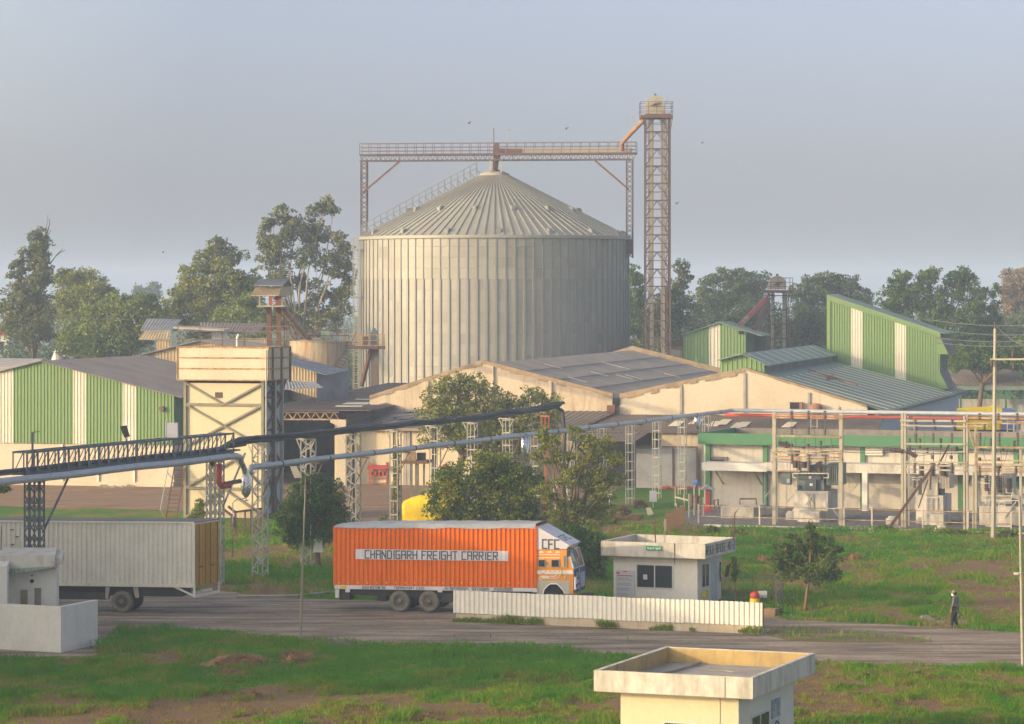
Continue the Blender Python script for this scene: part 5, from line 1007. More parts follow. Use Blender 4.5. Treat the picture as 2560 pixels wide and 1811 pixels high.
for x, y in ((2479, 899), (2532, 893), (2534, 905)):
    mb = MB(); p = W(x, y, pb.y-.2); up = 1 if y < 899 else -1
    for k in range(4): mb.tube(p+Vector((0,0,up*(.05+k*.1))), p+Vector((0,0,up*(.11+k*.1))), .10, 8)
    mb.tube(p, p+Vector((0,0,up*.45)), .05, 6); mb.build('insulator', M['insul'], o)
mb = MB(); p = W(2488, 822, pb.y); mb.tube(p, p+Vector((0,0,.4)), .08, 8); mb.build('insulator', M['insul'], o)
o = thing('overhead_wire', W(2400, 800, 230), 'thin overhead wires crossing in front of the largest dark tree', 'wires')
for y0, y1, Y_ in ((797, 812, 300), (818, 836, 300), (840, 850, 300), (852, 862, 300)):
    a, b = W(2300, y0, Y_), W(2620, y1, Y_-40); mb = MB(); mb.path([a.lerp(b, i/8)-Vector((0,0,.35*math.sin(math.pi*i/8))) for i in range(9)], .03, 4); mb.build('wire', M['wire'], o)
mb = MB(); a, b = W(2490, 815, pb.y), W(2640, 815, pb.y-6); mb.path([a.lerp(b, i/8)-Vector((0,0,1.2*math.sin(math.pi*i/8))) for i in range(9)], .025, 4); mb.build('wire', M['wire'], o)
mb = MB(); a, b = W(100, 789, 330), W(330, 800, 330); mb.path([a, a.lerp(b,.5)-Vector((0,0,.15)), b], .035, 4); tag(mb.build('overhead_wire', M['wire']), 'single pale overhead wire above the temple flag', 'wire')
# ------------------------------------------------------------ vehicles
def lathe(mb, c, ax, prof, n=24):
    ax = Vector(ax).normalized(); u = Vector((0,0,1)) if abs(ax.z) < .9 else Vector((1,0,0)); w = ax.cross(u).normalized(); vs = []
    for r_, o in prof: vs += [c+ax*o+(u*math.cos(2*math.pi*k/n)+w*math.sin(2*math.pi*k/n))*r_ for k in range(n)]
    mb.add(vs, [(i*n+k, i*n+(k+1) % n, (i+1)*n+(k+1) % n, (i+1)*n+k) for i in range(len(prof)-1) for k in range(n)]+[tuple(range(n-1,-1,-1)), tuple((len(prof)-1)*n+k for k in range(n))])
def wheel(root, c, out, R=.52, w=.28, tm='tyre'):
    mb = MB(); lathe(mb, c, out, [(R*.62,-w),(R*.93,-w),(R,-w*.8),(R,-.06),(R*.94,0),(R*.80,.02),(R*.60,0),(R*.58,-.04)]); t = mb.build('wheel', M[tm], root, smooth=False)
    mb = MB(); lathe(mb, c, out, [(R*.585,-.04),(R*.56,-.02),(R*.50,-.10),(R*.34,-.13),(R*.26,-.05),(R*.20,.03),(R*.12,.04)]); mb.build('rim', M['rim'], t)
OT = Frame(G(998, 1531), .25)
o = thing('container_lorry', OT.P(2, 1.2, 0), 'orange corrugated container lorry with white lettering band and painted orange cab', 'lorry')
WD = 2.45; bl_, br_, tr_, tl_ = OT.at(836, 1463), OT.at(1340, 1470), OT.at(1340, 1316), OT.at(829, 1316)
tl_.x = bl_.x; tl_.y = bl_.y; tl_.z = OT.tz(832, 1316)[1]; n_ = OT.n*WD
mb = MB(); mb.corr(bl_, br_, tr_, tl_, 44, .05, duty=.45); i_ = OT.n*.03
mb.hexa([bl_+i_, br_+i_, br_+n_, bl_+n_, tl_+i_, tr_+i_, tr_+n_, tl_+n_])
for p, q in ((bl_, tl_), (br_, tr_)): mb.bar(p-OT.n*.02, q-OT.n*.02, .10)
mb.build('container_body', M['orange'], o)
mb = MB(); nn = 30; vs = []
for i in range(nn+1):
    u = i/nn
    for d_, h_ in ((-.07, -.10), (-.05, .10), (.5, .13), (1.2, .17), (2.0, .13), (WD+.05, .05)):
        p = tl_.lerp(tr_, u)+OT.n*d_; vs.append(p+Vector((0,0,h_*(.35+.65*min(1, u*6))+rng.uniform(-.03,.03))))
mb.add(vs, [(i*6+k, (i+1)*6+k, (i+1)*6+k+1, i*6+k+1) for i in range(nn) for k in range(5)]); mb.build('roof_tarpaulin', M['tarp'], o, smooth=True)
ux = OT.e; uz = Vector((0,0,1)); out = -OT.n
a, b = OT.tz(890, 1402), OT.tz(1271, 1402); z0, z1 = OT.tz(1080, 1402)[1], OT.tz(1080, 1377)[1]
mb = MB(); c0 = OT.P(a[0], -.058, z0); c1 = OT.P(b[0], -.058, z0+.06); mb.corr(c0, c1, c1+uz*(z1-z0), c0+uz*(z1-z0), 33, .012, duty=.45); band = mb.build('lettering_band', M['pinkwhite'], o)
mb = MB(); ta, tb = OT.t(914), OT.t(1244); dirb = (c1-c0).normalized(); letters(mb, 'CHANDIGARH FREIGHT CARRIER', c0+dirb*(ta-a[0])+uz*(.055)-OT.n*.017, dirb, uz, tb-ta, (z1-z0)*.76, .058, out, adv=4.5, space=2.6); mb.build('lettering', M['letter'], band)
mb = MB(); p0, p1 = OT.at(836, 1472.5, -.06), OT.at(1341, 1480, -.06); t0_, t1_ = OT.at(836, 1463, -.06), OT.at(1341, 1471, -.06); mb.hexa([p0, p1, p1+OT.n*.1, p0+OT.n*.1, t0_, t1_, t1_+OT.n*.1, t0_+OT.n*.1]); sk = mb.build('side_skirt', M['pinkwhite'], o)
mb = MB(); d_ = (p1-p0).normalized(); hgt = (t0_.z-p0.z)*.62
for txt, x0, x1 in (('233', 906, 921), ('SECTOR', 925, 950), ('26', 955, 963), ('TRANSPORT', 985, 1035), ('CHD', 1042, 1060), ('PH 9217222024', 1112, 1170), ('9217722024', 1180, 1222), ('2402222000', 1235, 1281)):
    ta, tb = OT.t(x0, -.06), OT.t(x1, -.06); s0 = OT.t(836, -.06); letters(mb, txt, p0+d_*(ta-s0)+uz*.035-OT.n*.007, d_, uz, tb-ta, hgt, .022, out)
mb.build('skirt_lettering', M['letter'], sk)
mb = MB(); a = OT.at(858, 1468.5, -.075); mb.box(a, (.3, .02, .13), (ux, OT.n, uz)); mb.build('reflector', M['yellow'], o)
mb = MB()
for i in range(20):
    if i == 16: continue
    mb.box(OT.at(848+i*23.6, 1457.5, -.06), (.07,.04,.05), (ux, OT.n, uz))
mb.build_each('side_marker', M['yellow'], o)
mb = MB(); cz = p0.z
mb.hexa([OT.P(OT.t(845), .25, .75), OT.P(OT.t(1340), .25, .75), OT.P(OT.t(1340), 2.2, .75), OT.P(OT.t(845), 2.2, .75)]+[OT.P(OT.t(845), .25, cz+.05), OT.P(OT.t(1340), .25, cz+.05), OT.P(OT.t(1340), 2.2, cz+.05), OT.P(OT.t(845), 2.2, cz+.05)])
mb.box(OT.at(1120, 1494, .15), (.7,.3,.45), (ux, OT.n, uz)); mb.bar(OT.at(1106, 1498, .1), OT.at(1146, 1500, .1), .08); mb.bar(OT.at(1106, 1478, .1), OT.at(1108, 1500, .1), .08); mb.build('chassis', M['chassis'], o)
mb = MB()
for x in (869, 1100, 1338): mb.box(OT.at(x, 1477, -.05), (.22,.05,.16), (ux, OT.n, uz))
q = OT.at(842, 1480, 0); mb.hexa([OT.at(838,1474,-.03), OT.at(848,1474,-.03), OT.at(848,1474,WD), OT.at(838,1474,WD)]+[OT.at(838,1474,-.03)+Vector((.05,0,-.42)), OT.at(848,1474,-.03)+Vector((-.03,0,-.42)), OT.at(848,1474,WD)+Vector((0,0,-.42)), OT.at(838,1474,WD)+Vector((0,0,-.42))]); mb.build('underrun_guard', M['pinkwhite'], o)
mb = MB(); mb.box(OT.at(868, 1488, .5), (.5,.8,.4), (ux, OT.n, uz)); mb.box(OT.at(958, 1492, .6), (.45,.6,.4), (ux, OT.n, uz)); mb.build_each('mudflap', M['chassis'], o)
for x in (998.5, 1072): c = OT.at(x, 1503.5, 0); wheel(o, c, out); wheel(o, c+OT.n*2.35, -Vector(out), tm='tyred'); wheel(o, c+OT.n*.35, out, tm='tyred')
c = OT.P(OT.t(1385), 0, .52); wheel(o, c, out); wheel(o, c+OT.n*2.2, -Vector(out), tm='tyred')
# cab
CP = lambda x, y, d=0: OT.at(x, y, d)
cabt = thing  # alias not used
arch = [(1357.5,1485),(1360,1474),(1371,1463),(1376,1460),(1391,1460),(1396,1463),(1408,1476),(1412,1485)]
prof = [(1342,1375),(1342,1485)]+arch+[(1433,1485),(1434,1424),(1430,1423),(1416,1375)]
mb = MB(); mb.prism([CP(x, y, .02) for x, y in prof], OT.n*2.36); cab = mb.build('cab', M['cab'], o)
mb = MB(); low_ = [(1342,1452),(1342,1486)]+arch+[(1424,1485),(1424,1452)]
mb.prism([CP(x, y, -.005) for x, y in low_], OT.n*.02); mb.build('lower_panel', M['cabcream'], cab)
mb = MB()
for (x0,y0),(x1,y1) in zip(arch, arch[1:]): mb.bar(CP(x0,y0,-.02), CP(x1,y1,-.02), .045)
mb.build('wheel_arch_trim', M['wletter'], cab)
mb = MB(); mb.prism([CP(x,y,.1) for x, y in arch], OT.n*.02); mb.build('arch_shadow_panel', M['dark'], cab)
mb = MB(); mb.hexa([CP(1342,1436,-.006), CP(1433.5,1436,-.006), CP(1433.5,1436,.03), CP(1342,1436,.03), CP(1342,1426.5,-.006), CP(1432,1426.5,-.006), CP(1432,1426.5,.03), CP(1342,1426.5,.03)])
for x in (1344, 1365, 1386): mb.prism([CP(x+2,1382.5,-.003), CP(x+16,1382.5,-.003), CP(x+12,1378.7,-.003), CP(x+5,1378.7,-.003)], OT.n*.02)
for y in (1387, 1395): mb.bar(CP(1342,y,.01), CP(1400,y,.01), .03)
for pts in ([(1347,1450),(1351,1441),(1372,1441)], [(1375,1441),(1388,1441),(1392,1436)], [(1351,1451),(1356,1446),(1393,1446),(1401,1437)]):
    for p, q in zip(pts, pts[1:]): mb.bar(CP(*p,.012), CP(*q,.012), .035)
mb.hexa([CP(1354,1445,-.004), CP(1373,1445,-.004), CP(1373,1445,.02), CP(1354,1445,.02), CP(1354,1440.5,-.004), CP(1373,1440.5,-.004), CP(1373,1440.5,.02), CP(1354,1440.5,.02)])
mb.bar(CP(1412,1439,.01), CP(1412,1448,.01), .06); mb.build('painted_trim', M['fence'], cab)
mb = MB()
for x in (1350, 1362, 1374, 1386, 1397): mb.prism([CP(x,1428,-.009), CP(x+4,1428,-.009), CP(x+2,1430.5,-.009)], OT.n*.004)
mb.bar(CP(1353,1434,-.004), CP(1362,1434,-.004), .03); mb.build('red_ornament', M['red'], cab)
for x0, x1, y0, y1, m_ in ((1345.5,1362.5,1399.5,1418,'glass'), (1378,1398,1399.5,1418.5,'dark'), (1409.5,1417,1390,1419,'olive')):
    mb = MB(); mb.hexa([CP(x0,y1,-.012), CP(x1,y1,-.012), CP(x1,y1,.015), CP(x0,y1,.015), CP(x0,y0,-.012), CP(x1-(1.5 if m_ == 'olive' else 0),y0,-.012), CP(x1-(1.5 if m_ == 'olive' else 0),y0,.015), CP(x0,y0,.015)]); w_ = mb.build('side_window', M[m_], cab)
    mb = MB()
    for p, q in (((x0,y0),(x1,y0)), ((x0,y1),(x1,y1)), ((x0,y0),(x0,y1)), ((x1,y0),(x1,y1))): mb.bar(CP(*p,-.012), CP(*q,-.012), .04)
    mb.build('frame', M['creamsteel'], w_)
mb = MB(); mb.box(CP(1368, 1409, -.006), (.1,.02,.1), (ux, OT.n, uz)); mb.build('teal_ornament', M['teal'], cab)
# fairing
mb = MB(); fp = [(1341.5,1317),(1341.5,1374.5),(1416,1373.5),(1424,1364)]
mb.prism([CP(x,y,0) for x, y in fp], OT.n*2.4); fr_ = mb.build('roof_fairing', M['pinkwhite'], o)
mb = MB(); letters(mb, 'CFC', CP(1356.5, 1371.5, -.006), ux, uz, CP(1398,1371).x-CP(1356.5,1371).x, .42, .075, out, adv=4.6); 
sl_ = (CP(1424,1364)-CP(1341.5,1317)).normalized(); nt = sl_.cross(OT.n).normalized(); nt = nt if nt.z > 0 else -nt
letters(mb, 'CFC', CP(1341.5,1317)+sl_*1.45+OT.n*.55+nt*.006, OT.n, -sl_, 1.3, .38, .06, nt, adv=4.6); mb.build('fairing_lettering', M['letter'], fr_)
mb = MB(); mb.hexa([CP(1415,1375,-.03), CP(1419,1371,-.25), CP(1419,1371,2.6), CP(1415,1375,2.4), CP(1420,1366,-.03), CP(1432,1366.5,-.03), CP(1432,1366.5,2.4), CP(1420,1366,2.4)]); mb.hexa([CP(1416,1377,-.05), CP(1434,1374,-.05), CP(1434,1374,2.45), CP(1416,1377,2.45), CP(1423,1364,-.05), CP(1430,1363,-.05), CP(1430,1363,2.45), CP(1423,1364,2.45)]); mb.build('sun_visor', mat('visor_mosaic', (.24,.20,.14), .5, c2=(.09,.09,.09), scale=5, lo=.45, hi=.55), o)
f0, f1, f2, f3 = CP(1416.5,1376), CP(1431,1423.5), CP(1435.2,1425), CP(1435.2,1484)
def fpan(a, b, u0, u1, v0, v1, th=.03, outv=None):
    e1 = (b-a); e2 = OT.n*2.36; ou = Vector(OT.e)*th; q = lambda u, v: a+e1*v+e2*u
    return [q(u0,v1), q(u1,v1), q(u1,v1)+ou, q(u0,v1)+ou, q(u0,v0), q(u1,v0), q(u1,v0)+ou, q(u0,v0)+ou]
def fpart(nm, a, b, rects, m_, th): 
    mb = MB()
    for r_ in rects: mb.hexa(fpan(a, b, *r_, th))
    return mb.build(nm, M[m_], cab)
fpart('windscreen', f0, f1, [(.05,.47,.06,.94), (.53,.95,.06,.94)], 'glass', .05)
fpart('curtain', f0, f1, [(.08,.40,.08,.22), (.12,.4,.70,.92)], 'teal', .07)
fpart('sticker', f0, f1, [(.62,.74,.1,.5), (.58,.72,.60,.92)], 'red', .07)
fpart('windscreen_frame', f0, f1, [(0,.05,0,1), (.47,.53,0,1), (.95,1,0,1), (0,1,.95,1.0), (0,1,0,.05)], 'frame', .09)
fpart('grille', f2, f3, [(.0,1.0,0,.98)], 'navy', .04)
fpart('grille_panel', f2, f3, [(.42,.82,.20,.82), (.12,.22,.12,.34), (.1,.3,.45,.6), (.2,.36,.7,.86)], 'lilac', .10)
fpart('headlamp_panel', f2, f3, [(-.005,.10,.30,.84)], 'wletter', .08)
fpart('indicator', f2, f3, [(.01,.09,.62,.74), (.01,.05,.90,.96)], 'red', .10)
mb = MB()
for u in (.02, .5, .98): mb.path([CP(1433,1370,2.36*u), CP(1449,1424,2.36*u), CP(1451,1482,2.36*u)], .03, 6)
for y, x in ((1424,1449), (1480,1451)): mb.bar(CP(x,y,0), CP(x,y,2.36), .05)
mb.build('front_guard', mat('teal_guard', (.04,.10,.12), .5), cab)
mb = MB(); mb.fbox(OT, OT.t(1434), OT.t(1456), -.02, 2.5, .55, .95); mb.build('bumper', M['maroon'], o)
mb = MB(); mb.bar(CP(1405,1419,-.05), CP(1405,1440,-.25), .03); mb.box(CP(1421,1384,-.25), (.12,.2,.3), (ux, OT.n, uz)); mb.bar(CP(1418,1384,0), CP(1421,1384,-.25), .03); mb.build_each('mirror', M['chassis'], o)
# white lorry
WT = Frame(G(303, 1533), .18)
o = thing('container_lorry', WT.P(-2, 1.2, 0), 'white corrugated container lorry with yellow rear doors standing in the shade', 'lorry')
zb, zt = WT.tz(485, 1465)[1], WT.tz(485, 1307)[1]; tR, tLf = WT.t(485), WT.t(-130)
rn = Vector((.40, .92, 0)).normalized()*2.45
A_, B_ = WT.P(tLf, 0, zb-.05), WT.P(tR, 0, zb); C_, D_ = WT.P(tR, 0, zt), WT.P(tLf, 0, zt-.08)
mb = MB(); mb.corr(A_, B_, C_, D_, 52, .045, duty=.45); mb.hexa([A_+WT.n*.04, B_+WT.n*.04, B_+rn, A_+rn, D_+WT.n*.04, C_+WT.n*.04, C_+rn, D_+rn]); mb.build('container_body', M['container'], o)
mb = MB(); mb.bar(B_-WT.n*.03, C_-WT.n*.03, .12); mb.bar(A_-WT.n*.05, B_-WT.n*.05, .10, .16); mb.bar(D_-WT.n*.05, C_-WT.n*.05, .08, .08); mb.build('frame_rail', M['container'], o)
mb = MB(); mb.slab(D_+Vector((0,0,.03))-WT.n*.04, C_+Vector((.03,0,.03))-WT.n*.04, C_+rn+Vector((.03,0,.03)), D_+rn+Vector((0,0,.03)), .05); mb.build('container_roof', M['asb'], o)
re = rn.normalized(); ro = Vector((re.y, -re.x, 0)); hB = zt-zb
for u0, u1 in ((.05, .49), (.51, .97)):
    mb = MB(); p = B_+rn*u0+ro*.01; q = B_+rn*u1+ro*.01; up = Vector((0,0,hB*.97)); mb.hexa([p, q, q+ro*.05, p+ro*.05, p+up, q+up, q+up+ro*.05, p+up+ro*.05])
    for v in (.18, .36, .55, .75, .9): a = p.lerp(q, .12)+up*v+ro*.06; b = p.lerp(q, .88)+up*v+ro*.06; mb.bar(a, b, .05, .10)
    dr = mb.build('rear_door', M['door'], o)
    mb = MB()
    for u in (.2, .8): a = p.lerp(q, u)+ro*.09; mb.bar(a, a+up, .035)
    mb.bar(p.lerp(q,.2)+up*.3+ro*.1, p.lerp(q,.5)+up*.3+ro*.1, .05); mb.build('locking_bar', M['rust'], dr)
mb = MB(); p, q = B_+ro*.02-Vector((0,0,.5)), B_+rn+ro*.02-Vector((0,0,.5)); mb.bar(p, q, .12); mb.bar(p, B_+ro*.02, .1); mb.bar(q, B_+rn+ro*.02, .1); mb.bar(B_-WT.e*1.0-Vector((0,0,.05)), p, .09); mb.bar(p.lerp(q,.3)+Vector((0,0,.2)), p.lerp(q,.7)+Vector((0,0,.2)), .1); mb.build('underrun_bar', M['container'], o)
mb = MB(); mb.box(WT.at(440, 1462, -.06), (.62,.02,.1), (WT.e, WT.n, uz)); mb.build('reflector', M['yellow'], o)
mb = MB()
for x, y in ((30,1325),(43,1342),(31,1362),(44,1383)): mb.box(WT.at(x, y, -.06), (.18,.04,.04), (WT.e, WT.n, uz))
mb.build_each('step_rung', M['chassis'], o)
mb = MB(); mb.fbox(WT, tLf, tR-.7, .3, 2.0, .82, zb-.08); mb.fbox(WT, WT.t(60), WT.t(262), .1, .8, .62, 1.0); mb.build('chassis', M['chassis'], o)
mb = MB(); mb.hexa([WT.at(262,1497,.1), WT.at(270,1497,.1), WT.at(270,1497,.7), WT.at(262,1497,.7), WT.at(264,1468,.1), WT.at(275,1468,.1), WT.at(275,1468,.7), WT.at(264,1468,.7)]); mb.hexa([WT.at(338,1495,.1), WT.at(348,1495,.1), WT.at(348,1495,.7), WT.at(338,1495,.7), WT.at(332,1468,.1), WT.at(345,1468,.1), WT.at(345,1468,.7), WT.at(332,1468,.7)]); mb.build_each('mudguard', M['cabcream'], o)
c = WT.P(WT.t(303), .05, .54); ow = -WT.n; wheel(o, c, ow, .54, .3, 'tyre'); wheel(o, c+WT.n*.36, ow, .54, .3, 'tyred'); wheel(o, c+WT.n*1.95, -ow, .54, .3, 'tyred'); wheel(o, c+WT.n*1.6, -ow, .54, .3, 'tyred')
# ------------------------------------------------------------ weighbridge cabin and near cabin
def cabin(o, fr, px, hr, tp, over, wm, pm):
    """px: photo x of roof front-left, front-right; returns t range"""
o = thing('weighbridge_cabin', W(1640, 1440, 153), 'small white weighbridge cabin with wide parapet roof beside the orange lorry', 'cabin')
zr = 3.2; FL, FR, BR, BL = [G(x, y, zr) for x, y in ((1502.4,1353), (1763,1361.5), (1834,1344), (1587,1335))]
BF = Frame(FL, -(FR-FL).y/(FR-FL).x); wT = (FR-FL).length; dT = ((BL-FL).dot(BF.n)+(BR-FR).dot(BF.n))/2; zp = zr-.72
def parapet(o, fr, w, d, z0, z1, m_out, m_in, th=.15, m_floor='concrete'):
    mb = MB(); mb.fbox(fr, 0, w, 0, th, z0, z1); mb.fbox(fr, 0, th, th, d-th, z0, z1); mb.fbox(fr, w-th, w, th, d-th, z0, z1); mb.fbox(fr, 0, w, d-th, d, z0, z1); p = mb.build('parapet', M[m_out], o)
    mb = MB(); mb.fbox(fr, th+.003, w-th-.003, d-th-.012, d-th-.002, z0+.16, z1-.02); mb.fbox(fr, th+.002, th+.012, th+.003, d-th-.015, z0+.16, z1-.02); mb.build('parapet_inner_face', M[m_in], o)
    mb = MB(); mb.fbox(fr, .02, w-.02, .02, d-.02, z0-.02, z0+.15); mb.build('roof_slab', M[m_floor], o); return p
par = parapet(o, BF, wT, dT, zp, zr, 'para', 'para')
wl, wr = BF.t(1534, .6), BF.t(1743.5, .6); wd = dT-.5
mb = MB(); mb.fbox(BF, wl, wr, .6, wd, 0, zp-.02); mb.build('wall', M['white'], o)
def win(o, fr, x0, x1, y0, y1, d, bars=1, nm='window'):
    a, b = fr.t(x0, d), fr.t(x1, d); zb_, zt_ = fr.tz((x0+x1)/2, y1, d)[1], fr.tz((x0+x1)/2, y0, d)[1]
    mb = MB(); mb.fbox(fr, a, b, d-.015, d+.05, zb_, zt_); g = mb.build(nm, M['glass'], o); mb = MB()
    for s_ in [a, b]+[a+(b-a)*(i+1)/(bars+1) for i in range(bars)]: mb.fbox(fr, s_-.03, s_+.03, d-.04, d, zb_-.03, zt_+.03)
    mb.fbox(fr, a, b, d-.042, d-.002, zt_, zt_+.04); mb.fbox(fr, a, b, d-.042, d-.002, zb_-.04, zb_); mb.build('frame', M['frame'], g); return g
g = win(o, BF, 1592, 1682, 1414, 1469, .6)
mb = MB(); q = BF.at(1613, 1443, .57); mb.box(q, (.22,.01,.25), (BF.e, BF.n, uz)); mb.build('paper_notice', M['board'], g)
mb = MB(); mb.fbox(BF, BF.t(1540, .6), BF.t(1587, .6), .56, .598, BF.tz(1560, 1492, .6)[1], BF.tz(1560, 1426, .6)[1]); bd = mb.build('notice_board', M['board'], o)
mb = MB(); z_a = BF.tz(1560, 1492, .6)[1]; t_a, t_b = BF.t(1543,.6), BF.t(1585,.6)
for i in range(11):
    if i % 3 != 2: mb.fbox(BF, t_a+.02, t_a+(t_b-t_a)*rng.uniform(.6,.97), .55, .56, z_a+.06+i*.085, z_a+.10+i*.085)
mb.build_each('notice_lines', M['boardtxt'], bd)
mb = MB(); z_c = BF.tz(1560, 1430, .6)[1]; mb.fbox(BF, t_a-.02, t_a+.15, .55, .56, z_c-.1, z_c-.02); mb.fbox(BF, t_a+.33, t_a+.55, .55, .56, z_c+.0, z_c+.05); mb.fbox(BF, t_a, t_b-.06, .55, .56, z_c-.21, z_c-.17); mb.build('notice_heading', M['red'], bd)
mb = MB(); mb.fbox(BF, BF.t(1616, 0), BF.t(1655, 0), -.05, -.002, BF.tz(1635, 1376.5)[1], BF.tz(1635, 1365)[1]); sg = mb.build('green_sign', M['gsign'], o)
mb = MB(); letters(mb, 'Weigh Bridge-2', BF.P(BF.t(1619.5), -.056, BF.tz(1635, 1373.0)[1]), BF.e, uz, BF.t(1652)-BF.t(1619.5), .085, .018, -BF.n, adv=4.0, space=2); mb.build('sign_lettering', M['wletter'], sg)
mb = MB(); o_ = BF.P(wT+.006, .12, zp+.17); letters(mb, 'WEIGH-BRIDGE-NO-2', o_, BF.n, uz, dT-.35, .40, .032, BF.e, adv=4.8); mb.build('parapet_lettering', M['dletter'], par)
# right side window and door
def sidewin(o, fr, tt, d0, d1, z0, z1, nm, m_):
    mb = MB(); mb.fbox(fr, tt-.05, tt+.015, d0, d1, z0, z1); g = mb.build(nm, M[m_], o); mb = MB()
    for d_ in (d0, d1, (d0+d1)/2): mb.fbox(fr, tt, tt+.035, d_-.03, d_+.03, z0, z1)
    mb.fbox(fr, tt+.002, tt+.037, d0, d1, z1, z1+.05); mb.fbox(fr, tt+.002, tt+.037, d0, d1, z0-.05, z0); mb.build('frame', M['frame'], g)
sidewin(o, BF, wr, 1.25, 2.35, .95, 2.05, 'window', 'glass'); sidewin(o, BF, wr, 2.75, 3.55, .05, 2.05, 'door', 'paleblue')
mb = MB(); mb.fbox(BF, wr+.002, wr+.2, 1.3, 1.7, .45, .75); mb.build('yellow_box', M['yellow'], o)
mb = MB(); p = BF.P(wr+.35, wd-.2, 1.55); mb.hexa([p+Vector(v) for v in ((-.12,-.15,-.35),(.08,-.15,-.25),(.08,.15,-.25),(-.12,.15,-.35),(.0,-.15,.25),(.18,-.15,.35),(.18,.15,.35),(.0,.15,.25))]); mb.bar(BF.P(wr, wd-.25, 1.0), BF.P(wr+.02, wd-.25, 2.0), .08); mb.build('fire_bell', M['maroon'], o)
mb = MB(); p = BF.at(1686, 1358, 0); mb.path([p+BF.n*-.03, BF.at(1686.5, 1397, -.03), BF.at(1686.5, 1398, .56), BF.at(1687, 1412, .56)], .018, 5); mb.build_each('downpipe', M['rust'], o)
mb = MB(); p = BF.P(2.4, dT-.1, zr-.7); hd = W(1624, 1280, p.y); b_ = W(1639, 1357, p.y); mb.path([b_, W(1636, 1300, p.y), W(1632, 1288, p.y), W(1628, 1285, p.y)], .035, 6); mb.cur = 1; mb.hexa([hd+Vector(v) for v in ((-.10,-.1,-.18),(.20,-.1,-.12),(.20,.1,-.12),(-.10,.1,-.18),(-.18,-.1,.2),(.06,-.1,.22),(.06,.1,.22),(-.18,.1,.2))]); tag(mb.build('roof_lamp', [M['rust'], M['creamsteel']]), 'pale lamp head on a rusty pole above the weighbridge cabin roof', 'lamp')
mb = MB(); b_ = W(1833, 1352, FR.y+2); yq = b_.y; mb.path([b_, W(1836, 1300, yq), W(1837, 1285, yq), W(1842, 1277, yq)], .035, 6); mb.bar(W(1826, 1338, yq), W(1834, 1340, yq), .12); mb.cur = 1; mb.bar(W(1841, 1279, yq), W(1857, 1256, yq), .12, .08); tag(mb.build('corner_lamp', [M['rust'], M['creamsteel']]), 'curved rusty lamp post with tube light on the weighbridge cabin corner', 'lamp')
# near cabin
o = thing('guard_cabin', W(1700, 1850, 104), 'cream flat-roofed guard cabin with ochre parapet inside, cut off by the picture bottom', 'cabin')
FL, FR, BR, BL = [G(x, y, zr) for x, y in ((1484.6,1676), (1882,1695), (2040.7,1633), (1673.6,1617))]
NF = Frame(FL, -(FR-FL).y/(FR-FL).x); wN = (FR-FL).length; dN = ((BL-FL).dot(NF.n)+(BR-FR).dot(NF.n))/2
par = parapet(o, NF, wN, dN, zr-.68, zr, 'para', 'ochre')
wl, wr = NF.t(1551.5, .55), NF.t(1845.5, .55); wd = dN-.45
mb = MB(); mb.fbox(NF, wl, wr, .55, wd, -.2, zr-.70); mb.build('wall', M['yellowwall'], o)
mb = MB(); mb.fbox(NF, wr+.001, wr+.02, .56, wd, -.2, zr-.71); mb.build('side_wall_face', M['white'], o)
win(o, NF, 1660, 1738, 1809, 1850, .55, 0)
sidewin(o, NF, wr+.02, 1.9, 3.9, .6, 1.62, 'window', 'glass')
mb = MB(); mb.fbox(NF, wr+.022, wr+.06, 4.2, 5.15, 1.3, 1.92); pst = mb.build('poster', mat('blue_poster', (.16,.20,.25), .6, c2=(.35,.37,.38), scale=3, lo=.45, hi=.55), o); mb = MB(); mb.fbox(NF, wr+.022, wr+.06, 4.25, 5.1, .55, 1.22); q = NF.P(wr+.07, 4.68, .92); mb.build('notice', M['board'], o)
mb = MB(); q = NF.P(wr+.065, 4.68, .95); mb.path([q+NF.n*(.25*math.cos(a*math.pi/8))+uz*(.22*math.sin(a*math.pi/8)) for a in range(17)], .03, 5); mb.bar(q-uz*.28, q-uz*.05, .05); mb.build('round_emblem', M['dletter'], o)
mb = MB(); p = NF.at(1816, 1690); tq = NF.t(1812); mb.fbox(NF, tq-.012, tq+.012, -.02, .001, zr-.68, zr-.02); tq = NF.t(1800, .55); mb.fbox(NF, tq-.012, tq+.012, .53, .551, -.2, zr-.71); mb.build_each('drain_line', M['concrete'], o)
mb = MB(); z_ = zr-.68+.16; mb.path([NF.P(1.1, 3.6, z_+.05), NF.P(1.25, 4.6, z_+.05), NF.P(1.4, dN-.3, z_+.05)], .045, 6); mb.path([NF.P(2.2, 5.6, z_+.1), NF.P(2.3, 5.2, z_+.02), NF.P(2.9, 5.25, z_+.02), NF.P(3.2, 5.1, z_+.02)], .02, 5); mb.build('roof_conduit', M['concrete'], o)
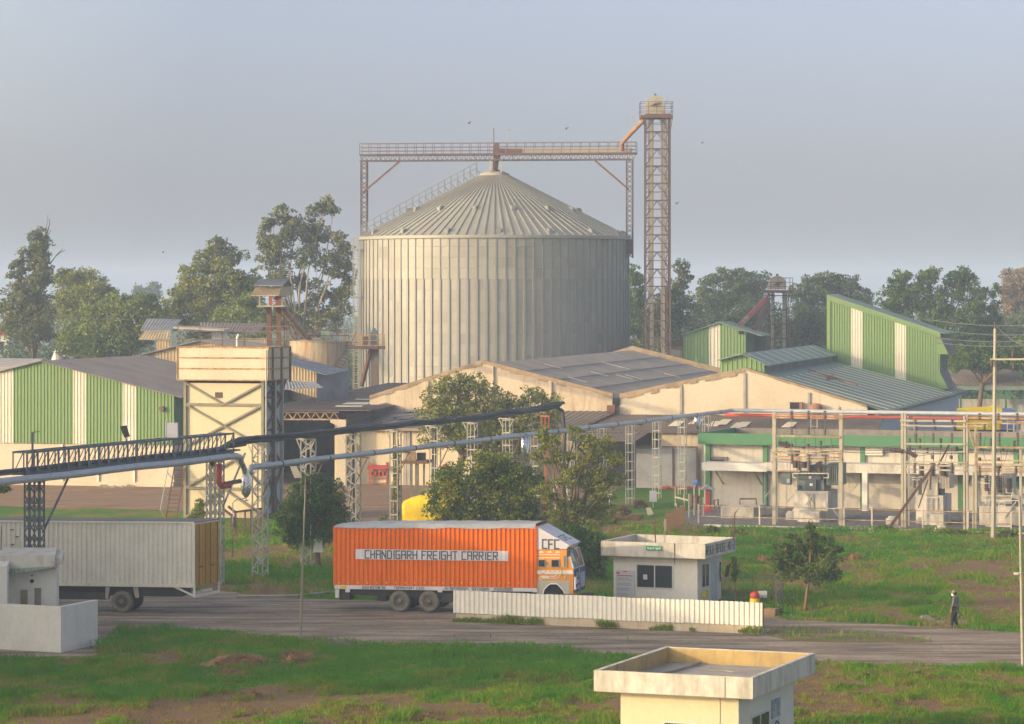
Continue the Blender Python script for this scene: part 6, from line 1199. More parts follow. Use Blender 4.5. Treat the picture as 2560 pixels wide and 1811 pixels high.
# ------------------------------------------------------------ white sheet fence
FP0, FP1 = G(1140, 1554), G(1905, 1587); FF = Frame(FP0, -(FP1-FP0).y/(FP1-FP0).x); Lf = (FP1-FP0).length
o = thing('sheet_fence', FF.P(Lf/2, 0, 0), 'white corrugated sheet fence on a low plinth along the track', 'fence')
for k in range(8):   # overlapping sheets, each hung a little differently
    mb = MB(); t0_, t1_ = -.12+(Lf+.12)*k/8, -.12+(Lf+.12)*(k+1)/8+.03; dz, dd, tl = rng.uniform(-.018,.022), rng.uniform(0,.012), rng.uniform(-.012,.012); a, b = FF.P(t0_, -.05+dd, .40+dz), FF.P(t1_, -.05+dd, .39+dz); ha, hb = uz*(1.07+tl), uz*(1.07-tl)
    mb.corr(a, b, b+hb, a+ha, 8, .045+rng.uniform(-.006,.006), duty=.45); mb.add([a+FF.n*.05, b+FF.n*.05, b+FF.n*.05+hb*.98, a+FF.n*.05+ha*.98], [(0,3,2,1)]); mb.build('sheet', M['fence'], o)
mb = MB(); mb.fbox(FF, 0, Lf-.05, .0, .2, -.1, .39); mb.build('plinth', M['cream2'], o)
mb = MB()
for k in range(7): t_ = Lf*k/6; mb.fbox(FF, t_-.03, t_+.03, .1, .16, .39, 1.42)
for z_ in (.6, 1.3): mb.fbox(FF, 0, Lf, .06, .1, z_, z_+.05)
mb.build('fence_frame', M['rust'], o)
# things to the right of the fence
p = G(1887, 1530); mb = MB(); lathe(mb, p+uz*.45, (0,0,1), [(.24,-.45),(.25,-.3),(.24,.2),(.1,.25)], 14); mb.cur = 1; lathe(mb, p+uz*.78, (0,0,1), [(.22,-.12),(.25,0),(.2,.14),(.06,.22)], 14); tag(mb.build('litter_bin', [M['yellow'], M['red']]), 'red topped yellow bin just past the end of the white fence', 'bin')
o = thing('grey_board', G(1906, 1528), 'small grey board on a stick beside the red topped yellow bin', 'board'); mb = MB(); mb.box(G(1906,1528)+uz*.82, (.45,.04,.34)); mb.build('panel', M['board'], o); mb = MB(); mb.bar(G(1906,1528), G(1906,1528)+uz*.7, .05); mb.build_each('post', M['wood'], o)
mb = MB(); a, b = G(1907, 1541), G(1938, 1542); mb.hexa([a, b, b+Vector((.3,.6,0)), a+Vector((.3,.6,0)), a+uz*.36, b+uz*.36, b+Vector((.3,.6,.36)), a+Vector((.3,.6,.36))]); tag(mb.build('low_wall', M['brick']), 'short low brown wall beside the end of the white fence', 'wall')
o = thing('wire_mesh_fence', G(1880, 1500), 'dark wire mesh fence on thin posts behind the weighbridge cabin', 'fence'); mb = MB(); pts = [G(1804,1510), G(1838,1503), G(1882,1500), G(1932,1503), G(1958,1512), G(1940,1522)]
for q in pts: mb.bar(q, q+uz*1.35, .05)
mb.build_each('post', M['wood'], o); mb = MB()
for a, b in zip(pts, pts[1:]):
    for k in range(9): mb.bar(a+uz*(.1+k*.15), b+uz*(.1+k*.15), .012)
    for k in range(10): q = a.lerp(b, k/10); mb.bar(q, q+uz*1.32, .012)
mb.build('mesh', M['wire'], o)
# ------------------------------------------------------------ white building near the white lorry wheels
cn = G(152, 1633); r_ = G(244.5, 1613); l_ = Vector((-2.9, 1.35, 0)).normalized(); zc = 2.0
o = thing('yard_wall', cn, 'white yard wall corner jutting from the small outbuilding near the white lorry wheels', 'wall')
lw = G(20, 1612); lw = cn+l_*((cn-lw).length); th = Vector((.18*.36, .18, 0))
mb = MB(); mb.hexa([cn-uz*.3, r_-uz*.3, r_-uz*.3+Vector((-.2,.1,0)), cn-uz*.3+Vector((-.12,.25,0)), cn+uz*zc, r_+uz*zc, r_+uz*zc+Vector((-.2,.1,0)), cn+uz*zc+Vector((-.12,.25,0))]); mb.build('side_wall', M['white'], o)
mb = MB(); mb.hexa([lw-uz*.3, cn-uz*.3, cn-uz*.3+Vector((-.12,.25,0)), lw-uz*.3+Vector((.05,.25,0)), lw+uz*zc, cn+uz*(zc-.003), cn+uz*(zc-.003)+Vector((-.12,.25,0)), lw+uz*zc+Vector((.05,.25,0))]); mb.build('front_wall', M['white'], o)
HF = Frame(W(141, 1500, 137.5), -.12); o = thing('outbuilding', HF.P(-3, 2, 0), 'small white outbuilding with two brown shuttered openings in front of the white lorry', 'outbuilding')
zt_ = HF.tz(70, 1437)[1]; tr_ = 0; tl_ = HF.t(-140)
mb = MB(); mb.fbox(HF, tl_, tr_, 0, 4.0, 0, HF.tz(100, 1420)[1]); mb.build('wall', M['white'], o)
mb = MB(); zq_ = HF.tz(60, 1418)[1]; zq2 = HF.tz(60, 1388)[1]; mb.fbox(HF, tl_, -.06, -.12, 4.1, zq_-.08, zq2); mb.fbox(HF, -.06, .25, .1, 4.1, zq_+.05, zq2-.12); mb.build('roof_slab', M['para'], o)
mb = MB(); a, b = HF.at(20, 1437, -.85), HF.at(149, 1418, -.6); mb.corr(a, b, HF.at(141, 1416, -.02), HF.at(17, 1422, -.02), 14, .04); mb.build('awning_sheet', M['greenroof'], o)
for x0, x1, y0, y1 in ((51,69,1475,1513), (86,103,1470,1514)):
    mb = MB(); a, b = HF.t(x0), HF.t(x1); z0, z1 = HF.tz(x0, y1)[1], HF.tz(x0, y0)[1]; mb.fbox(HF, a, b, -.03, .03, z0, z1); w_ = mb.build('shutter', mat('ochre_shutter', (.20,.17,.06), .7) if x0 < 60 else M['olive'], o); mb = MB(); mb.fbox(HF, a-.05, a, -.05, 0, z0, z1); mb.fbox(HF, b, b+.05, -.05, 0, z0, z1); mb.fbox(HF, a-.05, b+.05, -.051, 0, z1, z1+.05); mb.build('frame', M['white'], w_)
mb = MB(); q = HF.at(80, 1453); mb.tube(q+HF.n*.02, q-HF.n*.06, .09, 12); mb.tube(HF.at(80,1439)+HF.n*.02, HF.at(80,1439)-HF.n*.05, .04, 8); mb.build_each('vent_hole', M['dark'], o)
mb = MB(); q0, q1 = HF.at(-40, 1640, -3.2), HF.at(18, 1640, -3.2); zz = HF.tz(0, 1415, -3.2)[1]; mb.fbox(HF, HF.t(-60,-2.6), HF.t(17,-2.6), -2.6, -.02, -.3, HF.tz(0,1416,-2.6)[1]); mb.build('front_pier', M['white'], o)
# ------------------------------------------------------------ person walking by the track
pb = G(2388, 1571)
def skin(name, nodes, edges, m, parent, sub=2):
    me = bpy.data.meshes.new(name); me.from_pydata([tuple(n[0]) for n in nodes], edges, []); ob = bpy.data.objects.new(name, me); COL.objects.link(ob); ob.parent = parent; ORG[ob.name] = ORG[parent.name]
    sk = ob.modifiers.new('Skin', 'SKIN'); sk.use_smooth_shade = True
    for i, n in enumerate(nodes): r = n[1]; me.skin_vertices[0].data[i].radius = r if isinstance(r, tuple) else (r, r); me.skin_vertices[0].data[i].use_root = (i == 0)
    sb = ob.modifiers.new('Subdivision', 'SUBSURF'); sb.levels = sub; sb.render_levels = sub; me.materials.append(M[m]); return ob
# faces left (-x), turned a little away; x forward is -x, shoulder line along y mostly
o = thing('person', pb, 'person in a grey jacket and cap walking along the edge of the track', 'person')
f = Vector((-.90, .43, 0)); s_ = Vector((.43, .90, 0))   # forward, to the person's right (away from the camera)
def bp(fw, sd, z): v = f*fw+s_*sd; return (v.x, v.y, z)
body = [(bp(0,0,.94),(.13,.15)), (bp(-.01,0,1.12),(.13,.15)), (bp(-.02,0,1.32),(.13,.17)), (bp(.0,0,1.44),(.09,.11)), (bp(.04,0,1.52),.058), (bp(.07,0,1.61),(.095,.085)), (bp(.075,0,1.70),(.07,.07)),
 (bp(0,.19,1.41),.06), (bp(-.02,.25,1.14),.045), (bp(.06,.26,.92),.036), (bp(0,-.19,1.41),.06), (bp(.02,-.25,1.13),.045), (bp(.12,-.26,.90),.036),
 (bp(0,.09,.90),.10), (bp(.05,.10,.50),.065), (bp(-.06,.10,.09),.045), (bp(0,-.09,.90),.10), (bp(.10,-.10,.50),.065), (bp(.14,-.10,.09),.045)]
skin('body', body, [(0,1),(1,2),(2,3),(3,4),(4,5),(5,6),(2,7),(7,8),(8,9),(2,10),(10,11),(11,12),(0,13),(13,14),(14,15),(0,16),(16,17),(17,18)], 'skin', o)
g = lambda i, k=1.18: (body[i][0], tuple(x*k for x in body[i][1]) if isinstance(body[i][1], tuple) else body[i][1]*k+.012)
jk = [g(0,1.12), g(1,1.12), g(2,1.12), g(3,1.0), g(7), g(8), (bp(.05,.26,.96),.05), g(10), g(11), (bp(.11,-.26,.94),.05), (bp(0,0,.86),(.145,.17))]
skin('jacket', jk, [(0,1),(1,2),(2,3),(2,4),(4,5),(5,6),(2,7),(7,8),(8,9),(0,10)], 'jacket', o)
tk = [(bp(0,0,.93),(.13,.15)), g(13,1.1), g(14,1.25), (bp(-.06,.10,.10),.075), g(16,1.1), g(17,1.25), (bp(.14,-.10,.10),.075)]
skin('trousers', tk, [(0,1),(1,2),(2,3),(0,4),(4,5),(5,6)], 'trousers', o)
mb = MB()
for fw, sd in ((-.06,.10), (.14,-.10)):
    c = pb+Vector(bp(fw+.07, sd, .05)); ax = (s_, f, uz); mb.hexa([c+s_*a*.05+f*b*.14+uz*h for a, b, h in ((-1,-1,-.05),(1,-1,-.05),(.8,1,-.05),(-.8,1,-.05),(-.8,-.9,.06),(.8,-.9,.06),(.6,.9,.01),(-.6,.9,.01))])
mb.build_each('shoes', M['shoe'], o)
mb = MB(); c = pb+Vector(bp(.06,0,1.665)); lathe(mb, c, (0,0,1), [(.106,-.01),(.11,.03),(.095,.07),(.05,.10)], 14); mb.hexa([c+f*.06+s_*a*.07+uz*.0 if False else c+f*b+s_*a+uz*h for b, a, h in ((.06,-.08,-.02),(.06,.08,-.02),(.18,.06,-.03),(.18,-.06,-.03),(.06,-.08,0),(.06,.08,0),(.18,.06,-.015),(.18,-.06,-.015))]); mb.build('cap', M['cap'], o)
mb = MB(); c = pb+Vector(bp(.135,0,1.565)); mb.hexa([c+f*b+s_*a+uz*h for b, a, h in ((-.06,-.085,-.05),(-.06,.085,-.05),(.035,.035,-.05),(.035,-.035,-.05),(-.06,-.085,.04),(-.06,.085,.04),(.05,.03,.045),(.05,-.03,.045))]); mb.build('face_mask', M['mask'], o)
mb = MB(); lathe(mb, pb+Vector(bp(.035,0,1.62)), (0,0,1), [(.06,-.07),(.098,-.03),(.102,.05)], 12); mb.build('hair', M['hair'], o)
mb = MB(); 
for sd in (-.03,.03): mb.box(pb+Vector(bp(.163,sd,1.625)), (.02,.02,.012))
mb.hexa([pb+Vector(bp(.155+b,a,1.60+h)) for b, a, h in ((0,-.015,-.02),(0,.015,-.02),(.03,.01,-.02),(.03,-.01,-.02),(0,-.008,.03),(0,.008,.03),(.006,.006,.03),(.006,-.006,.03))]); mb.build('face_features', M['hair'], o)
for fw, sd, z in ((.07,.26,.86), (.13,-.26,.84)):
    mb = MB(); c = pb+Vector(bp(fw,sd,z)); mb.box(c, (.035,.085,.10), (s_, f, uz))
    for i, (dx, L) in enumerate(((-.033,.07),(-.011,.085),(.011,.08),(.033,.065))): a = c+f*dx-uz*.05; mb.path([a, a-uz*L*.55+f*.006, a-uz*L+f*.022], [.0105,.0095,.007], 6)
    a = c+f*.042+uz*.02; mb.path([a, a+f*.03-uz*.03, a+f*.035-uz*.065], [.012,.011,.008], 6); mb.build('hand', M['skin'], o)
# ------------------------------------------------------------ substation
SB = Frame(G(1936, 1312), .36)
def pbox(mb, x0, x1, y0, y1, d0, d1, fr=SB):
    a, b = fr.t(x0, d0), fr.t(x1, d0); z0, z1 = fr.tz((x0+x1)/2, y1, d0)[1], fr.tz((x0+x1)/2, y0, d0)[1]; mb.fbox(fr, a, b, d0, d1, z0, z1)
def discs(mb, x, y0, y1, d=0.0, r=.10, n=None):
    p, q = SB.at(x, y0, d), SB.at(x, y1, d); L = (q-p).length; n = n or max(3, int(L/.13)); mb.tube(p, q, r*.45, 6)
    for i in range(n): c = p.lerp(q, (i+.5)/n); mb.tube(c+(q-p).normalized()*.035, c-(q-p).normalized()*.035, r, 8)
def gantry(label, posts, beams, ins, pm='creamsteel', bm='rustpaint'):
    o = thing('switchyard_gantry', SB.P(SB.t(posts[0][0]), 0, 0), label, 'gantry')
    for x, y0, w in posts:
        mb = MB(); t_ = SB.t(x); mb.fbox(SB, t_-w/2, t_+w/2, -.12, .12, -.1, SB.tz(x, y0)[1]); mb.build_each('post', M[pm], o)
    for x0, x1, y0, y1, w in beams: mb = MB(); mb.bar(SB.at(x0, y0, -.16), SB.at(x1, y1, -.16), w, w); mb.build('beam', M[bm], o)
    for it in ins: mb = MB(); discs(mb, it[0], it[1], it[2], it[3] if len(it) > 3 else -.2, .11); mb.build('insulator', M['insul'], o)
    return o
g1 = gantry('switchyard gantry with rusty cross beams over the dark green transformer', [(1936, 1031, .24), (2103, 1034, .24)],
 [(1932, 2108, 1038, 1041, .10), (1932, 2108, 1044, 1047, .10), (1938, 2101, 1090, 1093, .12), (1938, 2105, 1124, 1127, .10), (1930, 2108, 1132, 1135, .10), (1938, 2105, 1142, 1145, .12), (1938, 2105, 1149, 1152, .12), (1936, 2000, 1178, 1178, .08)],
 [(x, 1027, 1048) for x in (1979, 2021, 2062)]+[(x, 1066, 1087, -.1) for x in (1979, 2021, 2062)]+[(x, 1137, 1161) for x in (1980, 2023, 2063)]+[(x, 1110, 1118) for x in (1979, 2020)])
mb = MB(); p, q = SB.at(1948, 1107, -.2), SB.at(1972, 1113, -.2)
for i in range(6): c = p.lerp(q, i/5); mb.tube(c-Vector((.05,0,-.01)), c+Vector((.05,0,-.01)), .14, 8)
mb.build_each('strain_insulator', M['insul'], g1)
mb = MB()
for x in (1979, 2021, 2062): mb.path([SB.at(x, 1048, -.2), SB.at(x+1, 1066, -.1), SB.at(x, 1087, -.1), SB.at(x, 1137, -.2), SB.at(x+(2020-x)*.35, 1147, 4)], .018, 4)
mb.build_each('jumper_wire', M['wire'], g1)
mb = MB(); a, b = SB.at(2082, 1272, -.1), SB.at(2100, 1297, -.1); mb.bar(a, b, .07); mb.bar(SB.at(2080,1272,-.1), SB.at(2101,1270,-.1), .07); mb.build('bracket', M['steel'], g1)
g2 = gantry('middle switchyard gantry with twin posts and the leaning lattice strut', [(2256, 1033, .16), (2263, 1034, .16), (2411, 1040, .13), (2418, 1038, .13)],
 [(2250, 2416, 1052, 1053, .14), (2252, 2420, 1064, 1067, .12), (2262, 2415, 1110, 1111, .10), (2262, 2416, 1155, 1157, .10), (2262, 2416, 1163, 1166, .10), (2262, 2416, 1174, 1177, .10)],
 [(x, 1049, 1062) for x in (2288, 2334, 2380)]+[(x, 1066, 1077) for x in (2290, 2337, 2385)]+[(x, 1084, 1108, -.1) for x in (2289, 2333, 2379)]+[(x, 1157, 1184) for x in (2287, 2332, 2380)]+[(2331, 1138, 1148), (2378, 1139, 1148)], bm='creamsteel')
mb = MB()
for a, b in (((2226,1125),(2254,1128)), ((2268,1129),(2290,1141))):
    p, q = SB.at(*a, -.2), SB.at(*b, -.2)
    for i in range(6): c = p.lerp(q, i/5); d = (q-p).normalized()*.05; mb.tube(c-d, c+d, .15, 8)
mb.build_each('strain_insulator', M['insul'], g2)
mb = MB(); mb.path([SB.at(2165,1115,0), SB.at(2226,1125,-.2)], .02, 4)
for x in (2289, 2333, 2379): mb.path([SB.at(x, 1077, -.2), SB.at(x, 1108, -.1), SB.at(x, 1157, -.2), SB.at(x+(2330-x)*.4, 1165, 4)], .018, 4)
mb.path([SB.at(2290,1141,-.2), SB.at(2330,1136,-.2), SB.at(2415,1134,-.2)], .018, 4); mb.build_each('jumper_wire', M['wire'], g2)
g3 = gantry('switchyard gantry with an orange rusty inner frame beside the tall concrete pole', [(2440, 1060, .16), (2433, 1180, .10), (2552, 1120, .16)],
 [(2415, 2600, 1045, 1048, .12), (2418, 2470, 1066, 1066, .12), (2415, 2600, 1058, 1060, .10), (2438, 2600, 1118, 1120, .12), (2440, 2600, 1151, 1153, .10), (2436, 2600, 1161, 1163, .14), (2440, 2600, 1172, 1175, .10), (2440, 2600, 1178, 1181, .12), (2420, 2436, 1070, 1118, .12), (2441, 2441, 1072, 1160, .14)],
 [(x, 1033, 1050) for x in (2449, 2496, 2543)]+[(x, 1060, 1075) for x in (2461, 2502, 2548)]+[(x, 1082, 1116) for x in (2450, 2498, 2544)]+[(x, 1144, 1152) for x in (2449, 2496)]+[(x, 1165, 1190) for x in (2449, 2496, 2540)])
o = thing('busbar_run', SB.P(5, .6, 2), 'thin overhead conductors and droppers strung across the substation gantries', 'conductors'); mb = MB()
for y0, y1, d in ((1036,1041,.9),(1043,1048,1.4),(1113,1117,1.6),(1121,1126,2.2),(1128,1133,2.8)):
    a, b = SB.at(1925, y0, d), SB.at(2610, y1, d); mb.path([a.lerp(b, i/16)-Vector((0,0,.10*math.sin(math.pi*(i % 4)/4))) for i in range(17)], .022, 4)
for x in list(range(1950, 2100, 21))+list(range(2275, 2410, 19))+list(range(2445, 2560, 19)):
    a = SB.at(x, rng.choice((1048, 1090, 1113)), 1.2); mb.path([a, SB.at(x+rng.uniform(-9,9), 1130, 2.4), SB.at(x+rng.uniform(-14,14), rng.uniform(1150,1185), 4.2)], .018, 4)
mb.build('conductor', M['wire'], o)
for x in (1966, 2010, 2052, 2274, 2300, 2318, 2352, 2392, 2452, 2478, 2508, 2536):
    mb = MB(); discs(mb, x, rng.choice((1096,1102,1118)), rng.choice((1122,1128,1134)), 2.0, .10); mb.build('post_insulator', M['insul'], o)
for x0, x1, y in ((1940, 2100, 1121), (2270, 2412, 1128), (2440, 2600, 1135)):
    mb = MB(); mb.bar(SB.at(x0, y, 2.0), SB.at(x1, y+2, 2.0), .09); mb.build('support_bar', M['steel'], o)
    for x in (x0+2, x1-2): mb = MB(); p = SB.at(x, y, 2.0); mb.bar((p.x,p.y,0), p, .11); mb.build('support_post', M['steel'], o)
# leaning lattice strut
o = thing('lattice_strut', G(2225, 1325), 'rusty lattice strut leaning against the middle switchyard gantry', 'strut'); mb = MB(); a, b = SB.at(2222, 1322, -1.2), SB.at(2334, 1165, -.4); off = [Vector((.16,0,.10)), Vector((-.16,0,-.10)), Vector((0,.2,0))]
for v in off: mb.bar(a+v, b+v*.6, .07)
for i in range(22):
    for k in range(3): mb.bar(a.lerp(b, i/22)+off[k], a.lerp(b, (i+1)/22)+off[(k+1) % 3]*.9, .04)
mb.build('lattice', M['rust'], o); mb = MB(); mb.bar(SB.at(2345, 1165, 3), SB.at(2374, 1110, 0), .09); mb.bar(SB.at(2320, 1200, -.3), SB.at(2296, 1270, -.3), .07); mb.bar(SB.at(2327, 1190, -.4), SB.at(2326, 1225, -.4), .12); mb.build('stay', M['rust'], o)
# transformers
def transformer(label, plinth, low, tank, rads, bush, rails, extra, tm, fm):
    o = thing('transformer', SB.P(SB.t((plinth[0]+plinth[1])/2, 5), 5, 0), label, 'transformer')
    mb = MB(); x0, x1, y0 = plinth; a, b = SB.t(x0, 4.6), SB.t(x1, 4.6); mb.fbox(SB, a, b, 4.6, 7.4, -.1, SB.tz(x0, y0, 4.6)[1]); mb.build('plinth', M['para'], o)
    mb = MB(); x0, x1, y0 = low; a, b = SB.t(x0, 3.2), SB.t(x1, 3.2); mb.fbox(SB, a, b, 3.0, 4.4, -.1, SB.tz(x0, y0, 3.2)[1]); mb.build('step_block', M['para'], o)
    mb = MB()
    for r_ in tank: pbox(mb, *r_)
    mb.build('tank', M[tm], o)
    for r_ in rads:
        mb = MB(); x0, x1, y0, y1, d0, d1 = r_; n = 7
        for i in range(n): xa = x0+(x1-x0)*(i+.15)/n; pbox(mb, xa, xa+(x1-x0)*.62/n, y0, y1, d0, d1)
        pbox(mb, x0, x1, y0+3, y0+6, d0+.05, d1-.05); pbox(mb, x0, x1, y1-6, y1-3, d0+.05, d1-.05); mb.build('radiator', M[tm], o)
    for x, y0, y1 in bush: mb = MB(); discs(mb, x, y0, y1, 4.7, .19, 9); mb.build('bushing', M['insul'], o)
    mb = MB()
    for x0, y0, x1, y1 in rails: mb.bar(SB.at(x0, y0, 4.5), SB.at(x1, y1, 4.5), .06)
    mb.build_each('top_rail', M['white'], o)
    mb = MB()
    for r_ in extra: pbox(mb, *r_)
    mb.build('fittings', M[fm], o); return o
t = transformer('dark green transformer on a pale plinth with cross stays below it', (1984, 2070, 1227), (1996, 2050, 1278), [(1993, 2060, 1188, 1226, 4.9, 7), (2024, 2066, 1163, 1190, 5.2, 6.8), (1985, 2072, 1182, 1188, 4.8, 7.1)], [(2066, 2098, 1160, 1214, 4.8, 7.0)], [(1998, 1146, 1186), (2023, 1140, 1186), (2050, 1150, 1186), (1989, 1152, 1170), (2011, 1155, 1170), (2046, 1158, 1172)],
 [(1982,1184,2071,1184), (1982,1194,1990,1194), (1982,1184,1982,1194), (2058,1195,2071,1195), (2071,1184,2071,1195)], [(1996, 2052, 1190, 1200, 4.7, 4.9), (2012, 2040, 1200, 1229, 4.6, 4.9), (1994, 1999, 1214, 1227, 4.7, 4.9)], 'trafo', 'trafod')
mb = MB(); c0, c1 = SB.at(1956, 1198, 5.0), SB.at(1979, 1198, 5.0); mb.hexa([SB.at(x, y, d) for x, y, d in ((1953,1211,4.6),(1976,1213,4.6),(1980,1211,6.2),(1956,1209,6.2),(1952,1186,4.6),(1975,1186,4.6),(1980,1183,6.2),(1957,1182,6.2))]); mb.build('control_box', M['trafo'], t)
mb = MB(); pbox(mb, 2022, 2028, 1191, 1197, 4.66, 4.7); pbox(mb, 1967, 1974, 1198, 1208, 4.55, 4.6); pbox(mb, 2024, 2032, 1209, 1215, 4.55, 4.6); mb.build_each('name_plate', M['board'], t)
mb = MB(); 
for a, b in (((2012,1232),(2035,1262)), ((2033,1232),(2014,1262)), ((2020,1232),(2022,1276)), ((2032,1232),(2031,1276))): mb.bar(SB.at(*a, 4.5), SB.at(*b, 4.5), .06)
mb.build_each('cross_stay', M['steel'], t)
mb = MB(); p = SB.at(1982, 1132, 6.5); mb.tube(p-SB.n*.4, p+SB.n*.9, .32, 14); mb.build('conservator', M['trafo'], t)
mb = MB(); p = SB.at(2036, 1143, 7.5); mb.tube(p-SB.e*.5, p+SB.e*.6, .3, 14); mb.build('oil_drum', M['tin'], t)
t2_ = transformer('pale cream transformer on a pale plinth under the middle gantry', (2290, 2358, 1238), (2308, 2360, 1285), [(2305, 2345, 1192, 1240, 4.9, 7), (2316, 2344, 1207, 1241, 4.6, 4.9), (2298, 2362, 1188, 1194, 4.8, 7)], [(2346, 2374, 1165, 1222, 4.8, 6.6), (2266, 2284, 1190, 1222, 4.8, 5.6)], [(2304, 1160, 1190), (2332, 1158, 1190), (2358, 1160, 1190)],
 [(2280,1194,2300,1194), (2280,1200,2300,1200), (2316,1245,2345,1245), (2317,1245,2317,1275), (2330,1245,2330,1275), (2342,1245,2342,1275), (2317,1260,2330,1260)], [(2296, 2305, 1200, 1236, 5, 6), (2345, 2352, 1210, 1236, 5, 6.4)], 'trafoc', 'trafod')
t3_ = transformer('pale transformer with three dark bushings beside the tall concrete pole', (2448, 2580, 1265), (2465, 2527, 1312), [(2455, 2560, 1238, 1250, 4.8, 6.8), (2454, 2470, 1224, 1238, 4.9, 5.5), (2494, 2510, 1224, 1238, 4.9, 5.5), (2535, 2550, 1224, 1238, 4.9, 5.5), (2452, 2462, 1196, 1224, 5, 6)], [(2500, 2530, 1186, 1222, 5.4, 7)], [(2468, 1188, 1228), (2497, 1195, 1232), (2524, 1196, 1232), (2497, 1165, 1180)],
 [(2454,1240,2565,1240), (2454,1252,2565,1252), (2454,1240,2454,1252), (2466,1252,2475,1270), (2540,1255,2508,1295), (2445,1206,2475,1210)], [(2530, 2548, 1245, 1262, 4.7, 4.9), (2440, 2455, 1270, 1300, 5, 6)], 'trafoc', 'trafod')
mb = MB()
for y in range(1255, 1310, 9): mb.bar(SB.at(2497, y, 2.9), SB.at(2512, y, 2.9), .05)
for x in (2497, 2512): mb.bar(SB.at(x, 1250, 2.9), SB.at(x, 1312, 2.9), .05)
mb.build('ladder', M['white'], t3_)
# rail fence in front
o = thing('pipe_railing', SB.P(0, -.6, 0), 'rusty low pipe railing along the front edge of the substation', 'railing'); mb = MB()
RF = Frame(SB.P(0, -.6, 0), .36)
for x in (1690, 1746, 1899, 2110, 2180, 2307, 2420, 2528, 2600): t_ = RF.t(x); mb.fbox(RF, t_-.05, t_+.05, -.05, .05, -.05, 1.32)
mb.build_each('post', M['trafoc'], o); mb = MB()
ta, tb = RF.t(1746), RF.t(2620)
for z_ in (.5, 1.22): mb.bar(RF.P(ta, 0, z_), RF.P(tb, 0, z_), .055)
mb.build('rail', M['rustpaint'], o)
# concrete box, small blocks
mb = MB(); a = G(1802, 1296); b = G(1884, 1296); dv = Vector((1.1, 3.2, 0)); mb.hexa([a, b, b+dv, a+dv, a+uz*.78, b+uz*.78, b+dv+uz*.78, a+dv+uz*.78]); tag(mb.build('cable_pit', M['para']), 'low concrete box beside the red fire point', 'concrete box')
mb = MB(); mb.path([G(1850,1290)+uz*.78, G(1850,1290)+uz*1.2, G(1890,1290)+uz*1.2, G(1893,1290)+uz*.3], .07, 6); tag(mb.build('bent_pipe', M['rust']), 'rusty bent pipe arching behind the low concrete box', 'pipe')
for x, y, w, h_, d, lab in ((2230, 1312, .85, .42, .6, 'small white stepped block at the foot of the leaning lattice strut'), (2300, 1310, .5, .3, .4, 'small pale block between the lattice strut and the pale transformer'), (1975, 1300, .6, .45, .5, 'stub of pale masonry beside the dark transformer plinth'), (1990, 1284, .5, .3, .4, 'tiny pale slab leaning by the dark transformer plinth'), (2352, 1324, .8, .12, .5, 'flat pale slab on the ground before the pale transformer')):
    p = G(x, y); mb = MB(); mb.fbox(SB, (p-SB.O).dot(SB.e)-w/2, (p-SB.O).dot(SB.e)+w/2, (p-SB.O).dot(SB.n), (p-SB.O).dot(SB.n)+d, -.02, h_); mb.fbox(SB, (p-SB.O).dot(SB.e)-w/3, (p-SB.O).dot(SB.e)+w/3, (p-SB.O).dot(SB.n)+.05, (p-SB.O).dot(SB.n)+d-.05, h_, h_+.14); tag(mb.build('concrete_block', M['para']), lab, 'block')
# fire hydrant stand and pipework left of the substation
o = thing('fire_point', G(1769, 1280), 'red fire point with a little grey hood next to the valve pipes', 'fire point'); p = G(1769, 1280); mb = MB(); mb.box(p+uz*1.0, (.28,.28,1.3)); mb.hexa([p+Vector(v) for v in ((-.35,-.3,0),(.35,-.3,0),(.35,.3,0),(-.35,.3,0),(-.14,-.14,.5),(.14,-.14,.5),(.14,.14,.5),(-.14,.14,.5))]); mb.build('stand', M['red'], o)
mb = MB(); h0 = p+uz*1.75; mb.prism([h0+Vector((-.55,-.4,-.12)), h0+Vector((.55,-.4,-.12)), h0+Vector((0,-.4,.2))], (0,.8,0)); mb.build('hood', M['tin'], o)
o = thing('valve_pipework', G(1745, 1290), 'white and brown valve pipes standing between the last pylon and the fire point', 'pipework'); mb = MB()
for x, y, h_ in ((1688,1285,1.9), (1702,1300,1.0), (1710,1292,1.6), (1722,1296,1.7), (1735,1290,2.1), (1748,1284,1.9), (1758,1290,1.3)): q = G(x, y); mb.bar(q, q+uz*h_, .09)
mb.bar(G(1688,1285)+uz*1.2, G(1722,1296)+uz*1.25, .09); mb.build('pipe', M['steel'], o); mb = MB()
for x, y in ((1730,1285), (1742,1292)): q = G(x, y); mb.tube(q+uz*.5, q+uz*1.3, .16, 10); mb.tube(q+uz*1.3, q+uz*1.45, .25, 10)
mb.path([G(1785,1272), G(1785,1272)+uz*.6, G(1795,1272)+uz*.7, G(1795,1272)], .08, 6); mb.path([G(1772,1262)+uz*1.7, G(1800,1262)+uz*1.7, G(1800,1262)], .05, 6); mb.build('valve', M['brownsteel'], o)
mb = MB(); q = G(1742, 1290)+uz*2.25; lathe(mb, q, (0,0,1), [(.2,0),(.22,.05),(.12,.15),(.04,.3)], 10); tag(mb.build('blue_cap', mat('bright_blue', (.03,.14,.5), .5)), 'bright blue cap on top of the valve pipes', 'cap')
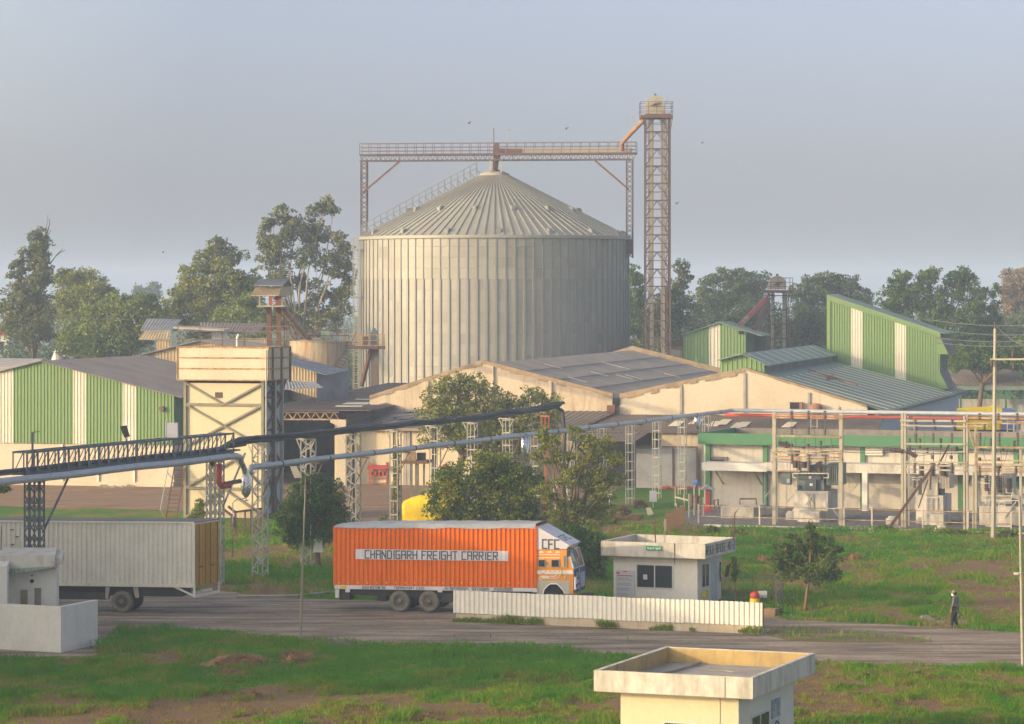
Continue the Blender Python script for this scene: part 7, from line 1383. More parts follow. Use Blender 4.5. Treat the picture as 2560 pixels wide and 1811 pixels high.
# switch boxes on posts
for x0, x1, y0, y1, yb, lab in ((1624,1642,1228,1255,1272,'grey switch box standing at the foot of a ladder post'), (1383,1393,1204,1233,1300,'tall narrow cream box among the branches of the sparse tree'), (1409,1418,1211,1232,1300,'small white box hidden in the sparse tree next to the narrow cream box'), (1517,1530,1229,1246,1300,'small white meter box on a leaning stick beside the sparse tree')):
    Yb = F*H/(yb-YH); mb = MB(); a, b = W(x0, y1, Yb), W(x1, y0, Yb); mb.hexa([(a.x,Yb,a.z),(b.x,Yb,a.z),(b.x,Yb+.35,a.z),(a.x,Yb+.35,a.z),(a.x,Yb,b.z),(b.x,Yb,b.z),(b.x,Yb+.35,b.z),(a.x,Yb+.35,b.z)]); c = (a+b)/2; mb.bar((c.x,Yb+.17,0), (c.x,Yb+.17,a.z), .07); tag(mb.build('switch_box', M['pinkwhite']), lab, 'switch box')
mb = MB(); a = G(1530, 1305); mb.bar(a, W(1503, 1162, a.y), .06); tag(mb.build('leaning_stick', M['wood']), 'thin pale stick leaning up through the sparse tree', 'stick')
mb = MB()
for i in range(9): p = G(1660+i*9+rng.uniform(-3,3), 1222+rng.uniform(-3,4)); lathe(mb, p, (0,0,1), [(rng.uniform(.4,.8),-.1),(.5,.12),(.1,.2)], 9)
tag(mb.build('orange_sheet', M['orangepaint']), 'crumpled orange sheet on the ground before the grey sliding doors', 'sheet')
# brown fence panel and concrete marker
o = thing('brown_fence', G(1690, 1330), 'weathered brown slat fence panel behind the weighbridge cabin', 'fence'); mb = MB(); a, b = G(1668, 1334), G(1708, 1310)
for k in range(9): q = a.lerp(b, k/8); mb.box(q+uz*.6, (.28,.05,1.25+rng.uniform(-.1,.1)))
mb.build_each('slat', M['wood'], o); mb = MB()
for q in (a, a.lerp(b,.5), b): mb.bar(q+Vector((0,.06,0)), q+Vector((0,.06,1.5)), .12)
mb.build_each('post', M['bark'], o)
mb = MB(); p = G(1663, 1337); mb.bar(p, p+uz*1.0, .14); tag(mb.build('marker_post', M['creamsteel']), 'short pale concrete marker post next to the brown slat fence', 'post')
mb = MB(); p = G(1573, 1300); 
for i in range(7): q = p+Vector((rng.uniform(-1,1), rng.uniform(-.5,.5), .05)); mb.box(q+uz*.15, (rng.uniform(.4,.9), .4, rng.uniform(.15,.4)))
tag(mb.build('scrap_heap', M['rust']), 'small heap of rusty scrap behind the weighbridge cabin lamp', 'scrap heap')
# ------------------------------------------------------------ yard objects
p = W(945, 1213, F*H/(1213-YH)); o = thing('fire_bucket_stand', p, 'red roofed fire bucket stand against the cream annex wall', 'stand'); s = p.y/F; mb = MB()
for x in (924, 967): q = Vector(W(x, 1212, p.y)); mb.bar(q, q+uz*2.0*.92, .14)
for z_ in (.12, .55, .95, 1.45): mb.bar(W(921, 1212, p.y)+uz*z_, W(970, 1212, p.y)+uz*z_, .08)
mb.build('frame', M['orangepaint'], o); mb = MB(); a, b = W(917, 1172, p.y-.35), W(972, 1172, p.y-.35); c, d = W(969, 1163, p.y), W(920, 1163, p.y); mb.slab(a, b, c, d, .05); mb.slab(b+Vector((0,.7,0)), a+Vector((0,.7,0)), d+Vector((0,.02,0)), c+Vector((0,.02,0)), .05); mb.build('roof', M['red'], o)
for x in (929, 940, 949, 959): mb = MB(); q = W(x, 1184, p.y); lathe(mb, q, (0,0,1), [(.10,-.17),(.14,.15),(.12,.16)], 10); mb.build('bucket', M['red'], o)
Yt = 226.0; o = thing('tank_stand', W(1030, 1240, Yt), 'brown tank box on a tall legged table before the cream annex wall', 'stand'); mb = MB(); a, b = W(1004, 1156, Yt-1), W(1068, 1156, Yt-1); mb.hexa([a-uz*.12, b-uz*.12, b+Vector((.3,2,-.12)), a+Vector((.3,2,-.12)), a+uz*.1, b+uz*.1, b+Vector((.3,2,.1)), a+Vector((.3,2,.1))]); mb.build('table_top', M['wood'], o)
for x, dy in ((1029,-.8), (1045,-.8), (1060,.8), (1040,.8)): mb = MB(); q = W(x, 1156, Yt+dy); mb.bar((q.x,q.y,0), q, .15); mb.build_each('leg', M['olive'], o)
mb = MB(); q = W(1042, 1142, Yt); mb.box((q.x-.35, Yt-.3, q.z+.05), (.62,.9,.68)); mb.build('box', M['rustpaint'], o); mb = MB(); mb.box((q.x+.35, Yt-.1, q.z), (.66,.8,.58)); mb.build('dark_box', M['chassis'], o)
# yellow tarpaulin heap
o = None; mb = MB(); Yq = 191.0; nx, ny = 26, 14; prof = [(1003,1265),(1006,1256),(1030,1245),(1060,1236),(1085,1231),(1110,1231),(1140,1238),(1165,1250)]; vs = []
for i in range(nx+1):
    u = i/nx; x = 1003+u*165; zt_ = None
    for (x0,y0),(x1,y1) in zip(prof, prof[1:]):
        if x0 <= x <= x1: yy = y0+(y1-y0)*(x-x0)/(x1-x0)
    hz_ = H-(yy-YH)*Yq/F
    for j in range(ny+1):
        v = j/ny; wv = [0,.55,.8,.93,.97,1,1,1,1,1,.97,.93,.8,.55,0][j]; vs.append(((x-1280)*Yq/F, Yq-1.3+2.6*v, hz_*wv+rng.uniform(-.05,.05)*(wv > 0)))
mb.add(vs, [(i*(ny+1)+j, (i+1)*(ny+1)+j, (i+1)*(ny+1)+j+1, i*(ny+1)+j+1) for i in range(nx) for j in range(ny)]+[tuple(range(ny,-1,-1)), tuple(nx*(ny+1)+j for j in range(ny+1))]); tag(mb.build('tarpaulin_heap', M['yellow'], smooth=True), 'yellow tarpaulin covered heap half hidden by the dark leafy tree', 'tarpaulin heap')
# motorbike-like dark thing and red bundle by the tree are built as covered goods
mb = MB(); p = G(1113, 1216); lathe(mb, p+uz*.2, (0,0,1), [(.4,-.2),(.42,.4),(.36,1.0),(.2,1.25),(.05,1.3)], 12); mb.cur = 1; lathe(mb, p+uz*1.1, (0,0,1), [(.38,-.2),(.40,.3),(.3,.55),(.05,.65)], 12); tag(mb.build('covered_drum', [M['tin'], M['red']], smooth=True), 'grey drum with a red cover beneath the feathery tree', 'drum')
# cage left of pylon and truck
o = thing('rusty_cage', G(610, 1330), 'rusty brown cage enclosure with sloping arms at the foot of the panelled tower', 'cage'); mb = MB(); a, b = G(588, 1345), G(628, 1340); dv = Vector((.5,1.6,0)); h_ = uz*1.65
cs = [a, b, b+dv, a+dv]
for i, q in enumerate(cs): mb.bar(q, q+h_, .12); mb.bar(q+h_, cs[(i+1) % 4]+h_, .10); mb.bar(q+uz*.1, cs[(i+1) % 4]+uz*.1, .10)
for k in range(12):
    for s0, s1 in ((a, b), (b, b+dv)): q = s0.lerp(s1, k/12); mb.bar(q+uz*.1, q+h_, .025)
mb.build('cage_bars', M['rust'], o); mb = MB(); mb.bar(a+h_, W(570, 1266, a.y), .16); mb.bar(W(581, 1290, a.y), W(556, 1272, a.y), .16); mb.bar(W(581, 1292, a.y), W(580, 1318, a.y), .22); mb.build_each('sloping_arm', M['rust'], o)
# yellow topped lorry behind the control room
Yv = 262.0; o = thing('covered_lorry', W(2460, 1100, Yv), 'lorry under a yellow and blue cover behind the control room roof', 'lorry'); mb = MB(); a, b = W(2393, 1032, Yv), W(2505, 1032, Yv); tz_ = [(2393,1024),(2430,1021),(2478,1019),(2484,1015),(2490,1019),(2505,1022)]; mb.prism([W(x,y,Yv) for x, y in tz_]+[W(2505,1075,Yv), W(2393,1075,Yv)], (.3,2.4,0)); mb.build('yellow_cover', M['yellow'], o); mb = MB(); mb.prism([W(2505.5,1023,Yv), W(2530,1023,Yv), W(2541,1030,Yv), W(2541,1075,Yv), W(2505.5,1075,Yv)], (.3,2.3,0)); mb.build('blue_cover', M['blue'], o)
mb = MB(); c = W(2440, 1075, Yv); mb.hexa([(c.x-1.6,Yv+.2,.5),(c.x+3.4,Yv+.2,.5),(c.x+3.4,Yv+2.2,.5),(c.x-1.6,Yv+2.2,.5),(c.x-1.6,Yv+.2,c.z),(c.x+3.4,Yv+.2,c.z),(c.x+3.4,Yv+2.2,c.z),(c.x-1.6,Yv+2.2,c.z)]); mb.build('chassis', M['chassis'], o)
for dx in (-1, 2.4): wheel(o, Vector((c.x+dx, Yv+.1, .5)), Vector((0,-1,0)), .5, .3, 'tyred')
# mounds and rocks
def mound(x, y, rx, ry, h, label, m_='straw', nm='straw_heap', seed=0, c='heap'):
    r = random.Random(seed); p = G(x, y); mb = MB(); n = 34; m_r = 9; vs = []
    ph = [r.uniform(0, 6.28) for _ in range(4)]
    for j in range(m_r+1):
        for k in range(n):
            a = 2*math.pi*k/n; u = j/m_r; rr = 1+.18*math.sin(2*a+ph[0])+.12*math.sin(5*a+ph[1]); z_ = h*(math.cos(u*math.pi)*.5+.5)*(1+.35*math.sin(3*a+ph[2])*math.sin(u*3))*r.uniform(.72,1.12)+.25*h*math.sin(4*a+ph[3])*math.sin(u*5)*u+r.uniform(-.10,.10)*h
            vs.append(p+Vector((math.cos(a)*rx*rr*u, math.sin(a)*ry*rr*u, z_ if j < m_r else -.08)))
    mb.add(vs, [(j*n+k, j*n+(k+1) % n, (j+1)*n+(k+1) % n, (j+1)*n+k) for j in range(m_r) for k in range(n)])
    return tag(straws(mb, p, rx, ry, h, r, nm, m_), label, c)
def straws(mb, p, rx, ry, h, r, nm, m_):
    for _ in range(int(700*rx*ry)+150):   # loose stalks over the heap
        a = r.uniform(0, 6.28); u = r.random()**.6*1.35; q = p+Vector((math.cos(a)*rx*u, math.sin(a)*ry*u, h*(math.cos(min(1,u)*math.pi)*.5+.5)+r.uniform(-.02,.06))); b = r.uniform(0, 6.28); L = r.uniform(.1,.32); d = Vector((math.cos(b)*L, math.sin(b)*L, r.uniform(-.05,.14))); w = Vector((-math.sin(b), math.cos(b), .3))*.018
        mb.add([q-w, q+w, q+d+w*.5, q+d-w*.5], [(0,1,2,3)])
    return mb.build(nm, M[m_])
mound(600, 1668, 2.0, 2.8, .42, 'largest dry straw heap, in the near grass below the lamp pole', seed=1); mound(735, 1655, 1.3, 2.0, .36, 'rounder dry straw heap beside the largest one', seed=2)
mound(575, 1692, 1.2, 1.4, .16, 'low flat straw patch at the foot of the largest heap', seed=3); mound(834, 1617, .9, 1.3, .24, 'low earth mound by the foot of the thin leaning lamp pole', 'olive', 'earth_mound', 4, 'mound')
mound(1905, 1406, .55, .9, .32, 'small brown straw heap between the neem crown and the weighbridge cabin', seed=5); mound(2134, 1400, .55, .9, .35, 'small brown straw heap beyond the neem tree in open grass', seed=6)
mound(1060, 1806, .6, .7, .22, 'little straw tuft heap at the bottom edge of the picture', seed=7); mound(640, 1742, .4, .5, .16, 'tiny straw tuft in the near grass below the largest heap', seed=8)
for i, (x, y, s_k, lab) in enumerate(((2315,1548,.30,'largest grey rock in the grass before the walking person'), (2328,1551,.22,'grey rock touching the largest one, second in the row'), (2352,1557,.20,'grey rock right at the feet of the walking person'), (2408,1560,.22,'brown rock just behind the heels of the walking person'), (1871,1600,.16,'small dark stone on the track by the end of the white fence'))):
    p = G(x, y); mb = MB(); r = random.Random(i); mb.hexa([p+Vector((a*s_k*r.uniform(.7,1.2), b*s_k*r.uniform(.7,1.2), h_*s_k*r.uniform(.5,.9))) for a, b, h_ in ((-1,-1,-.1),(1,-1,-.1),(1,1,-.1),(-1,1,-.1),(-.6,-.6,.8),(.7,-.5,.6),(.5,.6,.9),(-.6,.6,.6))]); tag(mb.build('rock', M['rock']), lab, 'rock')
mb = MB()
for i in range(60):
    p = G(rng.uniform(250, 335), rng.uniform(1208, 1220)); r_ = rng.uniform(.08,.28); mb.hexa([p+Vector((a*r_, b*r_, h_*r_*rng.uniform(.4,1))) for a, b, h_ in ((-1,-1,-.1),(1,-1,-.1),(1,1,-.1),(-1,1,-.1),(-.6,-.6,.8),(.7,-.5,.6),(.5,.6,.9),(-.6,.6,.6))])
tag(mb.build('rubble', M['rubble']), 'scattered rubble along the foot of the green shed plinth', 'rubble', kind='stuff')
mb = MB()
for i in range(90):
    p = G(rng.uniform(2120, 2260), rng.uniform(1316, 1335)); r_ = rng.uniform(.05,.2); mb.hexa([p+Vector((a*r_, b*r_, h_*r_*rng.uniform(.4,1))) for a, b, h_ in ((-1,-1,-.1),(1,-1,-.1),(1,1,-.1),(-1,1,-.1),(-.6,-.6,.8),(.7,-.5,.6),(.5,.6,.9),(-.6,.6,.6))])
tag(mb.build('rubble', M['rubble']), 'pale rubble spilled at the edge of the substation gravel', 'rubble', kind='stuff')
mb = MB(); mb.path([G(590,1497)+uz*.12, G(740,1494)+uz*.1, G(838,1486)+uz*.15], .06, 6); tag(mb.build('loose_pipe', M['steel'], smooth=True), 'long loose pipe lying on the grass behind the orange lorry', 'pipe')
# birds
for x, y, s_k, lab in ((1172,309,.3,'bird gliding above the gantry beside its thin mast'), (1415,323,.3,'bird above the conveyor trough half of the gantry'), (1755,358,.2,'small bird alone in the sky beyond the tall elevator top'), (1691,510,.28,'bird flying close beside the tall elevator shaft'), (407,632,.2,'small bird over the dip between the trees')):
    p = W(x, y, 300); mb = MB(); mb.path([p+Vector((-.25,0,0))*s_k*1.0, p, p+Vector((.3,0,.05))*s_k*1.4], [.03,.07,.02], 6)
    mb.prism([p+Vector((-.1,0,0))*s_k, p+Vector((.12,0,0))*s_k, p+Vector((.1,.9,.55))*s_k, p+Vector((-.15,1.1,.5))*s_k], (0,0,.02)); mb.prism([p+Vector((-.1,0,0))*s_k, p+Vector((.12,0,0))*s_k, p+Vector((.9,-.9,.45))*s_k, p+Vector((.6,-1.1,.5))*s_k], (0,0,.02)); tag(mb.build('bird', M['bird']), lab, 'bird')
# ------------------------------------------------------------ ground, grass
def vnoise(x, y, seed):
    xi, yi = np.floor(x).astype(np.int64), np.floor(y).astype(np.int64); fx, fy = x-xi, y-yi; fx = fx*fx*(3-2*fx); fy = fy*fy*(3-2*fy)
    def h(a, b):
        n = (a*374761393+b*668265263+seed*1442695041) & 0x7fffffff; n = ((n ^ (n >> 13))*1274126177) & 0x7fffffff; n = ((n ^ (n >> 16))*668265263) & 0x7fffffff; return ((n ^ (n >> 15)) % 100003)/100003.0
    return (h(xi,yi)*(1-fx)+h(xi+1,yi)*fx)*(1-fy)+(h(xi,yi+1)*(1-fx)+h(xi+1,yi+1)*fx)*fy
def fbm(x, y, s, seed, oc=4):
    t = 0; a = 1; n = 0
    for i in range(oc): t = t+a*vnoise(x*s*2**i, y*s*2**i, seed+i*17); n += a; a *= .55
    return t/n
def inpoly(x, y, poly):
    c = np.zeros(len(x), bool); n = len(poly); j = n-1
    for i in range(n):
        xi, yi, xj, yj = poly[i][0], poly[i][1], poly[j][0], poly[j][1]
        if yi != yj: c ^= ((yi > y) != (yj > y)) & (x < (xj-xi)*(y-yi)/(yj-yi)+xi)
        j = i
    return c
def gp_(pts): return [tuple(G(*p))[:2] for p in pts]
ROAD = gp_([(-120,1478),(150,1482),(400,1478),(545,1477),(640,1487),(740,1494),(840,1500),(1000,1503),(1400,1510),(1900,1532),(1972,1551),(2150,1558),(2376,1572),(2660,1590),(2660,1676),(2300,1664),(2050,1655),(1800,1649),(1560,1641),(1300,1627),(1050,1614),(830,1606),(640,1594),(560,1578),(470,1574),(300,1572),(260,1600),(240,1640),(150,1650),(-120,1640)])
YARD = gp_([(-160,1205),(400,1205),(640,1196),(720,1180),(860,1195),(1180,1205),(1480,1215),(1560,1216),(1500,1238),(1380,1262),(1240,1300),(1180,1306),(1020,1306),(880,1305),(790,1300),(690,1288),(640,1262),(500,1278),(0,1270),(-160,1268)])
GRAV = gp_([(1700,1282),(1745,1268),(1770,1258),(2680,1276),(2680,1334),(2300,1327),(2100,1323),(1760,1318),(1710,1310)])
VERGE = gp_([(1905,1590),(1920,1570),(2080,1574),(2300,1596),(2330,1606),(2180,1610),(1990,1604)])
def field(x, y):
    f = -.145+1.42*(.40*fbm(x, y*.55, .16, 3, 4)+.36*fbm(x, y*.6, .7, 9, 3)+.24*fbm(x, y*.7, 2.4, 15, 2))
    f = f+np.where((y > 150) & (y < 178) & (x > 5), -.055, 0)+np.where((y > 178) & (x > 5), .02, 0)+np.where(y < 136, .025, 0)
    for px, py, rx, ry in ((900,1700,0,0),): pass
    for (px, py, rx, ry, a) in ((480,1770,6,4,-.06),(150,1800,4,3,-.09),(760,1735,4,2,-.08),(1350,1790,6,3,-.06),(2480,1700,7,3,-.03),(2450,1425,7,3,-.06),(2400,1470,6,2.5,-.06),(2520,1510,5,5,-.06),(2200,1450,7,3,-.05),(650,1410,4,5,-.08),(2150,1780,6,3,-.06),(600,1660,2.5,3,-.06),(1950,1340,8,4,-.06),(1600,1320,6,6,-.06)):
        g = G(px, py); f = f+a*np.exp(-(((x-g.x)/rx)**2+((y-g.y)/ry)**2))
    return f
def relief(x, y): return .025+.34*np.maximum(0, fbm(x, y, .35, 21, 4)-.42)
xs = np.concatenate([[-2500,-900,-300,-120,-60], np.arange(-46, 46.01, .35), [60,120,300,900,2500]]); ys = np.concatenate([[-60,40,85], np.arange(100, 232, .35), [235,240,250,265,290,330,400,520,800,1300,2000,3200]])
X_, Y_ = np.meshgrid(xs, ys); sh = X_.shape; fx, fy = X_.ravel(), Y_.ravel(); fl = field(fx, fy)
near = (np.abs(fx) < 47) & (fy > 99) & (fy < 233); zz = np.where(near, relief(fx, fy), 0.0)
onr = inpoly(fx, fy, ROAD) | inpoly(fx, fy, YARD) | inpoly(fx, fy, GRAV); zz = np.where(onr, np.minimum(zz, -.06), zz)
me = bpy.data.meshes.new('ground'); nv = len(fx); me.vertices.add(nv); me.vertices.foreach_set('co', np.stack([fx, fy, zz], 1).astype(np.float32).ravel())
r_, c_ = sh; ii = np.arange((r_-1)*(c_-1)); a = (ii//(c_-1))*c_+ii % (c_-1); q = np.stack([a, a+1, a+c_+1, a+c_], 1).astype(np.int32); me.loops.add(len(q)*4); me.loops.foreach_set('vertex_index', q.ravel()); me.polygons.add(len(q)); me.polygons.foreach_set('loop_start', np.arange(0, len(q)*4, 4, dtype=np.int32)); me.update()
at = me.attributes.new('fld', 'FLOAT', 'POINT'); at.data.foreach_set('value', fl.astype(np.float32))
def groundmat(name, dirt, dry, grn, grn2, leaf=False):
    m = bpy.data.materials.new(name); m.use_nodes = True; N = m.node_tree.nodes; L = m.node_tree.links; b = N['Principled BSDF']; b.inputs['Roughness'].default_value = .9; b.inputs['Specular IOR Level'].default_value = .15
    at = N.new('ShaderNodeAttribute'); at.attribute_name = 'fld'; g = N.new('ShaderNodeNewGeometry'); n = N.new('ShaderNodeTexNoise'); n.inputs['Scale'].default_value = 1.6; n.inputs['Detail'].default_value = 6; n.inputs['Roughness'].default_value = .7; L.new(g.outputs['Position'], n.inputs['Vector'])
    ad = N.new('ShaderNodeMath'); ad.operation = 'MULTIPLY_ADD'; ad.inputs[1].default_value = .22 if not leaf else .10; L.new(n.outputs['Fac'], ad.inputs[0]); sb = N.new('ShaderNodeMath'); sb.operation = 'SUBTRACT'; sb.inputs[1].default_value = .11 if not leaf else .05; L.new(at.outputs['Fac'], sb.inputs[0]); L.new(sb.outputs[0], ad.inputs[2]); v = ad.outputs[0]
    if leaf: ad2 = N.new('ShaderNodeMath'); ad2.operation = 'MULTIPLY_ADD'; ad2.inputs[1].default_value = .13; L.new(g.outputs['Random Per Island'], ad2.inputs[0]); sb2 = N.new('ShaderNodeMath'); sb2.operation = 'SUBTRACT'; sb2.inputs[1].default_value = .065; L.new(v, sb2.inputs[0]); L.new(sb2.outputs[0], ad2.inputs[2]); v = ad2.outputs[0]
    r = N.new('ShaderNodeValToRGB'); e = r.color_ramp.elements; e[0].position = .36; e[0].color = (*dirt,1); e[1].position = .62; e[1].color = (*grn2,1); x = e.new(.43); x.color = (*dry,1); x = e.new(.49); x.color = (*grn,1); L.new(v, r.inputs['Fac']); L.new(r.outputs['Color'], b.inputs['Base Color'])
    if leaf:
        t = N.new('ShaderNodeBsdfTranslucent'); L.new(r.outputs['Color'], t.inputs['Color']); mx = N.new('ShaderNodeMixShader'); mx.inputs[0].default_value = .35; L.new(b.outputs[0], mx.inputs[1]); L.new(t.outputs[0], mx.inputs[2]); L.new(mx.outputs[0], N['Material Output'].inputs['Surface'])
    else:
        bp = N.new('ShaderNodeBump'); bp.inputs['Strength'].default_value = .6; bp.inputs['Distance'].default_value = .12; n2 = N.new('ShaderNodeTexNoise'); n2.inputs['Scale'].default_value = 5; n2.inputs['Detail'].default_value = 5; L.new(g.outputs['Position'], n2.inputs['Vector']); L.new(n2.outputs['Fac'], bp.inputs['Height']); L.new(bp.outputs['Normal'], b.inputs['Normal'])
    return m
me.materials.append(groundmat('grassy_ground', (.17,.105,.05), (.19,.135,.045), (.13,.155,.018), (.06,.14,.008)))
o = bpy.data.objects.new('ground', me); COL.objects.link(o); tag(o, kind='structure')
def dirtmat(name, c1, c2, c3, stretch=(.28,1,1), sc=.9, ruts=0):
    m = bpy.data.materials.new(name); m.use_nodes = True; N = m.node_tree.nodes; L = m.node_tree.links; b = N['Principled BSDF']; b.inputs['Roughness'].default_value = .92; b.inputs['Specular IOR Level'].default_value = .2
    g = N.new('ShaderNodeNewGeometry'); mp = N.new('ShaderNodeMapping'); mp.inputs['Rotation'].default_value = (0,0,.22); mp.inputs['Scale'].default_value = stretch; L.new(g.outputs['Position'], mp.inputs['Vector'])
    def nz(s, v, d=6): n = N.new('ShaderNodeTexNoise'); n.inputs['Scale'].default_value = s; n.inputs['Detail'].default_value = d; n.inputs['Roughness'].default_value = .65; L.new(v, n.inputs['Vector']); return n.outputs['Fac']
    r = N.new('ShaderNodeValToRGB'); e = r.color_ramp.elements; e[0].position = .36; e[0].color = (*c3,1); e[1].position = .64; e[1].color = (*c1,1); x = e.new(.5); x.color = (*c2,1); L.new(nz(sc, mp.outputs['Vector']), r.inputs['Fac'])
    mx = N.new('ShaderNodeMix'); mx.data_type = 'RGBA'; mx.blend_type = 'MULTIPLY'; mx.inputs['Factor'].default_value = .7; r2 = N.new('ShaderNodeMapRange'); r2.inputs['From Min'].default_value = .3; r2.inputs['From Max'].default_value = .7; r2.inputs['To Min'].default_value = .65; r2.inputs['To Max'].default_value = 1.2; L.new(nz(3.5, g.outputs['Position']), r2.inputs['Value']); L.new(r.outputs['Color'], mx.inputs[6]); L.new(r2.outputs['Result'], mx.inputs[7]); oc = mx.outputs[2]
    if ruts:   # wheel ruts running along the track
        mp2 = N.new('ShaderNodeMapping'); mp2.inputs['Rotation'].default_value = (0,0,.16); mp2.inputs['Scale'].default_value = (.035,1.15,1); L.new(g.outputs['Position'], mp2.inputs['Vector']); r3 = N.new('ShaderNodeMapRange'); r3.inputs['From Min'].default_value = .38; r3.inputs['From Max'].default_value = .62; r3.inputs['To Min'].default_value = .68; r3.inputs['To Max'].default_value = 1.18; L.new(nz(1.0, mp2.outputs['Vector'], 3), r3.inputs['Value']); m4 = N.new('ShaderNodeMix'); m4.data_type = 'RGBA'; m4.blend_type = 'MULTIPLY'; m4.inputs['Factor'].default_value = 1; L.new(oc, m4.inputs[6]); L.new(r3.outputs['Result'], m4.inputs[7]); oc = m4.outputs[2]
    L.new(oc, b.inputs['Base Color'])
    bp = N.new('ShaderNodeBump'); bp.inputs['Strength'].default_value = .5; bp.inputs['Distance'].default_value = .07; L.new(nz(1.2, mp.outputs['Vector']), bp.inputs['Height']); L.new(bp.outputs['Normal'], b.inputs['Normal']); return m
def sheet(name, poly, m, z, jag=.35, step=.6):
    pts = []; n = len(poly)
    for i in range(n):
        a, b = Vector((*poly[i], 0)), Vector((*poly[(i+1) % n], 0)); L = (b-a).length; k = max(1, int(L/step)); nn = Vector((b.y-a.y, a.x-b.x, 0)).normalized()
        for j in range(k):
            p = a.lerp(b, j/k); w = fbm(np.array([p.x]), np.array([p.y]), .45, 5, 3)[0]-.5; pts.append(p+nn*w*jag*5)
    mb = MB(); mb.add([(p.x, p.y, z) for p in pts], [tuple(range(len(pts)))]); ob = mb.build(name, m); bm_flip(ob); return tag(ob, kind='structure')
def bm_flip(ob):
    if ob.data.polygons[0].normal.z < 0: ob.data.flip_normals()
sheet('road', ROAD, dirtmat('muddy_road', (.33,.265,.19), (.245,.19,.137), (.14,.11,.082), ruts=1), .012)
sheet('yard', YARD, dirtmat('brown_yard_dirt', (.29,.19,.115), (.24,.15,.09), (.18,.112,.07)), .010)
sheet('gravel', GRAV, dirtmat('grey_gravel', (.22,.20,.18), (.16,.145,.13), (.11,.10,.09), (1,1,1), 2.0), .008)
sheet('verge', VERGE, dirtmat('dry_verge', (.20,.15,.06), (.16,.12,.05), (.10,.10,.03)), .020, .2)
sheet('path', gp_([(246,1604),(300,1580),(400,1571),(490,1572),(480,1580),(330,1598),(250,1612)]), dirtmat('pale_concrete_path', (.33,.31,.28), (.29,.27,.24), (.23,.21,.19)), .024, .1)
mb = MB(); KF = Frame(G(1936, 1321), .36)
mb.fbox(KF, KF.t(1760), KF.t(2640), -.12, .12, -.1, .14); struct(mb, 'kerb', M['para'])
# grass blades as one mass
def grass():
    n = 460000; y = 1/np.sqrt(nrg.uniform(1/206**2, 1/107.5**2, n)); x = nrg.uniform(-1, 1, n)*(.1705*y+.3); f = field(x, y)
    jit = nrg.normal(size=(n,2))*.12; onr = inpoly(x+jit[:,0], y+jit[:,1], ROAD) | inpoly(x+jit[:,0], y+jit[:,1], YARD) | inpoly(x+jit[:,0], y+jit[:,1], GRAV)
    onr &= ~(nrg.random(n) < .0004)
    ver = inpoly(x, y, VERGE)
    keep = (~onr | (ver & (nrg.random(n) < .07))) & (nrg.random(n) < np.clip((f-.38)/.10, .30, 1))
    for poly in CLEAR: keep &= ~inpoly(x, y, poly)
    x, y, f = x[keep], y[keep], f[keep]
    m = 2600; tt = nrg.uniform(-.1, Lf, m); dd = -nrg.gamma(1.3, .10, m)-.05; px_, py_ = FF.O.x+FF.e.x*tt+FF.n.x*dd, FF.O.y+FF.e.y*tt+FF.n.y*dd; kk = fbm(px_, py_, .9, 71, 2) > .5   # weeds at the foot of the fence
    x, y, f = np.concatenate([x, px_[kk]]), np.concatenate([y, py_[kk]]), np.concatenate([f, nrg.uniform(.40, .60, kk.sum())]); n = len(x); sc = np.clip(y/118, .9, 1.7)
    tall = fbm(x, y, .5, 44, 3); h = (.04+.55*np.clip(tall-.40, 0, 1)+.07*nrg.random(n))*np.clip((f-.33)/.15, .4, 1.3); w = .020*sc*nrg.uniform(.6, 1.5, n)
    a = nrg.uniform(0, 2*np.pi, n); lean = h*nrg.uniform(.1, 1.0, n); la = nrg.uniform(0, 2*np.pi, n); z0 = relief(x, y)-.02
    V = np.empty((n, 4, 3)); dx, dy = np.cos(a)*w, np.sin(a)*w; tx, ty = x+np.cos(la)*lean, y+np.sin(la)*lean
    V[:,0] = np.stack([x-dx, y-dy, z0], 1); V[:,1] = np.stack([x+dx, y+dy, z0], 1); V[:,2] = np.stack([tx+dx*.35, ty+dy*.35, z0+h], 1); V[:,3] = np.stack([tx-dx*.35, ty-dy*.35, z0+h], 1)
    o = quads_obj('grass', V.reshape(-1,3), groundmat('grass_blades', (.21,.14,.05), (.27,.205,.045), (.19,.25,.018), (.085,.235,.006), True), attr=np.repeat(f, 4))
    tag(o, 'short green and straw coloured grass covering the open ground', 'grass', kind='stuff')
CLEAR = [[tuple(v)[:2] for v in (BF.P(wl_, 0.3, 0), BF.P(wl_+6, .3, 0), BF.P(wl_+6, 6, 0), BF.P(wl_, 6, 0))] for wl_ in (.3,)]+[[tuple(v)[:2] for v in (NF.P(.2,.2,0), NF.P(wN,.2,0), NF.P(wN,dN,0), NF.P(.2,dN,0))], gp_([(-40,1640),(150,1640),(250,1614),(246,1500),(-40,1500)]), gp_([(463,1298),(700,1290),(700,1260),(463,1270)])]
grass()
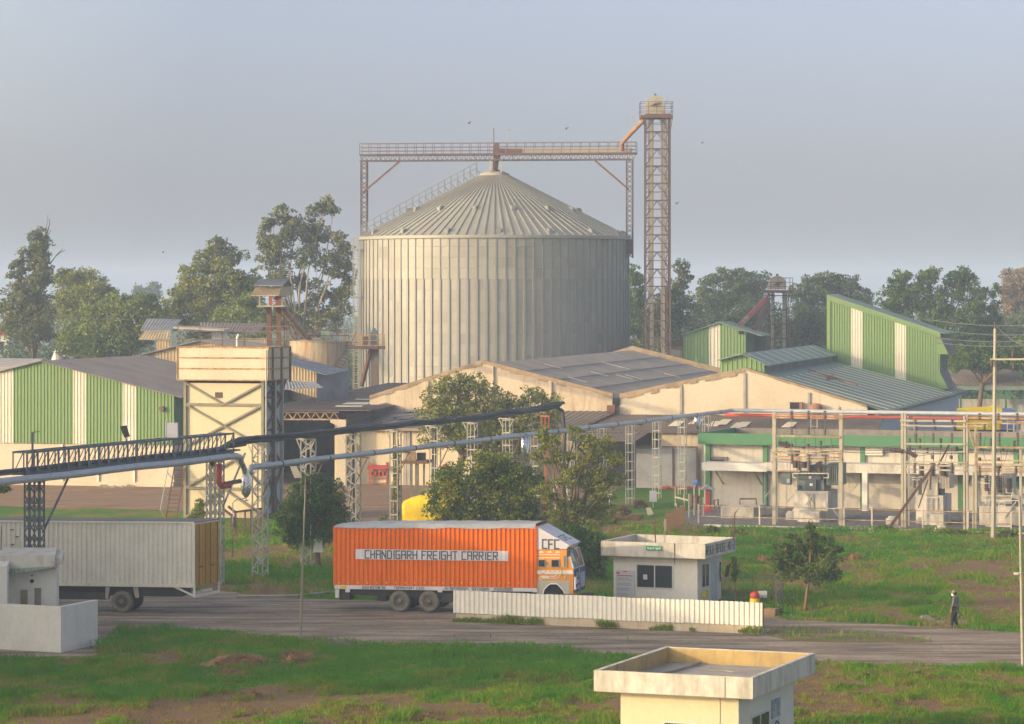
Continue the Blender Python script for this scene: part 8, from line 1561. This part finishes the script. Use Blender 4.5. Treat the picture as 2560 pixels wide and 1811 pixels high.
# ------------------------------------------------------------ trees
def T(name, x, Y, clumps, lm, label, **k): return tree(name, (( x-1280)*Y/F, Y, 0), clumps, lm, label, **k)
GB = 'trees beyond the sheds'
FARK = dict(leaf=.33, nper=2.5, group=GB, trunk_r=.3)
T('eucalyptus_tree', 88, 355, [(92,585,20,18),(100,620,26,24),(88,655,26,26),(55,630,12,10),(108,668,22,34),(40,680,22,24),(100,715,32,36),(55,745,45,40),(100,770,38,40),(20,790,30,45),(70,830,55,40),(110,820,30,40)], 'euc', 'tall narrow eucalyptus with bare twigs at its top', seed=11, **FARK)
mb = MB(); Yq = 355
for pts in ([(106,640),(112,600),(116,570),(120,537)], [(113,600),(122,585),(127,575)], [(116,590),(124,560),(123,548)], [(125,660),(140,640),(157,622)], [(140,640),(150,632),(162,626)], [(130,615),(140,612)]): mb.path([W(x,y,Yq) for x, y in pts], [.09,.05,.04,.02][:len(pts)], 4)
bpy.data.objects['eucalyptus_tree'].name = 'eucalyptus_tree'; mb.build('bare_twig', M['bark'], bpy.data.objects['eucalyptus_tree'])
T('broad_tree', 205, 385, [(205,688,38,16),(178,702,40,20),(232,715,40,22),(250,735,38,22),(200,745,70,40),(150,690,16,22),(270,760,25,20),(185,790,70,40),(275,722,10,8)], 'olive', 'rounded broad tree next to the tall narrow eucalyptus', seed=12, **FARK)
T('bushy_tree', 310, 345, [(325,755,50,24),(285,770,40,28),(370,765,30,28),(250,800,60,40),(330,810,70,45),(390,800,40,40),(220,850,60,40),(300,860,80,35),(180,860,40,40)], 'bright', 'bright bushy tree in the dip beside the small red-ridged hut', seed=13, **FARK)
T('broad_tree', 520, 350, [(540,612,20,18),(560,605,12,10),(520,640,32,26),(580,640,34,24),(490,680,40,34),(555,690,60,40),(455,720,34,28),(500,740,60,40),(590,730,50,50),(430,765,32,30),(540,790,80,46),(450,810,50,40),(640,700,24,36),(640,760,30,50)], 'olive', 'broad tree with a pointed top between the bushy tree and tallest eucalyptus', seed=14, **FARK, fat=.98)
T('bushy_tree', 612, 325, [(612,760,30,22),(590,785,40,30),(640,790,40,34),(612,820,60,40)], 'bright', 'light green bushy tree behind the conveyor head house', seed=15, **FARK)
T('eucalyptus_tree', 745, 345, [(815,510,26,18),(790,530,26,18),(835,525,16,10),(705,535,32,22),(668,560,22,20),(655,605,18,24),(740,570,40,26),(790,585,36,24),(700,600,36,28),(690,650,42,32),(760,640,40,30),(850,600,20,22),(868,630,18,26),(820,660,36,36),(870,690,20,40),(735,700,36,26),(690,720,34,30),(800,725,30,28),(860,750,30,40),(760,790,50,30),(690,800,40,30),(820,810,50,34)], 'euc', 'tallest eucalyptus with pale forked branches beside the silo', bark='palebark', limb=.30, seed=16, **FARK, fat=.98)
T('dark_tree', 1592, 380, [(1585,680,18,18),(1598,720,22,30),(1585,780,30,50),(1590,840,34,40)], 'dense', 'dark tree squeezed between the silo and the tall elevator', seed=17, **FARK)
T('grey_tree', 1690, 365, [(1700,665,22,16),(1712,700,22,18),(1690,720,34,20),(1660,745,30,24),(1700,770,44,34),(1640,800,44,44),(1700,830,60,40)], 'far', 'grey-green tree just behind the tall elevator tower', seed=18, **FARK, fat=.98)
T('grey_tree', 1830, 405, [(1800,688,24,18),(1850,684,28,16),(1900,696,26,18),(1770,712,26,20),(1835,720,40,24),(1890,735,44,28),(1760,760,50,38),(1830,770,60,40),(1900,790,50,44),(1780,830,70,44),(1860,840,70,44)], 'far', 'wide grey-green tree between the two elevator towers', seed=19, **FARK, fat=.98)
T('round_tree', 2080, 415, [(2072,692,34,14),(2030,710,34,20),(2120,706,32,20),(2085,730,60,28),(2000,735,26,28),(2160,740,24,24),(2050,770,80,34),(2150,780,40,34),(2030,830,60,50)], 'far', 'smooth round tree behind the peak of the tall green shed', seed=20, **FARK, fat=.98)
T('dark_tree', 2330, 375, [(2255,690,26,18),(2240,715,26,20),(2330,680,28,16),(2315,705,36,26),(2405,680,22,14),(2390,705,36,24),(2430,700,16,16),(2225,745,34,26),(2290,745,46,30),(2370,745,46,30),(2440,735,26,26),(2490,735,12,26),(2330,790,70,36),(2440,790,50,36),(2240,785,40,30),(2485,800,24,50),(2400,850,70,40),(2470,880,50,44)], 'dense', 'largest dark tree with a lobed crown behind the tall green shed', seed=21, **FARK, fat=.98)
T('grey_tree', 2545, 470, [(2540,690,34,22),(2520,715,28,22),(2560,720,30,30),(2540,770,40,40),(2540,830,44,44),(2545,890,44,34)], 'dry', 'pale brownish tree beyond the largest dark tree', seed=22, **FARK)
T('bushy_tree', 2440, 330, [(2440,890,50,30),(2500,900,60,34),(2400,905,36,26),(2560,890,40,40)], 'dense', 'dark bush mass behind the far ribbed roof', seed=23, **FARK)
T('bushy_tree', 2010, 362, [(1990,800,50,36),(2040,830,40,40),(1970,850,60,34),(1800,860,50,30),(1740,850,50,34)], 'far', 'low green growth around the short elevator', seed=24, **FARK)
V_ = leaf_mesh([(x, 900+nrg.uniform(-60,60), nrg.uniform(1.5,5), 13, 8, nrg.uniform(3.5,7)) for x in np.arange(-260, 265, 14)], 1.0, 1.8, 77); tag(quads_obj('distant_woods', V_, LM['far']), 'distant hazy line of woods along the horizon', 'woods', kind='stuff')
for x, hw, yt, lab in ((383, 20, 705, 'taller faint hazy tree in the dip of the treeline'), (344, 9, 712, 'slimmer faint hazy tree next to the taller hazy one')): T('far_tree', x, 800, [(x,yt+8,hw*.6,7),(x,yt+20,hw,12),(x,yt+36,hw*1.2,12)], 'far', lab, leaf=.8, nper=3.0, seed=int(x))
# fill of hedge behind the sheds so that the gaps below crowns close
V_ = leaf_mesh([(x+nrg.uniform(-3,3), 425+nrg.uniform(-14,14), nrg.uniform(3,9.5) if x > 10 else nrg.uniform(2,6.5), 5, 5, nrg.uniform(4,5.5)) for x in np.arange(-86, 92, 2.6)], .45, 1.8, 78); tag(quads_obj('undergrowth', V_, LM['far']), 'mixed undergrowth below the far trees', 'undergrowth', kind='stuff')
# yard trees
T('feathery_tree', 1130, 236, [(1130,955,34,22),(1190,960,40,24),(1100,985,44,28),(1170,995,60,32),(1250,1000,34,26),(1090,1030,40,28),(1150,1045,60,34),(1230,1040,50,34),(1290,1020,24,26),(1375,1010,30,24),(1330,990,30,22),(1380,1060,30,34),(1110,1090,56,38),(1190,1100,60,40),(1260,1090,50,44),(1300,1110,40,44),(1330,1060,36,40)], 'olive', 'large feathery tree before the weathered warehouse gable', leaf=.20, nper=1.9, trunk_r=.32, seed=31, fat=1.05, fill=True)
T('flowering_tree', 1200, 184, [(1230,1150,44,26),(1150,1185,50,34),(1250,1190,54,36),(1310,1200,40,36),(1120,1230,56,36),(1200,1245,64,40),(1290,1250,60,40),(1100,1275,44,30),(1170,1295,60,30),(1270,1300,64,34),(1340,1290,40,36)], 'yellowish', 'dense dark tree with yellow flowers above the orange lorry roof', leaf=.19, nper=2.4, trunk_r=.2, seed=32, limb=.25)
T('sparse_tree', 1405, 178, [(1355,1085,22,20),(1380,1110,28,24),(1440,1085,24,18),(1480,1105,34,22),(1520,1110,22,22),(1350,1140,22,26),(1400,1150,34,24),(1460,1140,26,18),(1500,1150,34,30),(1545,1200,22,20),(1420,1200,40,24),(1480,1220,40,28),(1370,1230,34,28),(1430,1260,40,24),(1500,1270,40,30),(1400,1300,40,26),(1460,1330,44,26),(1510,1230,34,26),(1500,1190,30,24),(1540,1150,20,22),(1450,1180,30,22),(1480,1300,40,28),(1390,1340,34,26)], 'drum', 'sparse feathery tree with bare brown branches behind the lorry cab', leaf=.15, nper=2.4, trunk_r=.16, limb=.42, seed=33, fat=1.0, fill=False)
T('thick_bush', 1440, 165, [(1430,1340,36,28),(1480,1360,34,30),(1450,1390,40,34),(1500,1400,22,30),(1490,1440,24,34)], 'dense', 'thick dark bush close behind the lorry cab', leaf=.15, nper=3.0, trunk_r=.08, seed=34, cat='bush')
T('round_tree', 794, 173.5, [(790,1205,30,22),(760,1240,44,34),(820,1240,40,34),(790,1270,60,38),(735,1290,40,34),(830,1290,44,36),(725,1330,28,28),(770,1335,50,32),(840,1325,34,30)], 'dense', 'round dense tree behind the pylon with the white meter box', leaf=.14, nper=3.0, trunk_r=.18, seed=35)
T('neem_tree', 2012, 149, [(2028,1318,14,22),(2030,1345,24,20),(1985,1355,34,24),(2060,1365,34,28),(1955,1385,32,28),(2020,1390,46,32),(2085,1385,22,30),(1990,1425,50,28),(2055,1430,40,30),(1950,1415,24,22),(2090,1430,14,20),(2035,1450,30,14)], 'neem', 'small neem tree with a slanting brown trunk in the open grass', leaf=.15, nper=3.2, trunk_r=.085, bark='wood', seed=36, lean=tuple(W(2022,1440,149)), fat=.92, fill=False, droop=.35)
T('sapling', 1838, 152, [(1834,1400,6,10),(1838,1425,8,12),(1836,1445,5,8)], 'neem', 'thin sapling behind the weighbridge cabin', leaf=.12, nper=3.0, trunk_r=.02, seed=37, cat='sapling')
T('wall_shrub', 498, 208, [(498,1265,10,20),(500,1290,16,16),(480,1295,14,10)], 'olive', 'weedy shrub growing against the foot of the panelled tower', leaf=.12, nper=3.0, trunk_r=.03, seed=38, cat='shrub')
T('leafy_branch', 2, 140, [(0,1225,14,9),(18,1222,12,7)], 'dense', 'leafy branch poking into view below the silver pipe', leaf=.12, nper=3.0, trunk_r=.03, seed=39, cat='branch', limbs=0)
for i, (x, y, w_, h_, lm, lab) in enumerate(((1560,1280,20,14,'dry','dry reddish bush beside the sparse tree'), (1600,1262,18,12,'dry','dry bush in front of the grey sliding doors'), (1530,1300,20,14,'olive','greenish scrub at the foot of the thin leaning stick'), (885,1296,12,10,'dense','dark scrub at the foot of the cable wound pylon'), (960,1300,16,8,'olive','scrub clump before the yellow tarpaulin heap'), (2215,1322,30,7,'bright','weeds along the kerb near the middle gantry'), (2380,1330,40,8,'bright','tall weeds along the kerb under the middle gantry'), (2520,1335,30,8,'bright','tall weeds by the base of the tall concrete pole'), (1780,1325,24,8,'bright','weeds at the kerb behind the weighbridge cabin'), (1850,1330,20,8,'bright','weeds at the kerb nearest the neem tree top'), (1945,1528,10,10,'dense','small green bush beside the low brown wall'), (2180,1690,24,12,'bright','clump of weeds on the near side of the track close to the guard cabin'), (2290,1690,26,10,'bright','second weed clump on the near side of the track'))):
    Y_b = F*H/(y+h_-YH); T('scrub', x, Y_b, [(x-w_*.4,y,w_*.5,h_),(x+w_*.4,y+h_*.2,w_*.5,h_*.8),(x,y-h_*.2,w_*.5,h_*.9)], lm, lab, leaf=.12, nper=3.0, trunk_r=.02, seed=60+i, cat='bush', limbs=0)
# ------------------------------------------------------------ unseen off-frame block and trees that shade the near yard
o = thing('shade_block', (-56, 130, 0), 'unseen four storey block off frame that shades the near yard', 'building')
mb = MB(); mb.hexa([(-62,SH0,0),(-46,SH0,0),(-46,SH1,0),(-62,SH1,0),(-62,SH0,SHZ),(-46,SH0,SHZ),(-46,SH1,SHZ),(-62,SH1,SHZ)]) if False else None
SH0, SH1, SHZ = 101.0, 158.0, 14.6
mb = MB(); mb.hexa([(-62,SH0,0),(-46,SH0,0),(-46,SH1,0),(-62,SH1,0),(-62,SH0,SHZ),(-46,SH0,SHZ),(-46,SH1,SHZ),(-62,SH1,SHZ)]); mb.build('wall', M['cream'], o)
mb = MB(); mb.hexa([(-62.3,SH0-.3,SHZ),(-45.7,SH0-.3,SHZ),(-45.7,SH1+.3,SHZ),(-62.3,SH1+.3,SHZ),(-62.3,SH0-.3,SHZ+.6),(-45.7,SH0-.3,SHZ+.6),(-45.7,SH1+.3,SHZ+.6),(-62.3,SH1+.3,SHZ+.6)]); mb.build('roof', M['para'], o)
for fl_ in range(4):
    for k in range(8): mb = MB(); mb.box((-45.98, SH0+4+k*7, 2+fl_*3.5), (.1,1.6,1.6)); mb.build('window', M['glass'], o)
for i, (y, z_, r_) in enumerate(((152,13,3.2),(160,10.5,3.6),(139,14.6,1.6))):
    if i < 2: tree('shade_tree', (-43.5, y, 0), [], 'dense', 'x') if False else None
def shade_tree(x, y, cl, lab, seed): 
    root = thing('shade_tree', (x, y, 0), lab, 'tree'); quads_obj('crown', leaf_mesh(cl, .35, 2.6, seed), LM['dense'], root); mb = MB(); mb.path([(x,y,-.1),(x+.2,y,4),(x,y+.3,cl[0][2])], [.4,.33,.2], 8)
    for c in cl: mb.path([(x,y,4.5), c[:3]], [.2,.08], 5)
    mb.build('trunk', M['bark'], root, smooth=True)
shade_tree(-42.5, 146.5, [(-42.5,146.5,12.5,3,2.6,3.2),(-41.8,148.5,10,3,3,3),(-43,144.5,14.5,2,1.8,2.2)], 'unseen shade tree beside the off-frame block wall', 201)
shade_tree(-42, 160, [(-42,160,9,3.6,3.4,3.5),(-42.5,163,7.5,3,3,3),(-42,157.5,11,2.6,2.6,2.8)], 'unseen shade tree at the far end of the off-frame block', 202)
# ------------------------------------------------------------ haze
mb = MB(); mb.hexa([(-2600,-70,-1.2),(2600,-70,-1.2),(2600,3300,-1.2),(-2600,3300,-1.2),(-2600,-70,HAZE_TOP),(2600,-70,HAZE_TOP),(2600,3300,HAZE_TOP),(-2600,3300,HAZE_TOP)])
hm = bpy.data.materials.new('haze'); hm.use_nodes = True; N = hm.node_tree.nodes; L = hm.node_tree.links; N.remove(N['Principled BSDF']); pv = N.new('ShaderNodeVolumePrincipled'); pv.inputs['Density'].default_value = HAZE_D; pv.inputs['Color'].default_value = HAZE_C; pv.inputs['Anisotropy'].default_value = HAZE_G; L.new(pv.outputs[0], N['Material Output'].inputs['Volume'])
o = mb.build('haze', hm); tag(o, 'pale morning haze over the whole yard', 'haze', kind='stuff'); o.display_type = 'WIRE'
# ------------------------------------------------------------ camera and light
cam = bpy.data.cameras.new('camera'); cam.sensor_width = 36; cam.lens = F/2560*36; cam.shift_y = (YH-905.5)/2560; cam.clip_end = 8000; cam.clip_start = 1
co = bpy.data.objects.new('camera', cam); COL.objects.link(co); co.location = (0,0,H); co.rotation_euler = (math.pi/2,0,0); SC.camera = co
az, el = math.radians(SUN_AZ), math.radians(SUN_EL); S = Vector((-math.sin(az)*math.cos(el), -math.cos(az)*math.cos(el), math.sin(el)))
sun = bpy.data.lights.new('sun', 'SUN'); sun.energy = SUN_E; sun.angle = math.radians(.6); sun.color = SUN_C; so = bpy.data.objects.new('sun', sun); COL.objects.link(so); so.rotation_euler = (-S).to_track_quat('-Z', 'Y').to_euler()
w = bpy.data.worlds.new('World'); SC.world = w; w.use_nodes = True; N = w.node_tree.nodes; L = w.node_tree.links; sk = N.new('ShaderNodeTexSky'); sk.sky_type = 'NISHITA'; sk.sun_disc = False; sk.sun_elevation = el; sk.sun_rotation = math.atan2(S.x, S.y); sk.air_density = SKY_AIR; sk.dust_density = SKY_DUST; sk.ozone_density = SKY_O3
bg = N['Background']; bg.inputs['Strength'].default_value = SKY_S; hs = N.new('ShaderNodeHueSaturation'); hs.inputs['Saturation'].default_value = SKY_SAT; L.new(sk.outputs[0], hs.inputs['Color']); tn = N.new('ShaderNodeMix'); tn.data_type = 'RGBA'; tn.blend_type = 'MULTIPLY'; tn.inputs['Factor'].default_value = 1; tn.inputs[7].default_value = (*SKY_TINT, 1); L.new(hs.outputs[0], tn.inputs[6]); tcw = N.new('ShaderNodeTexCoord'); sx = N.new('ShaderNodeVectorMath'); sx.operation = 'DOT_PRODUCT'; sx.inputs[1].default_value = S; L.new(tcw.outputs['Generated'], sx.inputs[0]); mr = N.new('ShaderNodeMapRange'); mr.inputs['From Min'].default_value = -.25; mr.inputs['From Max'].default_value = 1.0; L.new(sx.outputs['Value'], mr.inputs['Value']); cm = N.new('ShaderNodeMix'); cm.data_type = 'RGBA'; cm.inputs[6].default_value = (*SKY_LO, 1); cm.inputs[7].default_value = (*SKY_HI, 1); L.new(mr.outputs['Result'], cm.inputs['Factor'])
ma_ = N.new('ShaderNodeMapRange'); ma_.inputs['From Min'].default_value = -.5; ma_.inputs['From Max'].default_value = -1.0; L.new(sx.outputs['Value'], ma_.inputs['Value']); cm2 = N.new('ShaderNodeMix'); cm2.data_type = 'RGBA'; L.new(cm.outputs[2], cm2.inputs[6]); cm2.inputs[7].default_value = (*SKY_ANTI, 1); L.new(ma_.outputs['Result'], cm2.inputs['Factor'])
ml = N.new('ShaderNodeMix'); ml.data_type = 'RGBA'; ml.blend_type = 'MULTIPLY'; ml.inputs['Factor'].default_value = 1; L.new(tn.outputs[2], ml.inputs[6]); L.new(cm2.outputs[2], ml.inputs[7]); sz = N.new('ShaderNodeSeparateXYZ'); L.new(tcw.outputs['Generated'], sz.inputs[0]); mz = N.new('ShaderNodeMapRange'); mz.inputs['From Max'].default_value = .11; L.new(sz.outputs['Z'], mz.inputs['Value']); m3 = N.new('ShaderNodeMix'); m3.data_type = 'RGBA'; m3.blend_type = 'MULTIPLY'; m3.inputs['Factor'].default_value = 1; L.new(ml.outputs[2], m3.inputs[6]); mh = N.new('ShaderNodeMix'); mh.data_type = 'RGBA'; mh.inputs[6].default_value = (*SKY_HOR, 1); mh.inputs[7].default_value = (1, 1, 1, 1); L.new(mz.outputs['Result'], mh.inputs['Factor']); L.new(mh.outputs[2], m3.inputs[7]); L.new(m3.outputs[2], bg.inputs['Color'])  # hazy sky: brighter towards the sun
SC.view_settings.view_transform = 'Standard'; SC.view_settings.look = 'None'; SC.view_settings.exposure = EXPO; SC.view_settings.gamma = 1
SC.cycles.use_denoising = True; SC.cycles.max_bounces = 8; SC.cycles.volume_bounces = 1; SC.cycles.caustics_reflective = False; SC.cycles.caustics_refractive = False
